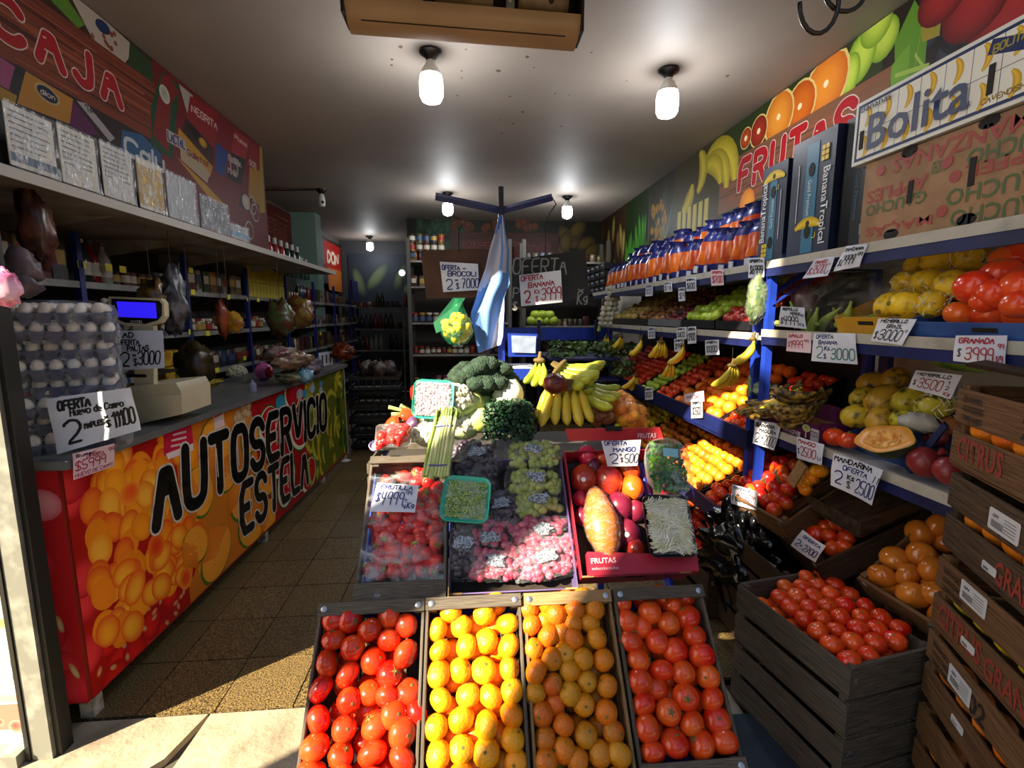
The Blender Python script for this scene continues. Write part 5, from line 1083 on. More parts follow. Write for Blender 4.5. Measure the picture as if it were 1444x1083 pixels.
# scale
cream = mat('cream_plastic', 'c4bb9c', .4, c2='b8ae90', ns=5); dk_ = mat('display_black', '0a0b12', .25)
t = thing('shop_scale', 'cream shop scale with a glowing blue screen on a column, beside the egg stack', 'scale', loc=(-1.42, 2.42, CT)); SY = 2.40
def yb(name, pts, Y0, dY, m, sm=30):
    q = [P(*a, Y=Y0) for a in pts]; n = len(q); e = V((0, dY, 0)); b = MB(); b.add(q + [x + e for x in q], [tuple(range(n)), tuple(range(2 * n - 1, n - 1, -1))] + [(i, n + i, n + (i + 1) % n, (i + 1) % n) for i in range(n)]); return b.part(name, m, t, sm)
yb('display_head', [(153, 418), (226, 421), (231, 427), (232, 446), (226, 455), (205, 461), (175, 459), (160, 452), (153, 436)], SY, .035, cream)
yb('display_bezel', [(157, 421), (224, 424), (228, 429), (228, 445), (222, 452), (204, 457), (176, 455), (163, 449), (157, 436)], SY - .002, .004, dk_)
yb('screen', [(164, 425), (219, 427), (221, 449), (168, 447)], SY - .004, .003, mat('blue_screen', '2a1ce0', .3, emit=.9))
ftext('SYSTEL', frame(P(184, 456, Y=SY - .004), V((1, 0, 0)), V((0, 0, 1))), .055, .013, mat('bulb_white', '0'), t)
yb('column', [(188, 458), (216, 459), (217, 560), (190, 562)], SY + .005, .03, cream)
yb('base', [(182, 545), (248, 540), (255, 552), (257, 584), (188, 600), (180, 590)], SY - .02, .26, cream); yb('pan', [(160, 528), (205, 528), (206, 532), (160, 532)], SY, .25, mat('dark_steel', '0'))
yb('base_front', [(185, 560), (256, 556), (257, 584), (188, 600)], SY - .025, .01, cream)
pcard([(160, 466), (226, 465), (235, 490), (232, 519), (170, 522)][:1] + [(229, 466), (232, 519), (170, 522)], dict(Y=SY - .03), [('ICAD', .04, .82, .4, .13, 'k', .016), ('OFERTA', .06, .64, .5, .12, 'k', .015), ('PALTAS', .24, .48, .68, .13, 'k', .016), ('2', .06, .1, .24, .34, 'k', .02), ('x', .34, .34, .4, .1, 'k', .014), ('$', .34, .1, .41, .18, 'k', .014), ('3000', .44, .12, .9, .34, 'k', .018)], 'white sign OFERTA PALTAS 2 x $3000 taped to the scale column', curl=.006)
# things on the counter
t = thing('yellow_cloth', 'crumpled yellow bag lying on the counter past the scale', 'bag', loc=P(290, 540, Z=CT + .02)); MB().ball(P(290, 540, Z=CT + .025), .085, 22, 12, d=.8, fr=5, sc=(1, 1.3, .3)).part('bag', mat('yellow_film', 'b09a20', .4, c2='8a7414', ns=20), t, 180)
cauli(P(334, 526, Z=CT + .06), .072, 'cauliflower in film on the counter left of the pink jar', 'c8bea0', True, seed=9, leaves=False)
t = thing('pink_piggy_bank', 'round bright pink jar with a red lid side on the counter', 'jar', loc=P(373, 527, Y=3.35)); MB().ball(P(372, 524, Z=CT + .066), .07, 18, 12, sc=(1, 1, 1)).part('body', mat('pink_plastic', 'c060a0', .3), t, 180); MB().ball(P(372, 524, Z=CT + .066) + V((.05, -.02, -.005)), .045, 14, 10, sc=(.7, 1, 1)).part('lid', mat('red_plastic', 'a01830', .3), t, 180); MB().ball(P(372, 524, Z=CT + .066) + V((-.01, -.01, .07)), .012, 8, 6).part('knob', mat('pink_plastic', '0'), t, 180)
t = thing('small_clear_bottle', 'small clear bottle with a violet label between the cauliflower and the pink jar', 'bottle', loc=P(357, 536, Y=3.2)); MB().lathe([(0, 0), (.022, 0), (.024, .05), (.018, .06), (.008, .068), (.008, .08)], 14, Matrix.Translation(P(357, 552, Z=CT))).part('body', mat('clear_bottle', 'a8b0c8', .15, alpha=.5), t, 40)
for (x, y, r, c, c2, lb, sc) in ((412, 508, .13, '6a4a38', '8a7460', 'brown loaf in a film bag on the counter behind the pink jar', (1, 1.6, .45)), (410, 530, .10, '7c8c6c', '6a5a44', 'pale green plastic bag on the counter right of the red lid', (1, 1.4, .5)), (430, 530, .06, '4c7c9c', '8ab0c4', 'light blue plastic bag near the middle of the counter edge', (1, 1, .9)), (395, 500, .11, '6c2420', '8a8080', 'dark red packet under film at the back of the counter', (1, 1.4, .5)), (440, 515, .09, '4a4a5c', '8a8090', 'heap of crinkled clear film on the far end of the counter', (1, 1.8, .8)), (484, 496, .09, '7a3010', '3a1408', 'glossy amber brown bag beyond the end of the counter', (1, 1, .8))):
    c0 = P(x, y, Y=3.75 if r != .09 else 4.4); t = thing('counter_bag', lb, 'bag', loc=c0); MB().ball(c0, r, 20, 12, d=.7, fr=3.2, sc=sc, seed=x).part('bag', mat('film_' + c, c, .25, c2=c2, ns=14), t, 180)
pcard([(449, 498), (468, 495), (470, 514), (452, 517)], dict(Y=4.45), [('|||', .2, .2, .8, .6, 'k', .05)], 'small printed card at the far end of the counter', curl=.002)
pcard([(468, 494), (472, 494), (474, 501), (469, 502)], dict(Y=4.4), [], 'tiny bright yellow tag on the bag beyond the counter', 'y', curl=.001)
# board above, plastic sleeves
t = thing('overhead_shelf', 'dirty white overhead board running along the left wall above the goods shelves', 'shelf', loc=(-2.0, 3.2, 2.03)); dirty = mat('dirty_board', '8c867a', .6, c2='6a6256', ns=4)
MB().bx(-2.5, -1.60, 1.74, 6.0, 2.03, 2.055).part('board', dirty, t, 0); MB().bx(-1.602, -1.592, 1.74, 6.0, 2.025, 2.065).part('edge_strip', mat('strip_white', 'a09c94', .5), t, 0)
for y in (2.6, 3.4, 4.2, 5.0): MB().add([(-1.75, y, 2.03), (-2.5, y, 2.03), (-2.5, y, 1.9), (-1.75, y + .02, 2.03), (-2.5, y + .02, 2.03), (-2.5, y + .02, 1.9)], [(0, 2, 1), (3, 4, 5), (0, 3, 5, 2), (0, 1, 4, 3)]).part('bracket', dirty, t, 0)
sleeve_px = [(0, 73, 140, 165, 'bdbab2', '405468'), (75, 133, 155, 190, 'b8b5a8', None), (137, 185, 190, 216, 'aeaba4', None), (190, 228, 222, 240, 'b8b0a0', 'a08020'), (232, 275, 245, 266, '8c8e90', None), (280, 321, 277, 300, '5c5e60', None), (323, 350, 306, 324, '9aa0a0', '4c88a8')]
names = ['leftmost plastic sleeve with a printed notice and a blue band, above the shelf edge', 'second plastic sleeve from the left, printed notice with glare', 'third plastic sleeve from the left, plain grey notice', 'fourth plastic sleeve from the left, holding gold packets', 'fifth plastic sleeve, striped with bright glare', 'sixth plastic sleeve, dark grey notice', 'last small sleeve with a light blue notice, under the red banner']
for k, (x0, x1, ya, yb_, c, c2) in enumerate(sleeve_px):
    y0 = P(x0, ya, X=-1.6).y; y1 = P(x1, yb_, X=-1.6).y; z1 = (2.29, 2.30, 2.31, 2.315, 2.315, 2.27, 2.17)[k]
    t = thing('plastic_sleeve', names[k], 'notice', loc=(-1.6, y0, 2.07)); pm2 = mat('notice_' + c, c, .6)
    MB().bx(-1.603, -1.600, y0 + .006, y1 - .006, 2.075, z1 - .006).part('paper', pm2, t, 0)
    pq = Print(lambda u, v, l: V((-1.5995 + l, u, v))); w = y1 - y0
    if c2: pq.poly([(y0 + .01, 2.09), (y1 - .01, 2.09), (y1 - .01, 2.12 if k != 3 else 2.28), (y0 + .01, 2.12 if k != 3 else 2.28)], c2)
    if k == 3:
        for i in range(10): pq.disc(ru(y0 + .03, y1 - .03), ru(2.12, 2.27), .022, c0='c8a840', c1='8a6a18')
    elif k != 4:
        for i in range(7):
            z = z1 - .03 - i * .02
            if z > 2.135: pq.poly([(y0 + .02, z), (y0 + .02 + w * ru(.5, .85), z), (y0 + .02 + w * .7, z + .005), (y0 + .02, z + .005)], '4c4e50')
    pq.done('printing', t, .6)
    b = MB(); n = 14; vs = [(-1.592 + .006 * noise.noise(V((i * .9, j * .7, k * 3))), y0 + (y1 - y0) * i / n, 2.068 + (z1 - 2.068) * j / 8) for j in range(9) for i in range(n + 1)]
    b.add(vs, [(j * (n + 1) + i, j * (n + 1) + i + 1, (j + 1) * (n + 1) + i + 1, (j + 1) * (n + 1) + i) for j in range(8) for i in range(n)]); b.part('film', film_mat('sleeve_film', base=.12, gl=.75, ns=16), t, 180)
# CAJA banner
bn = thing('caja_banner', 'wood-look printed banner with CAJA in red and grocery packs around it, upper left', 'banner', loc=(-1.79, 3.1, 2.1))
MB().bx(-1.81, -1.79, 1.70, 4.60, 2.06, 2.998).part('panel', mat('banner_back', '241812', .6), bn, 0)
rs_ = random.getstate(); random.seed(5)
bl = lambda px, py: (lambda p: (p.y, p.z))(P(px, py, X=-1.789))
pc = Print(lambda u, v, l: V((-1.7895 + l, min(max(u, 1.7), 4.59), min(max(v, 2.065), 2.995))))
def woodband(pp, y0, y1, z0, z1, base='7a3a22', dark='4a2014'):
    pp.poly([(y0, z0), (y1, z0), (y1, z1), (y0, z1)], base)
    for i in range(60):
        z = ru(z0 + .01, z1 - .01); y = ru(y0, y1 - .3); L = ru(.2, .7); pp.poly([(y, z), (min(y + L, y1), z + ru(-.006, .006)), (min(y + L, y1), z + ru(.003, .012)), (y, z + .004)], random.choice((dark, '9a5232', '5c2818')))
pc.poly([(1.7, 2.86), (3.2, 2.86), (3.2, 3.0), (1.7, 3.0)], '3a2416')
pc.poly([bl(*q) for q in ((52, -20), (75, -40), (120, 35), (110, 40))], '5a8a28'); pc.disc(2.75, 2.93, .05, c0='3c60a8', c1='284880')
pc.poly([bl(*q) for q in ((95, -18), (150, 18), (192, 68), (168, 100), (128, 50))], 'b8b0a0'); u, v = bl(145, 38); pc.disc(u, v, .05, .03, .2, '243a6a', '182850')
for i in range(12): u, v = bl(ru(130, 165), ru(45, 70)); pc.disc(u, v, .012, c0='8a4a34')
pc.poly([bl(*q) for q in ((183, 60), (226, 98), (222, 140), (180, 100))], '2c4424')
woodband(pc, 1.7, 3.13, 2.535, 2.86)
pc.poly([(1.7, 2.07), (3.2, 2.07), (3.2, 2.535), (1.7, 2.535)], '2c1c20')
for pts, c in ((((0, 80), (22, 95), (14, 128), (0, 120)), '9c4c78'), (((22, 90), (36, 98), (28, 135), (12, 128)), '2a2828'), (((36, 100), (103, 140), (98, 175), (24, 146)), 'b8842c'), (((103, 142), (140, 190), (120, 190), (98, 175)), '5c1c54'), (((108, 142), (122, 146), (162, 195), (155, 200)), 'a8a4a8'), (((0, 122), (24, 135), (20, 150), (0, 140)), 'a88420'), (((172, 183), (200, 190), (245, 235), (170, 215)), '2c5c88')): pc.poly([bl(*q) for q in pts], c)
u, v = bl(67, 133); pc.disc(u, v, .062, .036, -.1, 'b8a878', 'b8a878'); pc.disc(u, v, .052, .028, -.1, '14203c', '14203c'); pc.text('dilon', u - .035, v - .01, u + .035, .02, .002, 'c8c8c0')
u, v = bl(120, 152); pc.text('1+', u, v - .01, u + .05, .03, .003, '303038', slant=0)
u, v = bl(176, 208); pc.text('Calu', u, v - .03, u + .32, .085, .011, 'c4d0d4')
# right half: packs
pc.poly([(3.13, 2.07), (3.13, 3.0), (4.59, 3.0), (4.59, 2.07)], '6e1a1c')
for pts, c in ((((213, 205), (213, 150), (228, 100), (253, 120), (243, 225)), '1c4a2c'), (((215, 190), (228, 105), (240, 108), (252, 130), (240, 150), (238, 215)), '7c2420'), (((252, 118), (272, 135), (264, 160)), 'a8a8a0'), (((268, 135), (308, 160), (300, 225), (262, 175)), '8c1c20'), (((262, 165), (302, 210), (296, 255), (250, 200)), '3c1a14'), (((252, 180), (300, 235), (296, 250), (250, 195)), 'b88c20'), (((253, 195), (296, 245), (292, 258), (255, 225)), 'b0a488'), (((248, 220), (290, 260), (318, 290), (300, 285)), 'b8901c'), (((305, 165), (330, 182), (322, 215), (304, 200)), '7c1420'), (((305, 200), (322, 215), (316, 250), (303, 240)), '284488'), (((330, 182), (352, 198), (346, 225), (326, 215)), '9c2830'), (((326, 215), (346, 225), (340, 262), (320, 250)), '241c1c'), (((354, 200), (374, 215), (372, 240), (350, 235)), '8c1c20'), (((352, 235), (370, 243), (366, 290), (350, 280)), 'a87c20'), (((340, 270), (356, 280), (352, 300), (336, 290)), '28181c')): pc.poly([bl(*q) for q in pts], c)
for (tx, x, y, w, h, c) in (('LACTAL', 237, 197, .17, .05, '28306c'), ('NEGRITA', 270, 157, .32, .045, 'd0b0a8'), ('Galletas', 264, 218, .25, .035, '7c2c28'), ('GLORIA', 322, 225, .2, .04, 'c8c0b8'), ('MAR', 322, 243, .12, .04, 'b8b0a8'), ('DOS', 352, 232, .12, .04, 'd0c0b0'), ('Plumas', 331, 195, .2, .03, 'd0a8a0')):
    u, v = bl(x, y); pc.poly([(u - .01, v - .012), (u + w + .01, v - .012), (u + w + .01, v + h + .01), (u - .01, v + h + .01)], 'b0b0ac') if tx == 'LACTAL' else 0; pc.text(tx, u, v, u + w, h, .005, c)
u, v = bl(232, 133); pc.disc(u, v, .05, c0='9ca890', c1='c8c8c0'); u, v = bl(275, 190); pc.disc(u, v, .1, .04, -.2, '100a08', '301810'); pc.disc(u + .09, v - .02, .05, .03, 0, 'c8a030', '98701c')
u, v = bl(330, 236); pc.disc(u, v, .07, c0='b8b0a8', c1='8c8078'); pc.disc(u, v, .045, c0='5c1420', c1='3c1018'); u, v = bl(347, 285); pc.disc(u, v, .07, .06, 0, 'c8c0b0', 'b0a898')
for (x, y) in ((360, 300), (352, 325), (356, 290)): u, v = bl(x, y); pc.arc(u, v, .07, 0, 6.2, .015, 'c8c8c8', '888888')
pc.poly([bl(*q) for q in ((366, 205), (374, 212), (374, 300), (366, 300))], 'a08c30')
def bigword(pp, tx, y0, z0, y1, h, fx2=None, th=.026, slant=.03):
    pp.nx(); brush(pp.b, tx, pp.fn, y0, z0, y1, h, th + .0055, 10, lift=pp.nx(), jit=0, slant=slant, colr=lin('d8c8c0'), gap=.42); pp.nx(); brush(pp.b, tx, pp.fn, y0, z0, y1, h, th, 10, lift=pp.nx(), jit=0, slant=slant, colr=lin('a81018'), gap=.42)
bigword(pc, 'CAJA', 2.155, 2.62, 2.825, .145, th=.0215)
pc.b.c = [(c[0] * .6, c[1] * .55, c[2] * .55, 1) for c in pc.b.c]; pc.done('printed_picture', bn); random.setstate(rs_)  # print colours scaled down: the dim light here is put into them
# continuing prints on the far left wall
b2 = thing('wood_print_banner', 'dark wood-look banner high on the left wall beyond the CAJA banner', 'banner', loc=(-2.53, 6.5, 2.4)); pc = Print(lambda u, v, l: V((-2.52 + l, u, v)))
MB().bx(-2.53, -2.52, 4.6, 7.3, 2.12, 2.96).part('panel', mat('banner_back', '0'), b2, 0); woodband(pc, 4.7, 7.3, 2.3, 2.96, '54241c', '381610'); pc.text('GENERAL', 5.9, 2.5, 7.2, .25, .03, '8a5048'); pc.text('GENERAL', 5.9, 2.5, 7.2, .25, .02, '5a2420'); pc.done('printed_picture', b2)
b2 = thing('red_print_poster', 'red and orange printed poster high on the left wall near the back', 'poster', loc=(-2.53, 9.2, 2.4)); pc = Print(lambda u, v, l: V((-2.52 + l, u, v)))
MB().bx(-2.53, -2.52, 7.7, 9.95, 1.95, 2.9).part('panel', mat('banner_back', '0'), b2, 0); pc.poly([(8.8, 2.3), (9.9, 2.3), (9.9, 2.85), (8.8, 2.85)], 'a82018'); pc.poly([(9.0, 2.0), (9.9, 2.0), (9.9, 2.4), (9.0, 2.4)], 'b8682c'); pc.text('DON', 9.0, 2.5, 9.7, .18, .03, 'd8c8b0'); pc.poly([(7.8, 2.5), (8.8, 2.5), (8.8, 2.85), (7.8, 2.85)], '4a5068'); pc.done('printed_picture', b2)
struct('trim_3', MB().bx(-2.55, -2.2, 7.35, 7.6, 0, HC), mat('mint_pillar', '6c8a80', .7))
# goods shelving
GMp = mat('pack_print', 'ffffff', .4, ramp=('5c1a18', '2c2a26', '7c6a4c', '3a4a2c', 'b8ac98', '28304c', '8a5a20', '4a2018', '9a8c7c', '60201c', '3c3c3c', '6c5c30'), c2='2a241e', ns=14, lo=.45, hi=.62)
GMj = mat('jar_content', 'ffffff', .25, ramp=('3a2a1a', '5c3a1c', '6a5a34', '2c1a12', '7c7058', '4c2014'), coat=.4); GMl = mat('jar_lid', 'ffffff', .4, ramp=('b8b0a4', '8c1c1c', 'c8c0b0', '3a3a3a', 'a88c30')); GMb = mat('bottle_glass', 'ffffff', .15, ramp=('1c2a1c', '3a1a10', '8a8c88', '2c3a4c', '6c1414', '20201c'), coat=.5); GMlb = mat('bottle_label', 'ffffff', .5, ramp=('b8b0a0', '8c2018', 'a88c3c', '3c5070', 'c0bcb0'))
G = {}
def gproto(k, me, *subs): G[k] = (me, subs)
gproto('jar', MB().lathe([(0, 0), (.034, 0), (.038, .006), (.038, .085), (.032, .098)], 14).mesh('jar_body', GMj, 40), ('lid', MB().lathe([(.034, .096), (.035, .098), (.035, .116), (.032, .118), (0, .118)], 14).mesh('lid', GMl, 40)), ('label', MB().lathe([(.0386, .02), (.0386, .07)], 14).mesh('label', GMlb, 40)))
gproto('bottle', MB().lathe([(0, 0), (.032, 0), (.036, .008), (.036, .15), (.026, .185), (.012, .215), (.012, .25)], 12).mesh('bottle_body', GMb, 40), ('cap', MB().lathe([(.014, .245), (.014, .268), (0, .27)], 10).mesh('cap', GMl, 40)), ('label', MB().lathe([(.0366, .05), (.0366, .13)], 12).mesh('label', GMlb, 40)))
gproto('can', MB().lathe([(0, 0), (.036, 0), (.037, .004), (.037, .104), (.034, .108), (0, .106)], 12).mesh('can_body', GMp, 40), ('label', MB().lathe([(.0376, .03), (.0376, .08)], 12).mesh('label', GMlb, 40)))
gproto('carton', MB().bx(-.032, .032, -.045, .045, 0, .19).mesh('carton_body', GMp, 0), ('label', MB().bx(.032, .0328, -.036, .036, .08, .15).mesh('label', GMlb, 0)))
gproto('packet', MB().rbox((0, 0, .075), (.05, .10, .15), .02).mesh('packet_body', GMp, 60), ('label', MB().bx(.0252, .026, -.03, .03, .05, .11).mesh('label', GMlb, 0)))
for k, (me, subs) in list(G.items()):
    b = MB()
def good(kind, p, label, group, s=(1, 1, 1), rz=0, parts=True, mm=None):
    me, subs = G[kind]; o = put(kind, me, TR(p, 0, 0, rz) @ Matrix.Diagonal((*s, 1)), label, {'packet': 'packet'}.get(kind, kind), group)
    if parts:
        for n, m in subs: put(n, m, Matrix(), parent=o)
    return o
shw = mat('shelf_white', '8c8c88', .5, c2='6e6e6a', ns=5); up = mat('navy_upright', '18246a', .5)
t = thing('grocery_shelving', 'long white metal shelving with blue uprights full of groceries behind the counter', 'shelf', loc=(-2.35, 5, 0))
LV = [.45, .80, 1.10, 1.42, 1.73]
for z in LV: MB().bx(-2.52, -2.14, 1.8, 9.6, z - .015, z).bx(-2.145, -2.135, 1.8, 9.6, z - .03, z + .006).part('shelf_board', shw, t, 0)
for y in (1.85, 2.9, 3.9, 4.9, 5.9, 6.9, 7.9, 8.9): MB().bx(-2.16, -2.13, y - .018, y + .018, 0, 2.0).part('upright', up, t, 0)
MB().bx(-2.535, -2.52, 1.8, 9.6, 0, 2.1).part('back_panel', mat('shelf_back', '3c3a36', .7), t, 0)
cnt = {}
def ordn(n): return ORD[n] if n < 20 else 'about %dth' % (n + 1)
desc = {.80: ('low shelf, just above the counter line', ['packet', 'jar', 'packet']), 1.10: ('lowest visible shelf behind the counter', ['packet', 'jar', 'carton']), 1.42: ('middle shelf behind the counter', ['jar', 'packet', 'can']), 1.73: ('upper shelf behind the counter', ['jar', 'carton', 'bottle', 'can'])}
random.seed(11)
yy = {}
for z, (ds, kinds) in desc.items():
    if z < 1: continue
    y = 1.9; run = 0
    while y < 9.3:
        if run <= 0: kind = random.choice(kinds); run = random.randint(4, 9); s = ru(.85, 1.15); hs = ru(.85, 1.12) * (1 if kind != 'bottle' else .9)
        w = {'jar': .082, 'bottle': .078, 'can': .082, 'carton': .098, 'packet': .112}[kind] * s; y += w / 2
        if min(abs(y - q) for q in (1.85, 2.9, 3.9, 4.9, 5.9, 6.9, 7.9, 8.9)) > .03 and rnd() > .06:
            if y < 6:
              cnt[(z, kind)] = cnt.get((z, kind), -1) + 1; good(kind, (-2.20 + ru(-.012, .012), y, z), '%s, %s from the near end, %s' % ({'jar': 'lidded glass jar', 'bottle': 'dark bottle', 'can': 'tin can', 'carton': 'printed carton', 'packet': 'printed packet'}[kind], ordn(cnt.setdefault((z, kind), 0)), ds), '%ss on the %s' % (kind, ds), (s, s, hs), ru(-.15, .15))
            else: good(kind, (-2.20, y, z), 'dim %s far along the %s' % (kind, ds), 'far %ss on the %s' % (kind, ds), (s, s, hs), 0, parts=False)
        y += w / 2 + .004; run -= 1
# top of the far shelving: row of bottles with white caps (red then green), yellow jars below
wcap = mat('white_cap', 'b8b8b4', .4); redb = mat('red_bottle', '8c1814', .25, coat=.4); grb = mat('dark_green_bottle', '0e2a24', .2, coat=.5); yel = mat('yellow_pack', 'b8a81c', .5)
bb_ = MB().lathe([(0, 0), (.038, 0), (.04, .01), (.04, .16), (.028, .2), (.014, .22)], 12)
m1, m2 = bb_.mesh('bottle_body', redb, 40), MB().lathe([(0, 0), (.038, 0), (.04, .01), (.04, .16), (.028, .2), (.014, .22)], 12).mesh('bottle_body', grb, 40); capm = MB().lathe([(.02, .2), (.022, .205), (.02, .27), (0, .275)], 10).mesh('cap', wcap, 40)
for i in range(14):
    y = 4.75 + i * .16; o = put('bottle', m1 if i < 5 else m2, TR((-1.98, y, 2.056)), ('red' if i < 5 else 'dark green') + ' bottle with white cap on the overhead board, ' + ORD[i] + ' beyond the CAJA banner' if y < 6 else 'dark green bottle with white cap on the far shelving top, ' + ORD[i] + ' along', 'bottle', ('red' if i < 5 else 'green') + ' bottles on the overhead board'); put('cap', capm, Matrix(), parent=o)
    if y > 5.95: o.matrix_basis = TR((-2.2, y, 2.02))

ym = MB().lathe([(0, 0), (.035, 0), (.035, .13), (.02, .15), (0, .15)], 10).mesh('yellow_bottle', yel, 40)
for i in range(11):
    for k in range(2): put('yellow_bottle', ym, TR((-2.16 , 4.98 + i * .082, 1.73 + .0 + k * .152)), 'bright yellow bottle, %s row of the upper shelf block, %s from left' % (('lower', 'upper')[k], ORD[i]), 'bottle', 'yellow bottles on the upper shelf')
# yellow shelf tags
TGm = MB().bx(0, .002, -.028, .028, -.02, .02).mesh('price_tag', PAPER['y'], 0)
tagp = [(115, 373), (153, 377), (173, 380), (304, 364), (269, 381), (272, 412), (322, 419), (350, 422), (364, 423), (383, 383), (269, 468), (293, 470), (325, 466), (306, 522), (345, 505), (420, 425), (452, 470)]
for k, (x, y) in enumerate(tagp):
    p = P(x, y, X=-2.132); o = put('price_tag', TGm, TR(p), None); tagit(o, 'yellow price tag on a shelf edge behind the counter, %s from the scale' % ORD[k], 'price tag', 'yellow shelf tags')
# hanging snack bags and a dark egg stack, yellow packs
for k, (x, y, Y, r, c, c2, lb, sc) in enumerate(((52, 325, 2.1, .09, '6a4030', '3a2018', 'hanging printed snack bag near the left edge under the board', (.6, .6, 1.6)), (215, 425, 2.8, .09, '7a5a24', '201810', 'tilted brown printed box hanging above the scale', (.8, .5, 1.2)), (245, 425, 3.0, .11, '2c2a30', '6a6a70', 'dark crinkled bags hanging right of the scale', (.6, .6, 1.7)), (440 - 98, 455, 3.5, .07, 'b88a20', '8a5a14', 'orange nets of sweets hanging in front of the shelves', (1.4, .5, 1.0)), (320, 450, 3.4, .06, '8a3c1c', '5a2010', 'hanging strip of reddish packets', (.6, .5, 2.0)), (275, 515, 3.2, .12, '3a3014', '2a2010', 'dark green net sack behind the scale base', (.9, .8, 1.1)), (440, 440, 4.9, .13, '6a3020', '8a7a30', 'bright snack packets hanging near the end of the counter', (1, .6, 1.1)), (400, 450, 4.4, .12, '5a2a20', '4a5a30', 'hanging mixed snack packets above the counter middle', (1, .6, 1.3)))):
    c0 = P(x, y, Y=Y); c0.x = min(c0.x, -1.66); t = thing('hanging_bag', lb, 'bag', loc=c0); MB().ball(c0, r, 16, 12, d=.5, fr=3, sc=sc, seed=k).part('bag', mat('hb_' + c, c, .3, c2=c2, ns=16), t, 180)
    MB().tube([c0 + V((0, 0, r * sc[2] * .7)), V((c0.x, c0.y, 2.03))], .002, 4).part('string', mat('dark_steel', '0'), t, 0)
for k in range(3): 
    t = thing('dark_egg_tray', ('bottom', 'middle', 'top')[k] + ' tray of dim grey eggs stacked on the shelf behind the counter', 'egg tray', M=TR((-2.0, 3.15, 1.43 + k * .075), rz=.1)); put('pulp_tray', TMs, Matrix(), parent=t)
    for j in range(3):
        for i in range(6): put('egg', em, TR((-2.0, 3.15, 1.43 + k * .075), rz=.1) @ TR(((i + .5) * .05 - .15, (j + .5) * .05 - .15, .042)), 'egg in the shelf stack behind the counter', 'egg', 'eggs on the shelf behind the counter'); put('egg', em, TR((-2.0, 3.15, 1.43 + k * .075), rz=.1) @ TR((.125, (i + .5) * .05 - .15, .042)), 'egg in the shelf stack behind the counter', 'egg', 'eggs on the shelf behind the counter') if j == 0 else 0
yp = MB().rbox((0, 0, .05), (.14, .12, .10), .012).mesh('yellow_packet', mat('yellow_pack2', 'b8981c', .4, c2='a0701c', ns=16, lo=.5, hi=.6), 40)
for (a, bq, c0) in ((0, 0, 0), (1, 0, 0), (0, 1, 0), (1, 1, 0), (0, 0, 1), (1, 0, 1), (0, 1, 1), (2, 0, 0)): put('yellow_packet', yp, TR((-2.06, 3.35 + a * .13 + bq * .0, 1.11 + c0 * .105 + (.21 if bq and c0 else 0))), 'yellow packet in the pile on the shelf behind the counter', 'packet', 'yellow packets behind the counter')
# ================================================================== RIGHT SIDE
XF = 1.45
edge = mat('shelf_edge_white', 'b4b0a6', .45, c2='8c887e', ns=9, lo=.5, hi=.8)
t = thing('right_shelving_near', 'blue steel fruit shelving with white edges along the right wall, nearest the camera', 'shelf', loc=(1.75, 1.7, 0))
def shelf(t, z, y0, y1, x1=2.05, tag_=None):
    MB().bx(XF, x1, y0, y1, z - .035, z - .012).part('shelf_board', white, t, 0)
    MB().bx(XF - .012, XF, y0, y1, z - .034, z + .002).part('edge_strip', edge, t, 0); MB().bx(XF - .010, XF + .004, y0, y1, z - .072, z - .034).part('edge_rail', blued, t, 0)
for z in (1.81, 1.48, 1.01): shelf(t, z, .95, 2.30)
for y in (2.28,):
    for x in (XF + .005, 2.0): MB().bx(x, x + .035, y, y + .035, 0, 1.80).part('upright', blue, t, 0)
for z in (1.78, 1.45, .98): MB().tube([(XF + .02, 2.29, z), (2.03, 2.29, z)], .012, 4).part('side_rail', blued, t, 0)
MB().add([(XF + .02, 2.27, 1.6), (XF + .02, 2.31, 1.6), (1.75, 2.31, 1.78), (1.75, 2.27, 1.78), (XF + .02, 2.27, 1.56), (1.78, 2.27, 1.78)], [(0, 1, 2, 3)]).part('brace', blue, t, 0)
MB().bx(1.9, 1.93, 2.05, 2.10, .95, 1.45).part('inner_upright', blued, t, 0)
t = thing('right_shelving_far', 'blue steel fruit shelving farther along the right wall, behind the nearer unit', 'shelf', loc=(1.75, 4, 0))
for z, a, b_ in ((1.81, 2.34, 5.7), (1.46, 2.34, 5.1)): shelf(t, z, a, b_)
MB().bx(XF - .012, XF + .01, 2.36, 5.6, .86, .95).part('front_rail', blued, t, 0); MB().bx(XF, 2.05, 2.36, 5.6, .84, .86).part('shelf_board', blued, t, 0)
MB().bx(XF - .11, XF - .09, 2.40, 5.4, .42, .50).part('front_rail', blued, t, 0); MB().bx(XF - .1, 2.05, 2.36, 5.6, .40, .42).part('shelf_board', blued, t, 0)
for y in (2.37, 5.02): MB().bx(XF + .005, XF + .04, y, y + .035, 0, 1.80).part('upright', blue, t, 0)
MB().tube([(XF + .02, 2.37, 1.62), (XF + .30, 2.37, 1.80)], .014, 4).part('brace', blue, t, 0)
MB().bx(2.03, 2.05, 2.34, 5.7, .4, 1.8).part('back_panel', mat('dark_back_panel', '14141a', .7), t, 0)
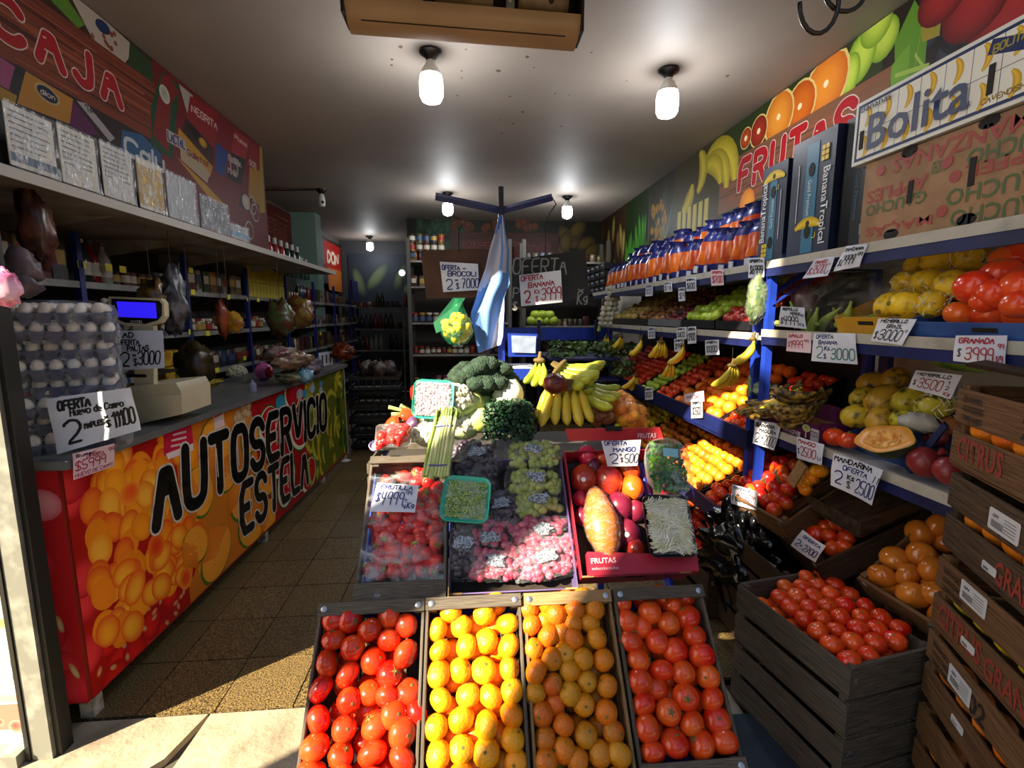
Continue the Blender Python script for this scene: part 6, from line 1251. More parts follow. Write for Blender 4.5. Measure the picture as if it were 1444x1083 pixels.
# printed banner along the top of the right wall
bn = thing('frutas_banner', 'printed wall banner with FRUTAS on wood and big fruit photographs, along the right wall', 'banner', loc=(2.04, 4, 2.4))
MB().bx(2.04, 2.055, 1.0, 9.6, 1.84, 2.998).part('panel', mat('banner_back', '0'), bn, 0)
br = lambda px, py: (lambda p: (p.y, p.z))(P(px, py, X=2.04))
rs_ = random.getstate(); random.seed(9)
pc = Print(lambda u, v, l: V((2.0395 - l, u, min(max(v, 1.845), 2.995))))
pc.poly([(1.0, 1.845), (2.42, 1.845), (2.42, 2.995), (1.0, 2.995)], '24180e')
pc.poly([(2.42, 1.845), (4.0, 1.845), (4.0, 2.995), (2.42, 2.995)], '2c3814')
# grapes and leaves near the camera, red apples
for i in range(26): u, v = br(ru(1275, 1400), ru(30, 150)); pc.disc(u, v, ru(.05, .07), c0='3a3a4c', c1='0c0c14')
for q, c in ((((1262, 60), (1290, 0), (1310, 30), (1300, 140), (1262, 150)), '5c8c24'), (((1256, 95), (1284, 60), (1278, 150), (1256, 175)), '6c9c2c'), (((1300, 0), (1330, 5), (1325, 50), (1300, 60)), '9a8c30'), (((1310, -10), (1350, -40), (1380, 10), (1330, 30)), '5c2418')): pc.poly([br(*a) for a in q], c)
for a, b_ in (((1290, 80), (1325, 130)), ((1262, 110), (1310, 95)), ((1300, 40), (1290, 100))): p, q = br(*a), br(*b_); pc.poly([p, q, (q[0], q[1] + .02), (p[0], p[1] + .02)], '9cb84c')
for (x, y, r) in ((1425, 20, .16), (1375, 8, .14), (1330, -5, .12)): u, v = br(x, y); pc.disc(u, v, r, r * .9, 0, 'b03030', '5c1014')
# green apples / pears at the top, oranges
for (x, y, rx, ry) in ((1246, 55, .09, .10), (1214, 80, .10, .13), (1196, 110, .08, .12), (1236, 35, .1, .1)): u, v = br(x, y); pc.disc(u, v, rx, ry, .2, 'c8dc50', '6c9420')
for (x, y, r, c, d) in ((1165, 118, .17, 'e8902c', 'c8641c'), (1128, 150, .14, 'd87018', 'b84c14'), (1098, 165, .15, 'e89830', 'c86c1c'), (1070, 185, .10, 'a83018', '7c2010'), (1052, 195, .07, 'c84c1c', '8c2c10')): u, v = br(x, y); pc.disc(u, v, r * 1.06, r * 1.1, 0, 'e8dca0', 'd8c070', ox=0, oy=0); pc.disc(u, v, r * .96, r, 0, c, d, ox=0, oy=0); pc.disc(u, v, .02, c0='f0e0b0')
woodband(pc, 2.36, 3.98, 2.37, 2.745, '7c5238', '4a2e1c')
for (x, y, r) in ((1095, 265, .12), (1120, 275, .1), (1065, 290, .12), (1055, 262, .1)): u, v = br(x, y); pc.disc(u, v - .12, r, r, 0, 'f0a030', 'd8701c')
bigword(pc, 'FRUTAS', 3.66, 2.515, 2.57, .19, th=.023) if 0 else None
pc.fn_ = pc.fn; f0 = pc.fn; pc.fn = lambda u, v, l: f0(-u, v, l)
bigword(pc, 'FRUTAS', -3.68, 2.50, -2.58, .19, th=.026); pc.fn = f0
# bananas, pineapple, cucumbers, potatoes... towards the back
pc.poly([(3.98, 1.845), (4.9, 1.845), (4.9, 2.995), (3.98, 2.995)], '3c3410')
for (x, y, r, a0, a1, ro, w) in ((1015, 260, .33, -.6, 1.5, .0, .13), (1010, 262, .27, -.7, 1.5, .1, .11), (1006, 258, .22, -.6, 1.3, .2, .1), (985, 235, .2, .3, 2.3, .3, .09), (970, 255, .2, 1.4, 2.9, .2, .10)): u, v = br(x, y); pc.arc(u + .1, v - .05, r, a0, a1, w * 1.7, 'd8c438', '9a8a1c', rot=ro + pi / 2)
for i in range(6): u = 4.15 + i * .11; pc.poly([(u, 2.0), (u + .085, 2.0), (u + .075, 2.55), (u + .005, 2.55)], '', ['b8a430', '8a7a20', 'd8c858', 'c8b840'])
pc.poly([(4.9, 1.845), (5.55, 1.845), (5.55, 2.995), (4.9, 2.995)], '28241a')
for i in range(12): u = ru(5.0, 5.3); a = ru(-.5, .5); pc.poly([(5.1, 2.3), (5.13, 2.3), (5.1 + a * .8, 2.95 - abs(a) * .5)], random.choice(('4c6c4c', '6c8c6c', '3c5438')))
for i in range(60): pc.disc(5.2 + ru(-.14, .3), ru(1.95, 2.75), .045, .05, .7, 'a8802c', '6c4c18', n=6)
pc.poly([(5.6, 1.845), (6.4, 1.845), (6.4, 2.995), (5.6, 2.995)], '14240c')
for i in range(14): pc.disc(5.65 + i * .055, ru(2.2, 2.6), .05, .22, ru(-.2, .2), '3c7c24', '1c4414')
pc.poly([(6.4, 1.845), (9.6, 1.845), (9.6, 2.995), (6.4, 2.995)], '2a1c10')
for i in range(26): pc.disc(6.5 + i * .12, ru(2.1, 2.8), .075, .2, ru(-.3, .3), random.choice(('8c7c3c', '9c8440', '6c5028', '5c2c18')), '3c2c14')
pc.done('printed_picture', bn); random.setstate(rs_)
# ---------------------------------------------------------------- boxes on the top shelf
navy = mat('navy_box_card', '0c1630', .4, c2='13213f', ns=3); teal2 = mat('teal_panel_print', '1c6a8c', .4); ylw = mat('print_yellow', 'e0c020', .5); whp = mat('print_white', 'd8dce0', .5)
def upbox(y0, y1, z0, z1, x0, label, side='A'):
    t = thing('banana_box', label, 'box', loc=(x0, y0, z0)); x1 = x0 + .40
    MB().bx(x0, x1, y0, y1, z0, z1).part('carton', navy, t, 0); e = x0 - .0015; w = y1 - y0; H = z1 - z0
    MB().bx(e, x0, y0 + w * .36, y0 + w * .64, z0 + .01, z1 - .03).part('teal_band', teal2, t, 0)
    for k in (.2, .72): MB().lathe([(.018, -.001), (.018, .001)], 14, TR((e - .001, y0 + w * .5, z0 + H * k), ry=pi / 2, s=(1.6, 1, 1))).part('hand_hole', mat('hole_dark', '0'), t, 0)
    # writing runs up (A) or down (B); text x axis along Z; facing -X
    if side == 'A': f = lambda yy, zz: frame((e - .0015, yy, zz), (0, 0, 1), (0, 1, 0))
    else: f = lambda yy, zz: frame((e - .0015, yy, zz), (0, 0, -1), (0, -1, 0))
    if side == 'A':
        ftext('BananaTropical', f(y0 + w * .69, z0 + .10), H * .62, .052, whp, t, .012); ftext('Gold Premium', f(y0 + w * .44, z0 + .16), H * .30, .022, whp, t); MB().bx(e - .0015, e, y0 + w * .18, y0 + w * .18 + .003, z0 + .1, z0 + .1 + H * .5).part('printed_line', whp, t, 0); zz = z0 + .05; yy = y0 + w * .74
    else:
        ftext('BananaTropical', f(y0 + w * .27, z1 - .15), H * .62, .052, whp, t, .012); ftext('Gold Premium', f(y0 + w * .56, z1 - .18), H * .30, .022, whp, t); MB().bx(e - .0015, e, y0 + w * .80, y0 + w * .80 + .003, z1 - .1 - H * .5, z1 - .1).part('printed_line', whp, t, 0); zz = z1 - .10; yy = y0 + w * .22
    b = MB()
    for i in range(3):
        for j in range(2): b.bx(e - .002, e, yy + j * .022 - .022, yy + j * .022 - .004, zz + i * .022 - .022, zz + i * .022 - .004)
    b.part('logo_squares', ylw, t, 0)
    b = MB(); zc = z1 - .09 if side == 'A' else z0 + .10; b2_ = Print(lambda u, v, l: V((e - .001 - l, u, v))); b2_.arc(y0 + w * .5, zc - .12, .16, 1.05, 2.1, .045, 'e8c820', 'b89818'); b2_.disc(y0 + w * .5, zc + .035, .012, c0='1c1c1c', c1='1c1c1c'); b2_.text('L', y0 + w * .3, zc - .03, y0 + w * .3 + .02, .02, .002, 'e0c020'); b2_.done('banana_emblem', t)
    return t
upbox(2.235, 2.43, 1.812, 2.27, XF + .02, 'narrow navy and teal upright banana box at the left, writing running up', 'A')
upbox(1.935, 2.20, 1.812, 2.31, XF + .02, 'wide navy and teal upright banana box in the middle, writing running down', 'B')
t = thing('black_banana_box', 'black upright banana box turned end-on, left of the brown apple box', 'box', loc=(1.5, 1.85, 1.81))
MB().bx(1.50, 1.99, 1.77, 1.925, 1.812, 2.315).part('carton', mat('black_card', '07080c', .4), t, 0)
ftext('BananaTropical', frame((1.498, 1.80, 2.18), (0, 0, -1), (0, -1, 0)), .30, .028, mat('print_grey', '7c8894', .5), t); ftext('Gold Premium', frame((1.498, 1.85, 2.10), (0, 0, -1), (0, -1, 0)), .18, .018, mat('print_teal', '3c6a8c', .5), t); b = MB().bx(1.497, 1.499, 1.80, 1.81, 1.86, 1.9).part('recycling_mark', mat('print_grey', '0'), t, 0)
kr = mat('apple_box_kraft', 'a07a58', .7, c2='8c6a4a', ns=10); t = thing('apple_box', 'kraft apple box lying upside down, printed GAUCHO MANZANAS in green and red', 'box', loc=(1.6, 1.5, 1.81))
MB().bx(1.46, 1.95, 1.10, 1.76, 1.812, 2.10).part('carton', kr, t, 0); gr_ = mat('print_green', '4a6030', .6); rd_ = mat('print_red', '9c3c34', .6)
def ud(tx, y, z, L, h, m): return ftext(tx, frame((1.4585, y, z), (0, 1, 0), (0, 0, -1)) if 0 else Matrix(((0, 0, -1, 1.4585), (-1 * -1, 0, 0, y), (0, -1, 0, z), (0, 0, 0, 1))), L, h, m, t, .015)
for tx, y, z, L, h, m in (('MANZANAS', 1.22, 2.085, .42, .05, rd_), ('GAUCHO', 1.12, 2.03, .26, .05, gr_), ('GAUCHO', 1.44, 2.03, .05, .04, gr_), ('APPLES', 1.50, 2.00, .24, .045, rd_), ('ÄPFEL', 1.16, 1.985, .22, .045, rd_), ('GAUCHO', 1.13, 1.93, .30, .05, gr_), ('GAUCHO', 1.50, 1.95, .24, .04, gr_), ('MAÇÃS', 1.47, 1.875, .26, .045, rd_), ('GAUCHO', 1.13, 1.865, .28, .05, gr_)): ud(tx, y, z, L, h, m)
for (y, z) in ((1.69, 2.06), (1.44, 2.015), (1.41, 1.965), (1.44, 1.87), (1.20, 2.06)): MB().lathe([(.018, 0), (.018, .001), (0, .001)], 12, TR((1.459, y, z), ry=-pi / 2)).part('printed_apple', rd_, t, 0)
for (y, z, h) in ((1.36, 1.975, .05), (1.56, 1.965, .045)): MB().bx(1.457, 1.461, y - .009, y + .009, z - h, z + h * .6).part('hand_hole', mat('hole_dark', '0'), t, 0)
for (y, z) in ((1.62, 1.83), (1.36, 1.83), (1.58, 2.09), (1.33, 2.09)): MB().lathe([(.03, 0), (.03, .002), (0, .002)], 12, TR((1.4605, y, z), ry=-pi / 2, s=(.6, 1, 1))).part('cut_out', mat('hole_dark', '0'), t, 0)
# Bolita banana box on top
t = thing('white_banana_box', 'white banana box printed Bolita, lying on top of the apple box', 'box', loc=(1.5, 1.5, 2.10)); bx0 = 1.45
MB().bx(bx0, 1.95, .98, 1.82, 2.108, 2.33).part('carton', mat('bolita_white', 'd8dad6', .5), t, 0)
pq = Print(lambda u, v, l: V((bx0 - .0005 - l, -u, v))); Z0, Z1, U0, U1 = 2.108, 2.33, -1.82, -1.22
pq.poly([(U0 + .012, Z0 + .012), (U1, Z0 + .012), (U1, Z1 - .012), (U0 + .012, Z1 - .012)], '1c2c5c'); pq.poly([(U0 + .022, Z0 + .022), (U1 - .01, Z0 + .022), (U1 - .01, Z1 - .022), (U0 + .022, Z1 - .022)], 'e4e4dc')
for i in range(1, 7): u = U0 + .02 + i * .082; pq.poly([(u, Z0 + .022), (u + .002, Z0 + .022), (u + .002, Z1 - .022), (u, Z1 - .022)], '3c4470')
pq.poly([(U0 + .022, 2.215), (U1 - .01, 2.215), (U1 - .01, 2.217), (U0 + .022, 2.217)], '3c4470')
for i in range(7):
    for j in range(2): pq.arc(U0 + .052 + i * .082 - .03, (2.165, 2.27)[j], .045, -.9, .9, .022, 'e8c02c', 'b88a18')
ftext('Bolita', frame((bx0 - .006, -(U0 + .07) , 2.145), (0, -1, 0), (0, 0, 1)), .37, .12, mat('print_blue', '182858', .5), t, .012); ftext('Bananas', frame((bx0 - .006, -(U0 + .03), 2.288), (0, -1, 0), (0, 0, 1)), .13, .022, mat('print_blue', '0'), t, .01)
pq.poly([(U1 - .12, Z1 - .022), (U1 - .01, Z1 - .06), (U1 - .01, Z1 - .1), (U1 - .13, Z1 - .06)], '1c2c5c'); pq.text('BOLITA', U1 - .115, Z1 - .062, U1 - .03, .02, .002, 'a09030'); pq.text('CAVENDISH', U1 - .13, 2.14, U1 - .02, .014, .0018, '8a7020')
pq.done('printed_picture', t)
for (y, z, h) in ((1.33, 2.21, .05), (1.78, 2.20, .04)): MB().bx(bx0 - .004, bx0 + .002, y - .008, y + .008, z - h, z + h * .6).part('hand_hole', mat('hole_dark', '0'), t, 0)
# ---------------------------------------------------------------- blue/orange bags along the far top shelf
obag = mat('orange_bag_plastic', 'd86a18', .3, c2='b8401c', ns=12, lo=.45, hi=.6, rv=.1); bbag = mat('blue_bag_plastic', '26307c', .3, c2='1c2260', ns=10, rv=.1); wlab = mat('white_print', 'b8bcc8', .5)
def bagproto():
    n, k = 16, 12; prof = [(.45, 0), (.95, .012), (1.05, .068), (1.02, .11), (1.06, .15), (1.0, .185), (.92, .215), (.8, .245), (.6, .27), (.75, .30)]
    vs = []; ms = []; fs = []
    for j, (r, z) in enumerate(prof):
        for i in range(n):
            a = 2 * pi * i / n; q = 1 + .16 * noise.noise(V((cos(a) * 2, sin(a) * 2, z * 22))); vs.append((r * .085 * cos(a) * q, r * .078 * sin(a) * q, z))
    b = MB()
    for j in range(len(prof) - 1):
        for i in range(n): fs.append((j * n + i, j * n + (i + 1) % n, (j + 1) * n + (i + 1) % n, (j + 1) * n + i)); ms.append(0 if 2 <= j <= 5 else 1)
    b.add(vs, fs); b.m = ms; b.add([vs[i] for i in range(n)], [tuple(range(n - 1, -1, -1))], 1)
    return b.mesh('snack_bag', [obag, bbag], 180)
bgm = bagproto(); wl = MB().bx(-.099, -.092, -.02, .025, .015, .058).mesh('label', wlab, 0)
for r in range(2):
    for i in range(20 if r == 0 else 17):
        y = 2.52 + i * .142 + r * .07; s = ru(.9, 1.08)
        o = put('snack_bag', bgm, TR((XF + .10 + r * .11, y, 1.80 + r * .13), ru(-.1, .1), ru(-.1, .12) , ru(-.3, .3), (s, s, s * (.92 if r == 0 else .85))), 'blue and orange bag, %s row on the far top shelf, %s from the banana boxes' % ('front' if r == 0 else 'back', ORD[i]), 'bag', '%s row of blue and orange bags' % ('front' if r == 0 else 'back'))
        put('label', wl, Matrix(), parent=o)
# dark crates of cans beyond the bags
cr = mat('black_crate_plastic', '16171c', .4); t0 = None
for i in range(5):
    for k in range(4):
        M = TR((XF + .12, 5.42 + i * .22, 1.80 + k * .085)); 
        if t0 is None:
            t0 = thing('black_punnet_crate', 'low black plastic crate stacked beyond the blue and orange bags', 'crate', M=M, group='black crates on the far top shelf'); b = MB(); b.bx(-.1, .1, -.1, .1, 0, .01); b.bx(-.1, -.094, -.1, .1, 0, .075); b.bx(.094, .1, -.1, .1, 0, .075); b.bx(-.1, .1, -.1, -.094, 0, .075); b.bx(-.1, .1, .094, .1, 0, .075); put('crate_shell', b.mesh('crate_shell', cr, 0), Matrix(), parent=t0)
            put('white_mark', MB().bx(-.102, -.1, -.04, .05, .045, .055).bx(-.102, -.1, -.06, -.05, .02, .03).mesh('white_mark', wlab, 0), Matrix(), parent=t0)
        else: dup(t0, M)
# ---------------------------------------------------------------- sloping beds of fruit on the far shelves
def bed(key, y0, y1, z0, x0, x1, rise, s, label, cat, group, sk=.02, layers=1, stem=None, stuff=False):
    st_ = []
    sp = .068 * s * (1.35 if key in ('papaya', 'melon') else 1); ny = max(1, int((y1 - y0) / sp)); nx_ = max(1, int((x1 - x0) / (sp * .9)))
    for a in range(nx_):
        for c in range(ny):
            y = y0 + (c + .5 + (.5 if a % 2 else 0)) * (y1 - y0) / (ny + .5); x = x0 + (a + .5) * (x1 - x0) / nx_
            if stuff: st_.append((random.choice(PM[key]), TR((x + ru(-.005, .005), y + ru(-.005, .005), z0 + rise * (a + .5) / nx_ + .034 * s)) @ rrot() @ Matrix.Diagonal((s, s, s, 1)))); continue
            fruit(key, TR((x + ru(-.012, .012), y + ru(-.012, .012), z0 + rise * (a + .5) / nx_ + .034 * s + ru(-.004, .014))) @ rrot(), label + ', %s row up, %s from the near end' % (ORD[a], ORD[min(c, 19)]), cat, group, s=s)
    if stuff: join(key.rstrip('2') + '_heap', st_, fruitm[key], 'heap: ' + label, cat)
def bin_(y0, y1, z0, x0, x1, rise, label, m=None):
    t = thing('display_bin', label, 'bin', loc=(x0, y0, z0)); m = m or cr
    q = [V((x0, y0, z0)), V((x0, y1, z0)), V((x1, y1, z0 + rise)), V((x1, y0, z0 + rise))]; up_ = V((-.0, 0, .05)); b = MB()
    b.add(q + [p + V((0, 0, -.01)) for p in q], [(0, 1, 2, 3), (7, 6, 5, 4)]); b.part('base', m, t, 0)
    for i in range(4):
        p, r = q[i], q[(i + 1) % 4]; e = (r - p).cross(V((0, 0, 1))).normalized() * .006; b = MB(); b.add([p, r, r + up_, p + up_, p + e, r + e, r + e + up_, p + e + up_], [(0, 1, 2, 3), (7, 6, 5, 4), (3, 2, 6, 7), (0, 4, 5, 1)]); b.part('side', m, t, 0)
clearbin = mat('clear_bin_edge', '6a7074', .2)
lay = [('redapple', 2.44, 2.80, 1.47, 1.0, 'red apple, far middle shelf', 'apple', 'red apples on the far shelf', 'black bin of red apples next to the green apples'),
       ('greenapple', 2.82, 3.28, 1.47, 1.05, 'green apple, far middle shelf', 'apple', 'green apples on the far shelf', 'black bin of green apples'),
       ('plum', 3.30, 3.62, 1.47, .72, 'dark plum, far middle shelf', 'plum', 'plums on the far shelf', 'clear-edged bin of dark plums'),
       ('darkfruit', 3.64, 3.92, 1.47, .8, 'brown fruit left of the plums', 'fruit', 'brown fruit on the far shelf', 'clear-edged bin of small brown fruit'),
       ('darkfruit', 3.94, 4.24, 1.47, .9, 'dim brown fruit, far shelf middle', 'fruit', 'dim brown fruit on the far shelf', 'dim bin of brown fruit further left'),
       ('kiwi', 4.26, 4.95, 1.47, 1.0, 'pale pear, far middle shelf', 'pear', 'pears on the far shelf', 'bin of pale pears at the far end')]
for key, y0, y1, z, s, lb, cat, grp, bl_ in lay: bin_(y0, y1, z, XF + .01, 2.0, .26, bl_, clearbin if 'clear' in bl_ else None); bed(key, y0 + .01, y1 - .01, z + .01, XF + .02, 1.98, .26, s, lb, cat, grp)
lay = [('tomato', 2.42, 2.72, .87, .85, 'tomato, banana shelf bin', 'tomato', 'tomatoes on the banana shelf', 'black bin of tomatoes behind the hanging bananas'),
       ('orange', 2.74, 3.42, .87, 1.1, 'orange under the hanging bananas', 'orange', 'oranges on the far shelf', 'bin of oranges under the hanging bananas'),
       ('tomato2', 3.46, 3.76, .87, .8, 'small tomato left of the oranges', 'tomato', 'small tomatoes left of the oranges', 'bin of small tomatoes'),
       ('greenapple', 3.80, 4.10, .87, .8, 'dim green fruit, banana shelf', 'fruit', 'dim green fruit on the banana shelf', 'bin of dim green fruit'),
       ('tomato', 4.14, 5.2, .87, .8, 'dim red tomato at the far end of the banana shelf', 'tomato', 'far dim tomatoes', 'long bin of dim tomatoes at the far end')]
for key, y0, y1, z, s, lb, cat, grp, bl_ in lay: bin_(y0, y1, z, XF + .01, 2.0, .30, bl_); bed(key, y0 + .01, y1 - .01, z + .01, XF + .02, 1.98, .30, s, lb, cat, grp, stuff=y0 > 4.1)
lay = [('tomato2', 2.40, 2.74, .42, .95, 'tomato, lowest far shelf', 'tomato', 'tomatoes on the lowest far shelf', 'low bin of tomatoes by the floor crates'),
       ('orange', 2.76, 3.44, .42, 1.05, 'orange, low bin', 'orange', 'low oranges', 'low bin of oranges'),
       ('mandarin2', 3.46, 4.06, .42, .95, 'dull mandarin, low bin', 'mandarin', 'low mandarins', 'low bin of dull mandarins'),
       ('lemon', 4.10, 4.60, .42, .9, 'lemon, low bin', 'lemon', 'low lemons', 'low bin of lemons'), ('kiwi', 4.64, 5.3, .42, .9, 'dim yellowish fruit at the far end of the lowest shelf', 'fruit', 'dim low fruit', 'far low bin of dim fruit')]
for key, y0, y1, z, s, lb, cat, grp, bl_ in lay: bin_(y0, y1, z, XF - .08, 1.96, .24, bl_); bed(key, y0 + .01, y1 - .01, z + .01, XF - .07, 1.94, .24, s, lb, cat, grp, stuff=y0 > 4.5)
for (key, y0, y1, lb) in (('tomato', 2.46, 3.0, 'red tomato in the floor-level bin right of the aisle'), ('tomato2', 3.02, 3.6, 'orange tomato in the farther floor-level bin')):
    bin_(y0, y1, .12, XF - .22, 1.8, .2, 'floor-level ' + ('near' if y0 < 2.5 else 'far') + ' bin of tomatoes under the low shelf', WM['c'] if y0 < 2.5 else None); bed(key, y0 + .01, y1 - .01, .13, XF - .21, 1.78, .2, .85, lb, 'tomato', 'floor-level tomatoes', stuff=True)
# hanging bananas
for k, (px, py, Y, n, key, L, rz, rx, lb) in enumerate(((1060, 478, 2.46, 2, 'y', .80, 2.6, .5, 'brightly lit yellow banana pair hanging highest at the blue upright'), (1032, 515, 2.52, 4, 'y', .85, 1.9, -.1, 'yellow hand of bananas hanging lowest beside the oranges'), (962, 487, 3.1, 3, 'y', .85, 2.5, .3, 'yellow bananas hanging above the oranges, curved to the left'), (932, 482, 3.3, 4, 'y', .85, 1.5, .0, 'hand of bananas hanging straight on a wire left of the oranges'), (945, 512, 3.2, 3, 'y', .7, 1.5, 0, 'small short banana hand lying under the hanging ones'), (903, 478, 3.8, 2, 'y', .95, 2.4, .2, 'two bananas hanging over the dim tomatoes'), (875, 475, 4.1, 4, 'y', .95, 2.2, .2, 'hand of bananas hanging near the far end, second from the left'), (855, 475, 4.3, 3, 'y', .9, 1.4, 0, 'leftmost hand of hanging bananas'), (895, 530, 3.3, 4, 'y', .85, 2.2, .5, 'pale banana hand lying on the front rail behind the bag of oranges'), (857, 535, 3.4, 3, 'o', .7, 1.6, 0, 'dull banana hand just left of the pale one'))):
    p = P(px, py, X=XF - .02 - (.04 if k < 2 else 0)); bunch(TR(p, rx * .3, 0, rz), n, key, lb, fan=.15, gap=.034, L=L)
    if k < 8: tg = MB().tube([p, p + V((0, 0, 1.38 - p.z if p.z < 1.3 else .1))], .0015, 4); tagit(tg.part('hanging_wire', mat('dark_steel', '0'), None, 0), 'thin wire holding up the bananas: ' + lb.split(' ')[0] + ' one, %s' % ('number one two three four five six seven eight'.split()[k + 1] + ' from the camera'), 'wire')
# bunch of bags of greens on the upright, garlic braid, tied greens
for (px, py, Y, w, h, cc, lb) in ((1068, 422, 2.33, .10, .22, ('2f4f22', '60703a'), 'net bag of mixed green and orange vegetables hanging at the blue upright'), (1062, 545, 2.40, .06, .16, ('5c7a3c', '8a9c60'), 'bunch of spring onions in film hanging against the upright'), (1078, 548, 2.36, .12, .08, ('6c7c5c', 'a0ac8c'), 'crinkled bag of greens behind the spotted bananas')):
    c = P(px, py, Y=Y); t = thing('greens_bag', lb, 'bag', loc=c); MB().ball(c, w * .5, 16, 12, d=.5, fr=3, sc=(1, .8, h / w)).part('greens', mat('greens_' + cc[0], cc[0], .5, c2=cc[1], ns=26), t, 180); MB().ball(c, w * .56, 16, 12, d=.4, fr=3, sc=(1, .8, h / w)).part('film', filmB, t, 180)
c = P(866, 432, Y=5.0); t = thing('garlic_braid', 'long braid of white garlic heads hanging at the far end of the right shelves', 'garlic', loc=c); gl = mat('garlic_white', 'c8c4b0', .5, c2='a8a48c', ns=9)
gmh = MB().lathe([(0, -.02), (.018, -.016), (.028, 0), (.022, .014), (.008, .024), (.004, .036)], 12, None, 0, 6, .06).mesh('garlic_head', gl, 60)
for j in range(8):
    for i in range(3): put('garlic_head', gmh, TR(((i - 1) * .05 + j * -.014 + ru(-.01, .01), -.03, .18 - j * .052), ru(-.5, .5), ru(-.5, .5), 0, 1.25), parent=t)
MB().tube([c + V((.07, 0, .22)), c + V((-.05, 0, .1)), c + V((-.16, 0, -.26))], .02, 6).part('stalks', leafm, t, 60)
for i in range(10):
    c = P(790 + (i % 5) * 22, 495 + (i // 5) * 28, Y=4.6 + .25 * (i % 3)); t = thing('leafy_greens', 'dark leafy greens heaped on the shelf left of the far bananas, %s' % ('upper row' if i < 5 else 'lower row'), 'greens', loc=c, group='far leafy greens, %s row' % ('upper' if i < 5 else 'lower')); b = MB(); leafclump(b, Matrix.Translation(c), .22, .2, -.07, .08, 70, .035, .6); b.part('leaves', mat('far_leaf', '3c5c2c', .6, c2='6c8a4c', ns=9, rv=.3), t, 0, kind='stuff')
t = thing('greens_rack', 'dark shelf holding leafy greens left of the far bananas', 'shelf', loc=(.9, 4.8, 0)); 
for z in (.6, .95, 1.15): MB().bx(.72, 1.40, 4.45, 5.3, z - .02, z).part('shelf_board', blued, t, 0)
for x in (.74, 1.38): MB().bx(x - .015, x + .015, 5.26, 5.3, 0, 1.5).part('upright', blued, t, 0)
# ---------------------------------------------------------------- level two, near: bag of plantains, melon box, tomato box
t = thing('plantain_bag', 'large clear crinkled bag of green plantains on the near middle shelf', 'bag', loc=(1.6, 2.0, 1.49))
for i in range(9): put('plantain', BMe['p'], TR((1.56 + (i % 3) * .10, 2.20 - i * .062, 1.64 + ru(-.02, .03)), 1.2 + ru(-.4, .3), ru(-.4, .4), ru(-.5, 1.6), 1.15) if 0 else t.matrix_basis.inverted() @ TR((1.51 + (i % 3) * .06, 2.20 - i * .062, 1.60 + ru(-.03, .03)), ru(-.9, .9), ru(-.2, .3), ru(-.5, 1.6), 1.1), parent=t)
b = MB(); b.ball((1.72, 1.97, 1.58), .22, 30, 20, d=.35, fr=4, sc=(1.0, 1.35, .72)); b.part('film', film_mat('big_bag_film', 'b8b4ac', .04, .42, 7), t, 180)
MB().ball((1.60, 2.22, 1.585), .075, 16, 12, d=.4, fr=3, sc=(.8, 1, 1.35)).part('dark_beets', mat('beet_skin', '3a2420', .4, c2='5a3a30', ns=9), t, 180)
for i in range(5): tagit(put('courgette', BMe['p'], TR((1.47 + ru(0, .03), 2.24 - i * .13, 1.50 + .012), pi / 2, ru(-.1, .1), ru(-.3, .3), (.9, .9, .8))), 'thin green vegetable lying along the shelf edge under the plantain bag', 'vegetable', 'green vegetables on the shelf edge')
ybx = mat('yellow_card', 'd8a818', .45, c2='c8941c', ns=6)
def openbox(O, w, l, h, m, label, tilt=.30, inner=None, cat='box', name='cardboard_box', front=None):
    M = Matrix.Translation(V(O)) @ Matrix.Rotation(-pi / 2, 4, 'Z') @ Matrix.Rotation(tilt, 4, 'X')   # local x along -Y (towards camera), local y = into the shelf
    return cbox(M, w, l, h, m, label, inner=inner or kraft, name=name), M
t, M = openbox((1.68, 1.70, 1.52), .30, .38, .11, ybx, 'yellow cardboard box of netted yellow melons on the near middle shelf', .42)
foam = mat('foam_net', 'e0e0d8', .7)
def foamsock(parent, M, r):
    b = MB()
    for i in range(60):
        a = ru(0, 6.28); z = ru(-.5, .9); s_ = math.sqrt(1 - z * z); p = V((s_ * cos(a), s_ * sin(a), z)) * r; d = V((ru(-1, 1), ru(-1, 1), ru(-1, 1))) * r * .22
        b.tube([M @ (p - d), M @ (p * 1.06), M @ (p + d)], .0012, 4, caps=False)
    b.part('foam_net', foam, parent, 0)
def melonthing(key, p, label, s, cat, net=False, name=None, rot=None):
    t = thing(name or cat, label, cat, loc=p); q = rot or rrot(); me = random.choice(PM[key]); put('flesh', me, q @ Matrix.Diagonal((s, s, s, 1)), parent=t)
    put('stem', nubs['nub'], q @ TR((0, 0, .056 * s)) @ Matrix.Diagonal((2, 2, 2, 1)), parent=t)
    if net: foamsock(t, Matrix.Translation(V(p) + V((.0, -.01, -.01))), .056 * s)
    return t
for k, (px, py, X, s, nt_, lb) in enumerate(((1299, 373, 1.72, 1.0, 0, 'top left yellow melon'), (1328, 366, 1.70, 1.15, 0, 'large yellow melon with brown scratches at the top middle'), (1368, 362, 1.72, 1.1, 1, 'yellow melon half wrapped in shredded foam at the top right'), (1280, 400, 1.62, .95, 1, 'yellow melon with foam strands at the left'), (1310, 398, 1.62, 1.0, 1, 'scratched melon in the middle of the box'), (1342, 402, 1.60, 1.1, 0, 'yellow melon at the right, above the blue box corner'), (1255, 430, 1.53, 1.0, 0, 'front left bright yellow melon'), (1280, 430, 1.52, 1.05, 0, 'front bright yellow melon over the box lip'), (1315, 428, 1.54, .9, 1, 'foam covered melon at the front right'))):
    melonthing('melon', P(px, py, X=X), lb + ' in the yellow box', s * .98, 'melon', nt_)
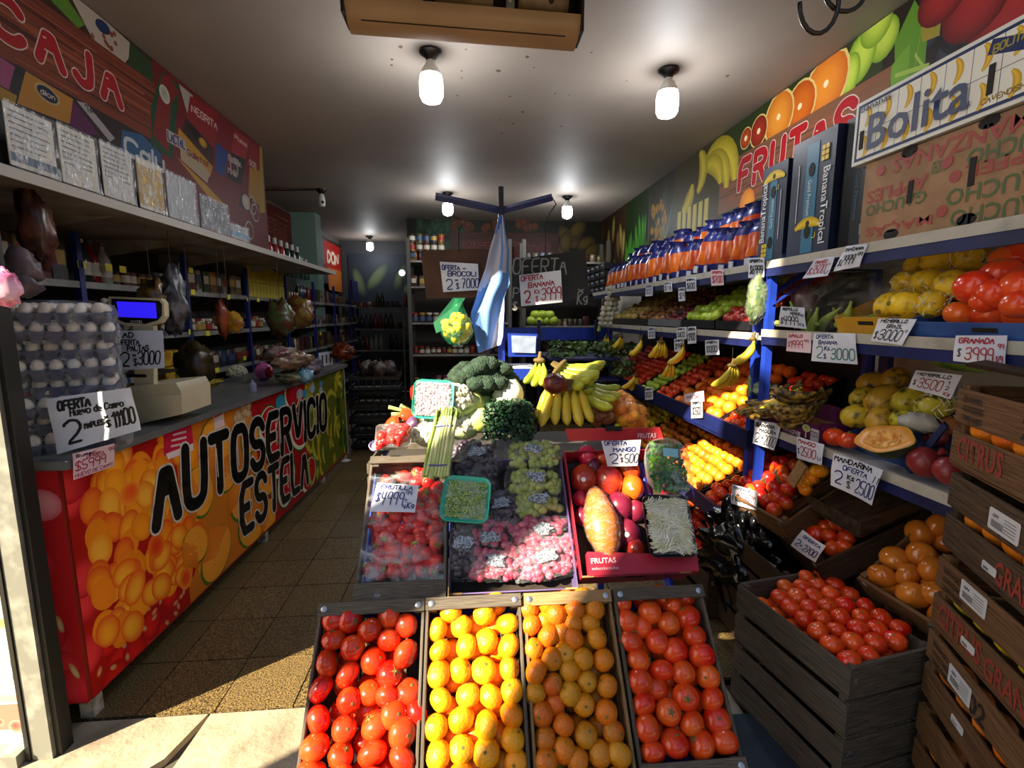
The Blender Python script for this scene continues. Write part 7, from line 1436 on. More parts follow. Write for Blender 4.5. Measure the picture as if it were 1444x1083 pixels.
bbx = mat('blue_card', '3c62a8', .45, c2='2c4c90', ns=6); t, M = openbox((1.66, 1.26, 1.50), .52, .38, .10, bbx, 'blue cardboard box of big tomatoes at the right end of the near middle shelf', .35)
for px, py, X, s, lb in ((1374, 405, 1.50, 1.35, 'large orange-red tomato at the left front'), (1402, 415, 1.50, 1.2, 'dark red tomato low in the front'), (1412, 387, 1.56, 1.3, 'orange-red tomato in the middle'), (1440, 405, 1.52, 1.35, 'orange tomato cut by the frame edge'), (1420, 365, 1.64, 1.2, 'red tomato at the upper middle'), (1441, 360, 1.66, 1.2, 'red tomato at the upper right edge'), (1388, 425, 1.49, .9, 'small red tomato at the very front'), (1436, 430, 1.49, 1.0, 'red tomato at the front right edge')): fruit('tomato2', Matrix.Translation(P(px, py, X=X)) @ TR((0, 0, 0), ru(-.6, .6), ru(-.6, .6)), lb + ' of the blue tomato box', 'tomato', None, 'nub', s=s)
for i in range(4):
    for j in range(5):
        if i or j > 1: fruit('tomato2', TR((1.53 + i * .095, 1.06 + (4 - j) * .0 + j * .085, 1.555 + i * .035)) @ Matrix.Rotation(ru(-.6, .6), 4, 'X'), 'big tomato inside the blue tomato box, %s row back, %s from the right end' % (ORD[i], ORD[j]), 'tomato', 'tomatoes inside the blue box', 'nub', s=1.2)
# ---------------------------------------------------------------- level three
pbx = mat('purple_card', '5c1c50', .45, c2='4c1444', ns=6)
t = thing('purple_banana_box', 'low purple cardboard box under the spotted bananas on the lowest near shelf', 'box', loc=(1.5, 2.2, 1.01))
MB().bx(1.455, 1.462, 1.86, 2.40, 1.012, 1.085).part('front_wall', pbx, t, 0); MB().bx(1.455, 1.80, 1.86, 1.867, 1.012, 1.10).part('side_wall', pbx, t, 0); MB().bx(1.455, 1.80, 1.86, 2.40, 1.012, 1.018).part('bottom', kraft, t, 0); MB().bx(1.80, 1.806, 1.86, 2.40, 1.012, 1.10).part('back_wall', pbx, t, 0)
pq = Print(lambda u, v, l: V((1.4545 - l, -u, v))); pq.poly([(-2.19, 1.015), (-1.98, 1.015), (-1.98, 1.035), (-2.19, 1.035)], 'b8a8b8'); pq.text('DE CALIDAD', -2.18, 1.018, -2.0, .014, .002, '5c1c50'); pq.disc(-1.945, 1.062, .025, .016, 0, '7c9c4c', 'c8c890'); pq.poly([(-1.95, 1.02), (-1.94, 1.02), (-1.942, 1.06), (-1.948, 1.06)], 'b8b080'); pq.poly([(-1.915, 1.016), (-1.865, 1.016), (-1.865, 1.07), (-1.915, 1.07)], 'b8b4bc'); pq.text('MAN', -1.91, 1.05, -1.87, .01, .0015, '4c3c54'); pq.text('CAT', -1.91, 1.035, -1.87, .01, .0015, '4c3c54'); pq.done('printed_picture', t)
for k, (px, py, X, n, key, rz, rx, L, lb) in enumerate(((1085, 555, 1.50, 4, 'o', 3.3, .2, .95, 'leftmost heap of overripe spotted bananas'), (1105, 548, 1.53, 4, 'o', 3.0, -.2, .9, 'overripe bananas behind the yellow one'), (1122, 545, 1.50, 4, 'y', 2.9, .5, .85, 'still yellow top banana hand on the spotted heap'), (1120, 556, 1.47, 4, 'o', 2.4, .3, .9, 'spotted bananas curling over the front of the purple box'), (1160, 556, 1.52, 5, 'o', 1.9, 1.0, 1.0, 'long dark overripe bananas at the right of the heap'), (1150, 572, 1.49, 4, 'o', 2.0, .9, .9, 'dark overripe bananas low at the right of the heap'))):
    bunch(TR(P(px, py, X=X), rx * .8, -.4, rz), n, key, lb, fan=.18, gap=.045, L=L * 1.12)
tagit(fruit('orange', TR(P(1050, 577, X=1.44)), None, None, None, s=.8), 'single dim orange beside the left end of the purple box', 'orange')
t, M = openbox((1.75, 1.62, 1.06), .44, .36, .08, bbx, 'blue cardboard box of mottled papayas on the lowest near shelf', .40)
ppx = [(1232, 541, 1.80, 1.15, 'dark mottled papaya at the back left'), (1262, 534, 1.84, 1.0, 'brown spotted papaya at the very back'), (1216, 560, 1.72, .95, 'round mottled papaya behind the bananas'), (1247, 566, 1.66, 1.35, 'large green-yellow papaya in the middle'), (1284, 565, 1.68, 1.15, 'yellow papaya with brown spots right of the large one'), (1318, 572, 1.64, 1.1, 'yellow papaya in white foam at the right'), (1210, 587, 1.58, 1.05, 'plain green papaya at the front left'), (1243, 592, 1.56, 1.1, 'mottled yellow papaya at the front'), (1275, 592, 1.57, .9, 'small green papaya hidden at the front right')]
for px, py, X, s, lb in ppx: melonthing('papaya', P(px, py, X=X), lb + ' of the blue papaya box', s, 'papaya', 'foam' in lb, rot=Matrix.Rotation(ru(.9, 1.6), 4, 'Y') @ Matrix.Rotation(ru(-.5, .5), 4, 'X'))
b = MB().ball(P(1296, 596, X=1.56), .05, 16, 10, d=.4, fr=4, sc=(1, 1.2, .7)); tagit(b.part('foam_wrap', mat('white_foam_wrap', 'b8b8b0', .6, c2='9c9c94', ns=20), None, 180), 'loose ball of white foam net in front of the papayas', 'foam net')
c = P(1246, 618, X=1.465); t = thing('cut_pumpkin', 'half pumpkin with orange flesh and dark green rind on the lowest near shelf', 'pumpkin', loc=c)
d = (V((0, 0, EYE + .5)) - c).normalized(); Mp = frame(c, V((0, -1, .12)), d.cross(V((0, -1, .12))) * 1)
Mp = frame(c, V((0, -1, .10)), V((.75, 0, .66)))
b = MB(); vs = []; n = 28
for j in range(8):
    th = j / 7 * pi / 2
    for i in range(n):
        a = 2 * pi * i / n; r = 1 + .05 * cos(5 * a); vs.append(Mp @ V((.115 * cos(a) * cos(th) * r, .068 * sin(a) * cos(th) * r, -.075 * sin(th))))
b.add(vs, [(j * n + i, j * n + (i + 1) % n, (j + 1) * n + (i + 1) % n, (j + 1) * n + i) for j in range(7) for i in range(n)]); b.part('rind', mat('pumpkin_rind', '28301c', .4, c2='4c5438', ns=14, lo=.5, hi=.7), t, 60)
b = MB(); vs = [Mp @ V((0, 0, -.02))]; 
for q, z in ((.25, -.022), (.45, -.016), (.62, -.002), (.97, .002), (1.0, 0)):
    for i in range(n):
        a = 2 * pi * i / n; r = (1 + .05 * cos(5 * a)) * q; vs.append(Mp @ V((.115 * cos(a) * r, .068 * sin(a) * r, z + .003 * noise.noise(V((a * 2, q * 9, 1))))))
fs = [(0, 1 + i, 1 + (i + 1) % n) for i in range(n)]; ms = [0] * n
for k in range(4):
    for i in range(n): fs.append((1 + k * n + i, 1 + k * n + (i + 1) % n, 1 + (k + 1) * n + (i + 1) % n, 1 + (k + 1) * n + i)); ms.append(0 if k < 2 else (1 if k < 3 else 2))
b.add(vs, fs); b.m = ms; b.part('flesh', [mat('pumpkin_core', 'c87820', .5, c2='e8b860', ns=60, bump=.6), mat('pumpkin_flesh', 'e09a38', .4, c2='d88c2c', ns=9), mat('pumpkin_rim', 'a88c3c', .5)], t, 60)
for px, py, lb in ((1176, 620, 'left red tomato in front of the purple box'), (1196, 625, 'right red tomato in front of the papaya box')): fruit('tomato', Matrix.Translation(P(px, py, X=1.50) + V((0, 0, .012))), lb, 'tomato', None, 'star', s=1.05)
for px, py, X, s, lb in ((1305, 652, 1.50, 1.35, 'large dark red pomegranate behind the pumpkin'), (1340, 665, 1.50, 1.2, 'pomegranate half hidden by the crate stack'), (1318, 615, 1.62, 1.0, 'dim brown onion behind the pomegranate'), (1338, 600, 1.66, .9, 'upper brown onion next to the stacked crates')):
    t = thing('pomegranate' if 'pome' in lb else 'onion', lb, 'pomegranate' if 'pome' in lb else 'onion', loc=P(px, py, X=X)); mm = fruitm['pomegranate' if 'pome' in lb else 'onion']
    MB().lathe(oblate(.04 * s, .037 * s), 18, Matrix.Translation(P(px, py, X=X)) @ TR((0, 0, 0), .6, .4), lobes=6, la=.015).part('body', mm, t, 180); MB().lathe([(.006, .034 * s), (.009, .042 * s), (.014, .05 * s)], 8, Matrix.Translation(P(px, py, X=X)) @ TR((0, 0, 0), .6, .4)).part('crown', mm, t, 0)
a, b_, c, d = [P(*q, X=1.52) for q in ((1275, 660), (1330, 595), (1335, 602), (1283, 668))]; tagit(MB().add([a, b_, c, d, a + V((.01, 0, 0)), b_ + V((.01, 0, 0)), c + V((.01, 0, 0)), d + V((.01, 0, 0))], [(0, 1, 2, 3), (7, 6, 5, 4), (0, 4, 5, 1), (2, 6, 7, 3)]).part('blue_card_flap', mat('dark_blue_card', '1a2450', .6), None, 0), 'dark blue torn card strip leaning between the pumpkin and the pomegranate', 'card')
tagit(MB().ball(P(1368, 512, X=1.75), .07, 12, 8, d=.4, fr=3, sc=(1, 2, .4)).part('green_leaf_wrap', leafm, None, 180), 'green leaf sticking up behind the top crate of the stack', 'leaf')
# white plate behind the lowest near shelf
struct('trim_4', MB().bx(2.035, 2.045, .98, 2.27, 1.0, 1.46), mat('white_wall_plate', 'b4aea8', .5))
# ================================================================== PRICE SIGNS ON THE RIGHT SHELVES
def rc(pts, lines, label, X=1.432, paper='w', curl=.006, **k): return pcard(pts, dict(X=X), lines, label, paper, curl=curl, **k)
def sm(x0, y0, x1, y1, X=1.432, dy=0): return [(x0, y0 + dy), (x1, y0), (x1, y1), (x0, y1 + dy)]
smalls = [((910, 401, 921, 417), '$25', 'w', 'first small price sign from the far end on the top far shelf edge'), ((936, 397, 948, 411), '$18', 'w', 'second small price sign from the far end on the top far shelf edge'), ((957, 405, 966, 424), '$9', 'w', 'narrow twisted price sign hanging lower than its neighbours under the blue bags'), ((967, 391, 982, 410), '$600', 'w', 'white price sign right of the twisted one under the blue bags'),
          ((1003, 380, 1020, 402), '$700', 'p', 'pink-inked price sign under the orange bags'), ((1056, 363, 1077, 391), '$6999', 'w', 'white price sign $6999 at the near end of the far top shelf'), ((914, 461, 924, 477), '$20', 'w', 'small price sign below the middle far shelf, leftmost'), ((954, 461, 968, 478), '$800', 'w', 'left one of two overlapping grey signs above the hanging bananas'), ((969, 460, 982, 484), '$900', 'w', 'right one of two overlapping grey signs above the hanging bananas'),
          ((951, 477, 964, 495), '$990', 'w', 'grey sign behind the hanging banana hand'), ((994, 479, 1014, 500), '$1200', 'w', 'grey price sign hanging over the orange heap'), ((860, 517, 868, 532), '$7', 'w', 'tiny sign on the front rail at the far end'), ((909, 546, 921, 563), '$500', 'w', 'small dim sign on the front rail by the pale bananas'), ((974, 564, 991, 589), '$2500', 'w', 'bright price sign on the front rail below the oranges')]
for (x0, y0, x1, y1), tx, pa, lb in smalls: rc(sm(x0, y0, x1, y1, dy=1), [('OFERTA', .1, .78, .9, .12, 'r' if pa == 'p' else 'k', .03), (tx, .12, .2, .88, .4, 'r' if pa == 'p' else 'k', .035)], lb, paper=pa, X=1.430 if y0 < 540 else 1.425, curl=.004)
rc([(965, 556), (992, 551), (993, 566), (966, 567)], [('MIX', .1, .3, .8, .4, 'r', .05)], 'small blue and red label strip above the bright price sign on the rail', curl=.002)
rc([(1148, 365), (1179, 361), (1169, 389), (1131, 393)], [('MANGO', .15, .72, .7, .16, 'r', .022), ('$', .06, .22, .14, .3, 'r', .02), ('3500', .18, .2, .76, .44, 'r', .022), ('c', .84, .6, .9, .1, 'r', .015), ('U', .82, .14, .92, .14, 'b', .02)], 'sign MANGO $3500 in red ink under the upright banana boxes')
rc([(1193, 347), (1224, 344), (1211, 376), (1174, 383)], [('MANZANA', .08, .78, .9, .13, 'k', .02), ('$', .1, .2, .17, .25, 'k', .018), ('2999', .2, .2, .72, .4, 'k', .02), ('99', .78, .5, .95, .16, 'k', .016)], 'sign MANZANA $2999 in black ink just right of the red $3500 sign')
rc([(1102, 432), (1134, 434), (1136, 464), (1098, 460)], [('REPOLLO', .1, .82, .7, .12, 'k', .022), ('VERDE', .4, .62, .8, .12, 'k', .02), ('$', .08, .15, .15, .3, 'k', .02), ('4999', .18, .12, .70, .42, 'k', .024), ('99', .8, .55, .95, .12, 'b', .016), ('Kg', .76, .12, .92, .14, 'b', .018)], 'sign REPOLLO VERDE $4999 at the left of the plantain bag')
rc([(1111, 469), (1142, 469), (1142, 498), (1110, 495)], [('ZAPALLO', .08, .76, .66, .14, 'r', .022), ('$', .08, .25, .14, .26, 'r', .018), ('1999', .18, .2, .66, .38, 'r', .022), ('99', .72, .5, .9, .14, 'r', .016)], 'pink sign ZAPALLO $1999 at the left end of the middle shelf edge', paper='p')
rc([(1147, 470), (1207, 470), (1209, 514), (1142, 509)], [('OFERTA', .08, .82, .52, .13, 'b', .016), ('BANANA', .16, .62, .62, .13, 'b', .016), ('2', .1, .14, .26, .4, 'g', .02), ('Ks', .32, .42, .44, .12, 'b', .016), ('$', .3, .12, .36, .16, 'b', .014), ('3000', .48, .12, .96, .36, 'g', .02)], 'sign OFERTA BANANA 2 Ks $3000 on the middle shelf edge')
rc([(1238, 449), (1294, 450), (1274, 487), (1228, 481)], [('MEMBRILLO', .1, .84, .8, .12, 'k', .018), ('BRAZIL', .3, .62, .74, .14, 'k', .018), ('$', .06, .14, .12, .3, 'k', .018), ('3000', .18, .12, .82, .42, 'k', .024), ('c', .88, .5, .94, .1, 'k', .014)], 'sign MEMBRILLO BRAZIL $3000 on the yellow melon box')
rc([(1348, 473), (1421, 473), (1418, 518), (1344, 509)], [('GRANADA', .08, .72, .76, .18, 'r', .024), ('$', .08, .2, .14, .3, 'k', .014), ('3999', .22, .12, .76, .44, 'r', .022), ('99', .84, .56, .96, .16, 'r', .016), ('1/4', .82, .12, .96, .22, 'r', .016)], 'large pale sign GRANADA $3999 at the right of the middle shelf edge')
rc([(1293, 522), (1356, 529), (1338, 563), (1281, 547)], [('MEMBRILLO', .08, .78, .8, .13, 'k', .018), ('$', .06, .25, .12, .25, 'k', .016), ('3500', .18, .18, .7, .46, 'r', .022), ('1', .8, .55, .83, .14, 'k', .016), ('2', .78, .32, .86, .14, 'k', .014), ('Kg', .8, .08, .94, .14, 'r', .018)], 'sign MEMBRILLO $3500 1/2 Kg on the papaya box', X=1.60)
rc([(1177, 639), (1245, 663), (1227, 713), (1171, 684)], [('MANDARINA', .04, .82, .80, .14, 'k', .018), ('OFERTA', .24, .62, .74, .13, 'b', .015), ('2', .08, .16, .24, .38, 'b', .02), ('Ks', .36, .40, .5, .13, 'k', .018), ('$', .36, .14, .43, .2, 'k', .016), ('2500', .54, .12, .96, .4, 'b', .018), ('||', .9, .6, .98, .16, 'k', .014)], 'big sign MANDARINA OFERTA 2 Ks $2500 hanging from the lowest near shelf', curl=.010, X=1.395)
rc([(1064, 592), (1103, 598), (1093, 635), (1061, 625)], [('BANANA', .04, .76, .8, .14, 'k', .026), ('MADURA', .2, .56, .9, .12, 'k', .02), ('2', .06, .12, .24, .36, 'k', .022), ('x', .34, .3, .42, .12, 'k', .018), ('2000', .48, .1, .96, .36, 'k', .02)], 'sign BANANA MADURA 2 x 2000 below the spotted bananas')
rc([(1123, 615), (1163, 627), (1158, 656), (1122, 646)], [('MANGO', .08, .76, .74, .16, 'r', .022), ('$', .06, .25, .12, .24, 'b', .018), ('2500', .18, .2, .78, .42, 'r', .022), ('U', .86, .2, .95, .16, 'k', .018)], 'sign MANGO $2500 under the purple banana box', X=1.42)
rc([(1033, 682), (1067, 693), (1066, 720), (1031, 709)], [('MANZANA', .08, .8, .75, .13, 'b', .02), ('CHICA', .3, .62, .8, .11, 'r', .016), ('$', .06, .2, .12, .22, 'b', .018), ('4999', .16, .16, .7, .38, 'b', .022), ('99', .8, .5, .95, .15, 'r', .016)], 'lilac-ink sign MANZANA CHICA $4999 on the left lower crate', X=1.34)
rc([(1131, 747), (1165, 770), (1149, 793), (1113, 769)], [('OFERTA', .2, .74, .9, .13, 'b', .018), ('2', .08, .2, .24, .34, 'b', .022), ('x', .3, .3, .38, .14, 'b', .018), ('2700', .44, .18, .92, .36, 'b', .02)], 'blue-ink sign 2 x 2700 clipped to the dark tomato crate', X=1.37)

# ================================================================== LOWER CRATES ON THE RIGHT
def onpl(M, px, py, off): # point on the plane of a crate
    return P(px, py, pl=(tuple(M @ V((0, 0, off))), tuple(M.to_3x3() @ V((0, 0, 1)))))
# two stacked grey crates of tomatoes
ax = V((-.085, .475, 0)).normalized(); MT = frame((1.262, 1.50, .25), V((ax.y, -ax.x, 0)), ax)
crate(frame((1.262, 1.50, 0), V((ax.y, -ax.x, 0)), ax), .352, .485, .245, WM['b'], 'lower dark wooden crate under the crate of tomatoes beside the aisle', rows=2, endrows=2)
crate(MT, .352, .485, .252, WM['b'], 'grey wooden crate of shiny tomatoes on the floor crate beside the aisle', rows=2, endrows=2)
TB = [(250, 355), (310, 345), (172, 392), (233, 392), (295, 385), (362, 385), (152, 432), (215, 430), (280, 428), (345, 422), (418, 422), (193, 472), (262, 472), (330, 466), (400, 462), (478, 466), (243, 515), (310, 512), (382, 508), (462, 508), (538, 512), (295, 562), (367, 558), (448, 553), (522, 553), (610, 550), (350, 612), (428, 605), (515, 608), (590, 598), (415, 672), (490, 655)]
rk_ = ranks(TB, 32)
for iq, (u, v) in enumerate(TB):
    fruit('tomato2', Matrix.Translation(onpl(MT, 1044 + u / 2.7075, 683 + v / 2.7075, .235)) @ Matrix.Rotation(ru(0, 6), 4, 'Z') @ Matrix.Rotation(ru(-.7, .7), 4, 'X'), 'tomato in the low grey crate, ' + rk_[iq], 'tomato', 'tomatoes in the low grey crate', 'nub', s=.86)
join('lower_layer', [(PM['tomato2'][0], MT @ TR(((b_ - 1.5) * .075, (a - 2.5) * .072, .17)) @ rrot()) for a in range(6) for b_ in range(4)], fruitm['tomato2'], 'hidden lower layer of tomatoes in the low grey crate', 'tomato')
MB().bx(0, 0, 0, 0, 0, 0)
st_ = Print(lambda u, v, l: MT @ V((u, -.244 - l, v))); st_.text('ENVASES', -.10, .19, .06, .018, .0022, '1c1a18'); st_.text('ACONDICIONADO', -.10, .165, .05, .014, .0018, '1c1a18'); o = st_.done('stamped_lettering', [x for x in COL.objects if x.get('label', '').startswith('grey wooden crate of shiny')][0]) if 0 else None
# crate of big oranges leaning against the shelf
c0, c1, c2 = V((1.452, 1.624, .56)), V((1.474, 1.322, .56)), V((1.80, 1.613, .83)); ey = (c2 - c0).normalized(); ex = (c1 - c0).normalized(); MO = frame(c0 + ex * .155 + ey * .24, ex, ey) ; MO.translation -= MO.to_3x3() @ V((0, 0, .11))
crate(MO, .31, .48, .12, WM['a'], 'wooden crate of large oranges leaning beside the crate stack', rows=1)
for k, (u, v) in enumerate([(683, 187), (690, 268), (590, 283), (542, 353), (640, 348), (660, 425), (730, 325), (755, 160), (745, 415), (640, 215)]): 
    if k != 9: fruit('persimmon', Matrix.Translation(onpl(MO, 1044 + u / 2.7075, 683 + v / 2.7075, .09)) @ rrot(), 'large glossy orange in the leaning wooden crate, ' + ORD[k] + ' from the back', 'orange', 'large oranges in the leaning crate', 'nub', s=1.12)
join('lower_layer', [(PM['persimmon'][0], MO @ TR(((b_ - 1) * .09, (a - 2) * .088, .05)) @ rrot()) for a in range(5) for b_ in range(3)], fruitm['persimmon'], 'hidden lower layer of large oranges in the leaning crate', 'orange')
# dark tomato crate
c0, c1 = V((1.41, 2.04, .56)), V((1.37, 1.66, .56)); ex = (c1 - c0).normalized(); ey = V((.36, .02, .20)).normalized(); MBk = frame(c0 + ex * .19 + ey * .24, ex, ey); MBk.translation -= MBk.to_3x3() @ V((0, 0, .12))
crate(MBk, .36, .48, .13, WM['d'], 'dark wooden crate of dim tomatoes under the MANDARINA sign', rows=1)
NB = [(205, 152), (262, 122), (335, 92), (300, 130), (355, 155), (262, 152), (340, 200), (290, 190), (420, 170), (405, 205), (350, 245), (395, 240), (430, 90), (480, 100), (490, 135), (440, 135), (400, 65), (455, 170), (380, 100), (370, 130), (325, 165), (400, 165)]
rk_ = ranks(NB, 30)
for iq, (u, v) in enumerate(NB): fruit('tomato2', Matrix.Translation(onpl(MBk, 1044 + u / 2.7075, 683 + v / 2.7075, .09)) @ rrot(), 'dim tomato in the dark crate, ' + rk_[iq], 'tomato', 'tomatoes in the dark crate', s=.92)
# two nectarine crates
c0, c1 = V((1.32, 2.26, .64)), V((1.36, 1.92, .64)); ex = (c1 - c0).normalized(); ey = V((.40, .02, .22)).normalized(); MA = frame(c0 + ex * .17 + ey * .22, ex, ey); MA.translation -= MA.to_3x3() @ V((0, 0, .11))
crate(MA, .34, .44, .12, WM['a'], 'wooden crate of mixed red and orange nectarines below the spotted bananas', rows=1)
fruitm['nect'] = mat('nectarine_skin', 'c81c18', .25, c2='e8801c', ns=10, lo=.45, hi=.7, rv=.2, coat=.3); PM['nect'] = [proto('nectarine', 'nect', .037, .035)]
NC = [(225, 625), (295, 585), (380, 615), (300, 645), (235, 685), (370, 665), (395, 700), (300, 700), (190, 720), (250, 745), (330, 750), (345, 620), (440, 640), (260, 640), (210, 760), (290, 820), (330, 865), (390, 830), (260, 790), (350, 800), (400, 760), (430, 720)]
rk_ = ranks(NC, 40)
for iq, (u, v) in enumerate(NC): fruit('nect', Matrix.Translation(onpl(MA, 1000 + u / 3.61, 480 + v / 3.61, .08)) @ rrot(), 'red nectarine, crate below the spotted bananas, ' + rk_[iq], 'nectarine', 'nectarines in the wooden crate', s=1.0)
plank(thing('divider_board', 'pale sunlit wooden board standing between the nectarine crate and the orange ones', 'board', loc=P(1124, 668, X=1.47)), (0, 0, 0), .14, .05, .012, WM['c'], 'z', Matrix.Rotation(.5, 4, 'X') @ Matrix.Rotation(.2, 4, 'Z'))
for (u, v) in [(515, 680), (545, 665), (480, 735), (500, 710), (570, 665), (530, 700), (490, 760)]: fruit('mandarin', Matrix.Translation(P(1000 + u / 3.61, 480 + v / 3.61, X=1.53)) @ rrot(), 'small orange mandarin right of the pale divider board', 'mandarin', 'mandarins right of the divider board', s=.8)
t = bin_(1.66, 1.95, .70, 1.50, 1.95, .18, 'dark bin holding the mandarins right of the pale divider board', WM['d'])
# black rubbish bag
blkf = mat('black_bin_bag', '07080a', .16, bump=.8, bs=9); c = V((1.12, 2.22, .28)); t = thing('black_bag', 'crumpled shiny black plastic bag on the floor at the end of the low crates', 'bag', loc=(1.12, 2.2, 0))
MB().ball(P(1052, 785, Z=.32), .26, 40, 28, d=.55, fr=5, sc=(.75, 1.0, 1.0)).part('bag', blkf, t, 180)
crate(frame((1.33, 2.45, .0), V((1, .08, 0)), V((-.08, 1, 0))), .34, .5, .26, WM['d'], 'dark wooden crate standing on the floor behind the black bag', rows=2); crate(frame((1.42, 1.99, .0), V((1, .0, 0)), V((0, 1, 0))), .34, .5, .26, WM['d'], 'dark wooden crate on the floor beneath the dark tomato crate', rows=2); crate(frame((1.44, 1.99, .262), V((1, .0, 0)), V((0, 1, 0))), .34, .5, .24, WM['d'], 'second dark crate directly beneath the dark tomato crate', rows=2)
crate(frame((1.72, 1.47, .0), V((1, .0, 0)), V((0, 1, 0))), .34, .5, .27, WM['d'], 'dark crate on the floor under the leaning orange crate', rows=2); crate(frame((1.72, 1.47, .275), V((1, .0, 0)), V((0, 1, 0))), .34, .5, .26, WM['d'], 'upper dark crate under the leaning orange crate', rows=2)
# ---------------------------------------------------------------- citrus crate stack at the right edge
dS = V((-.39, -.92, 0)).normalized(); nS = V((-dS.y, dS.x, 0)); nS = nS if nS.x > 0 else -nS
ink1 = mat('stamp_black', '1c1814', .8); ink2 = mat('stamp_red', '8c3424', .8); stw = mat('sticker_white', 'c8ccd2', .5)
mats = [WM['d'], WM['b'], WM['a'], WM['a'], WM['b'], WM['a']]
mats = ['d', 'a', 'a', 'a', 'b', 'a']; zs = [0, .128, .374, .620, .868, 1.114]; hs = [.118, .236, .236, .236, .236, .246]
lbs = ['half hidden lowest crate of the citrus stack on the ground', 'grey citrus crate second from the bottom of the right stack', 'citrus crate third from the bottom with a white barcode sticker and the number 02', 'citrus crate third from the top with CITRUS in red and yellow lemons in the gap', 'dark weathered citrus crate second from the top of the right stack', 'topmost citrus crate stamped ENVASES and CITRUS in the right stack']
wd2 = wood('crate_wood_weathered', '5c4a38', '2c231b'); 
for k in range(6):
    off = (0, .006, -.002, .012, .004, -.008)[k]; rz = (0, .01, -.015, .02, -.02, .0)[k]
    O = V((1.39, 1.25, 0)) + dS * (.25 + off) + nS * .165 + V((0, 0, zs[k])); M = frame(O, nS * 1, dS * -1) @ Matrix.Rotation(rz, 4, 'Z')
    # local x to the right (into the stack), local y away from the camera; the seen face is local x = -w/2
    mm = {'a': WM['a'], 'b': wd2, 'd': WM['d']}[mats[k]]; t = crate(M, .33, .50, hs[k], mm, lbs[k], rows=1 if k == 0 else 2, endrows=2, nb=4)
    H = hs[k]; fx = lambda y, z: frame(M @ V((-.1665, y, z)), M.to_3x3() @ V((0, -1, 0)), V((0, 0, 1)))
    if k in (2, 3, 5):
        for j, (tx, L) in enumerate((('ENVASES', .085), ('ACONDICIONADO', .095), ('1.09409-454305', .095))): ftext(tx, fx(.215, H * .80 - j * .026), L, .017, ink1, t, .012)
    if k in (1, 2, 4, 5): ftext('2' if k == 5 else '02', fx(-.03 if k == 5 else .02, H * .60), .03 if k == 5 else .075, .055, ink1, t, .02)
    if k in (3, 5): ftext('CITRUS', fx(.215, H * .14), .20, .065, ink2, t, .025)
    if k in (3, 4): ftext('GRANDE', fx(.0, H * .10), .22, .06, ink2, t, .02)
    for (y, z, w, h, big) in {2: ((.12, H * .74, .11, .055, 1), (.08, H * .28, .06, .022, 0)), 3: ((.13, H * .80, .11, .055, 1), (.10, H * .24, .06, .022, 0)), 4: ((.05, H * .74, .12, .055, 1), (.05, H * .2, .06, .022, 0)), 1: ((.02, H * .3, .06, .022, 0),)}.get(k, ()):
        b = MB(); b.rbox((0, 0, 0), (w, h, .0012), .005); b.v = [fx(y - w / 2, z) @ v for v in b.v]; o = b.part('sticker', stw, t, 0)
        b = MB(); q = fx(y - w / 2, z)
        for i in range(9): b.add([q @ V((-w * .38 + i * w * .045, -h * .34, .0012)), q @ V((-w * .36 + i * w * .045, -h * .34, .0012)), q @ V((-w * .36 + i * w * .045, .0, .0012)), q @ V((-w * .38 + i * w * .045, .0, .0012))], [(0, 1, 2, 3)])
        if big:
            for i in range(5): b.add([q @ V((w * .02, -h * .32 + i * .008, .0012)), q @ V((w * .4, -h * .32 + i * .008, .0012)), q @ V((w * .4, -h * .29 + i * .008, .0012)), q @ V((w * .02, -h * .29 + i * .008, .0012))], [(0, 1, 2, 3)])
        b.part('barcode', ink1, t, 0)
        if big: ftext('GN', q @ TR((-w * .36, h * .14, .0013)), .024, .009, ink1, t, .02, font_shear=.3)
    if k:
        key = 'lemon' if k == 3 else 'orange'
        for j in range(5): fruit(key, M @ TR((-.112, .18 - j * .088, H * .50)) @ (Matrix.Rotation(pi / 2, 4, 'X') if key == 'lemon' else rrot()), ('lemon' if k == 3 else 'orange') + ' seen through the slot of the ' + ('second from bottom,third from bottom,third from top,second from top,topmost').split(',')[k - 1] + ' stacked crate', 'lemon' if k == 3 else 'orange', 'fruit in the slot of the %s stacked crate' % ('second from bottom,third from bottom,third from top,second from top,topmost').split(',')[k - 1], s=1.12)
t = thing('crate_lid_board', 'brown board with a small white label lying on the topmost citrus crate', 'board', loc=(1.5, 1.0, 1.37)); plank(t, (-.02, .02, .02), .42, .2, .012, WM['d'], 'x', Matrix.Rotation(-1.1, 4, 'Z') @ Matrix.Rotation(.15, 4, 'Y'))
# ================================================================== BACK OF THE SHOP
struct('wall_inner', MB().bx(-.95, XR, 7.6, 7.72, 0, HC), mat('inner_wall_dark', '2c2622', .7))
bn = thing('verduras_banner', 'dim wood-look banner with VERDURAS and leafy pictures on the rear wall behind the flag', 'banner', loc=(.5, 7.59, 2.4)); MB().bx(-.93, 2.03, 7.585, 7.6, 2.0, 2.98).part('panel', mat('banner_back', '0'), bn, 0)
rs_ = random.getstate(); random.seed(31)
pc = Print(lambda u, v, l: V((u, 7.5845 - l, v))); pc.poly([(-.93, 2.0), (2.03, 2.0), (2.03, 2.98), (-.93, 2.98)], '28281a')
for i in range(30): pc.disc(ru(-.9, -.1), ru(2.55, 2.95), .12, .06, ru(0, 3), '3c7048', '1c3c24')
for i in range(20): pc.disc(ru(-.3, 1.2), ru(2.85, 2.97), .06, c0='8c4c24', c1='5c2c14')
for i in range(14): pc.disc(ru(1.3, 2.0), ru(2.3, 2.9), .16, .10, ru(0, 3), '8c7430', '4c3c18')
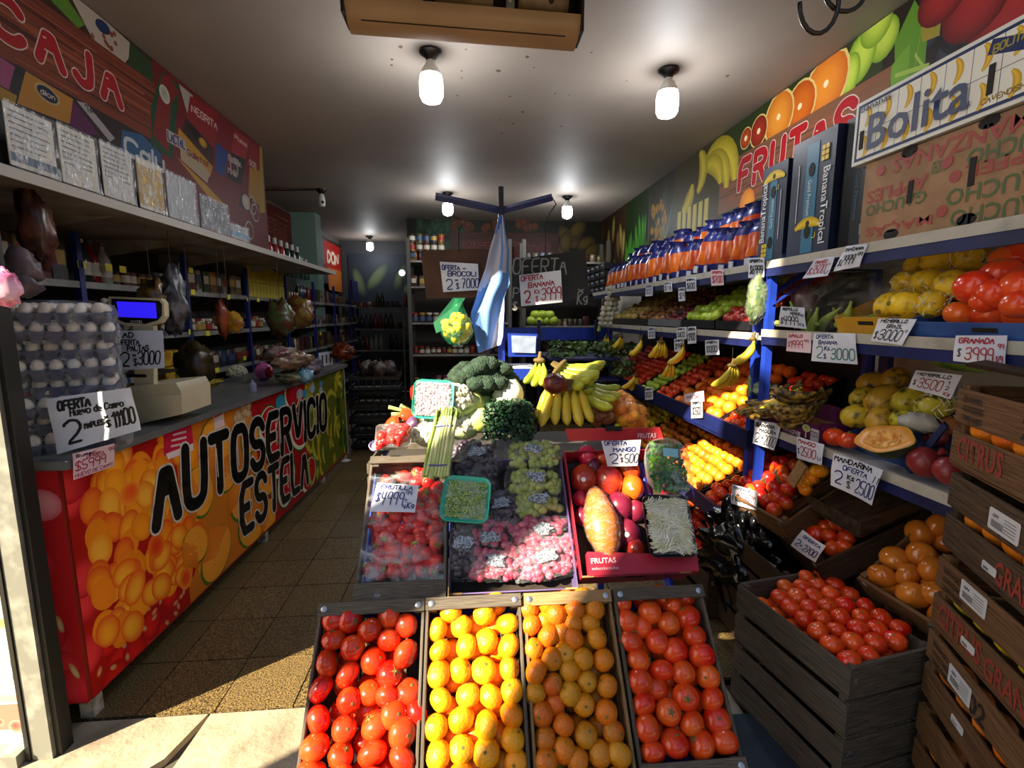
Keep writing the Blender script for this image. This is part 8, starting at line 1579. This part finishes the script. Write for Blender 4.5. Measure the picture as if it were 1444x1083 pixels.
woodband(pc, -.3, 1.35, 2.35, 2.8, '5c3020', '3c1c12'); pc.text('VERDURAS', -.1, 2.45, 1.2, .18, .028, '9c6458'); pc.text('VERDURAS', -.1, 2.45, 1.2, .18, .02, '7c2420'); pc.b.c = [(c[0] * .35, c[1] * .35, c[2] * .35, 1) for c in pc.b.c]; pc.done('printed_picture', bn)  # banner print darkened so the rear gloom sits in its colours
bp_ = thing('corridor_poster', 'dark blue poster with a pale shape on the back corridor wall under the farthest lamp', 'poster', loc=(-1.8, 9.98, 2.2)); MB().bx(-2.4, -1.0, 9.97, 9.99, 1.75, 2.75).part('panel', mat('poster_blue', '1c2836', .6), bp_, 0)
pc = Print(lambda u, v, l: V((u, 9.969 - l, v)))
for (a, b_, c, d, r) in ((-1.85, 2.3, .32, .12, .9), (-2.2, 2.2, .1, .3, .3), (-1.4, 2.3, .1, .28, -.4), (-1.2, 2.1, .2, .1, .4)): pc.disc(a, b_, c, d, r, '6c7c5c', '34443c')
pc.done('printed_picture', bp_); random.setstate(rs_)
def rack(name, label, x0, x1, y0, y1, lv, fr, kinds, grp, H, seed=0, dim=True):
    t = thing(name, label, 'shelf', loc=((x0 + x1) / 2, y0, 0)); random.seed(seed)
    for z in lv: MB().bx(x0, x1, y0, y1, z - .025, z).part('shelf_board', shw, t, 0)
    for x in (x0, x1): MB().bx(x - .025, x + .025, y0 - .01, y0 + .03, 0, H).bx(x - .025, x + .025, y1 - .03, y1 + .01, 0, H).part('upright', fr, t, 0)
    for z in lv:
        x = x0 + .06; run = 0
        while x < x1 - .06:
            if run <= 0: kind = random.choice(kinds); run = random.randint(2, 5); s = ru(.9, 1.2)
            if rnd() > .08: good(kind, (x, y0 + .08, z), 'small %s, %s from left on the %s, %s board up' % (kind, ORD[min(int((x - x0) / .09), 19)], grp, ORD[lv.index(z)]), '%ss on the %s' % (kind, grp), (s, s, s), -pi / 2, parts=seed == 4)
            x += {'jar': .084, 'bottle': .08, 'can': .084, 'carton': .1, 'packet': .115}[kind] * s; run -= 1
rs_ = random.getstate()
rack('blue_corridor_rack', 'blue steel rack of bottles at the end of the dark left corridor', -2.2, -1.1, 9.3, 9.7, (.5, .9, 1.3, 1.7), up, ['bottle', 'bottle', 'can'], 'blue corridor rack', 2.2, 3)
rack('rear_goods_rack', 'grey slotted rack of jars and packets behind the brown cardboard', -.85, .55, 6.9, 7.3, (.55, 1.0, 1.45, 1.95, 2.3), mat('slotted_steel', '5c5c58', .5, .4), ['jar', 'packet', 'can'], 'grey rear rack', 2.6, 4)
rack('rear_right_rack', 'dark rack of goods at the rear right corner beside the chalkboard', .75, 1.95, 6.9, 7.3, (.6, 1.0, 1.4, 1.9, 2.3), mat('slotted_steel', '0'), ['jar', 'packet', 'can'], 'rear right rack', 2.6, 5)
for k in range(10): good('can', (-.80 + (k % 5) * .1, 6.95, 2.42 + (k // 5) * .12), 'white labelled tin stacked high at the top left of the grey rear rack', 'white tins on top of the rear rack', (1.2, 1.2, 1.1), -pi / 2)
MB()
for k in range(7): o = fruit('greenapple', TR(P(940 - 190 + k * 10 - (k // 4) * 35 , 452 - (k // 4) * 8, Y=6.6)), 'pale green round cabbage on the shelf behind the chalkboard', 'cabbage', 'small cabbages behind the chalkboard', s=1.9, name='small_cabbage')
t = thing('cabbage_shelf', 'dark shelf with blue edges holding cabbages behind the chalkboard', 'shelf', loc=(1.0, 6.6, 0)); MB().bx(.2, 1.9, 6.45, 6.85, 1.36, 1.38).part('shelf_board', blued, t, 0); MB().bx(.2, 1.9, 6.44, 6.46, 1.22, 1.38).part('edge_board', blue, t, 0); MB().bx(.2, .24, 6.45, 6.5, 0, 1.8).bx(1.86, 1.9, 6.45, 6.5, 0, 1.8).part('upright', mat('slotted_steel', '0'), t, 0)
random.setstate(rs_)
# stacked dark crates in the corridor beyond the counter
t0 = None
for k in range(5):
    M = TR((-1.12 + ru(-.02, .02), 4.6 if 0 else 5.75, .02 + k * .17), rz=ru(-.08, .08))
    if t0 is None:
        t0 = thing('black_produce_crate', 'black plastic produce crate in the dark stack beyond the counter end', 'crate', M=M, group='black crate stack beyond the counter')
        b = MB()
        for s_ in (-1, 1): b.bx(-.28, .28, s_ * .19, s_ * .19 + .008, 0, .04).bx(-.28, .28, s_ * .19, s_ * .19 + .008, .12, .16).bx(s_ * .28, s_ * .28 + .008, -.19, .19, 0, .04).bx(s_ * .28, s_ * .28 + .008, -.19, .19, .12, .16)
        for i in range(7): x = -.26 + i * .085; b.bx(x, x + .014, -.19, -.182, .04, .12).bx(x, x + .014, .182, .19, .04, .12)
        b.bx(-.28, .28, -.19, .19, 0, .008); put('crate_shell', b.mesh('crate_shell', cr, 0), Matrix(), parent=t0)
    else: dup(t0, M)
for k, (x, y) in enumerate(((0, 0), (.14, .05), (-.12, .06), (.05, -.08))): tagit(MB().ball((-1.12 + x, 5.75 + y, .93), .09, 12, 8, d=.4, fr=3, seed=k).part('dark_bundle', mat('dark_bundle', '2a2420', .4, c2='6c6058', ns=20), None, 180), 'dark wrapped bundle on top of the black crate stack, %s' % ('middle,right,left,front'.split(',')[k]), 'bundle')
a = P(487, 650, Z=.002); tagit(MB().add([a + V((-.05, -.03, 0)), a + V((.04, -.05, .004)), a + V((.06, .03, .002)), a + V((-.02, .05, .012))], [(0, 1, 2, 3)]).part('paper_scrap', mat('bulb_white', '0'), None, 0), 'white scrap of paper lying on the dark floor beyond the counter', 'paper')
t = thing('corridor_lamp_stand', 'thin pale pole with a small glowing lamp in the back corridor', 'lamp', loc=(-1.12, 8.2, 0)); MB().tube([(-1.12, 8.2, 0), (-1.12, 8.2, 2.18)], .018, 8).part('pole', shw, t, 60); MB().ball((-1.12, 8.2, 2.24), .05, 12, 8).part('bulb', mat('dim_lamp_glow', 'dfe8ff', .4, emit=4), t, 180)
for o in bpy.data.objects:
    if '_w' in o: del o['_w']
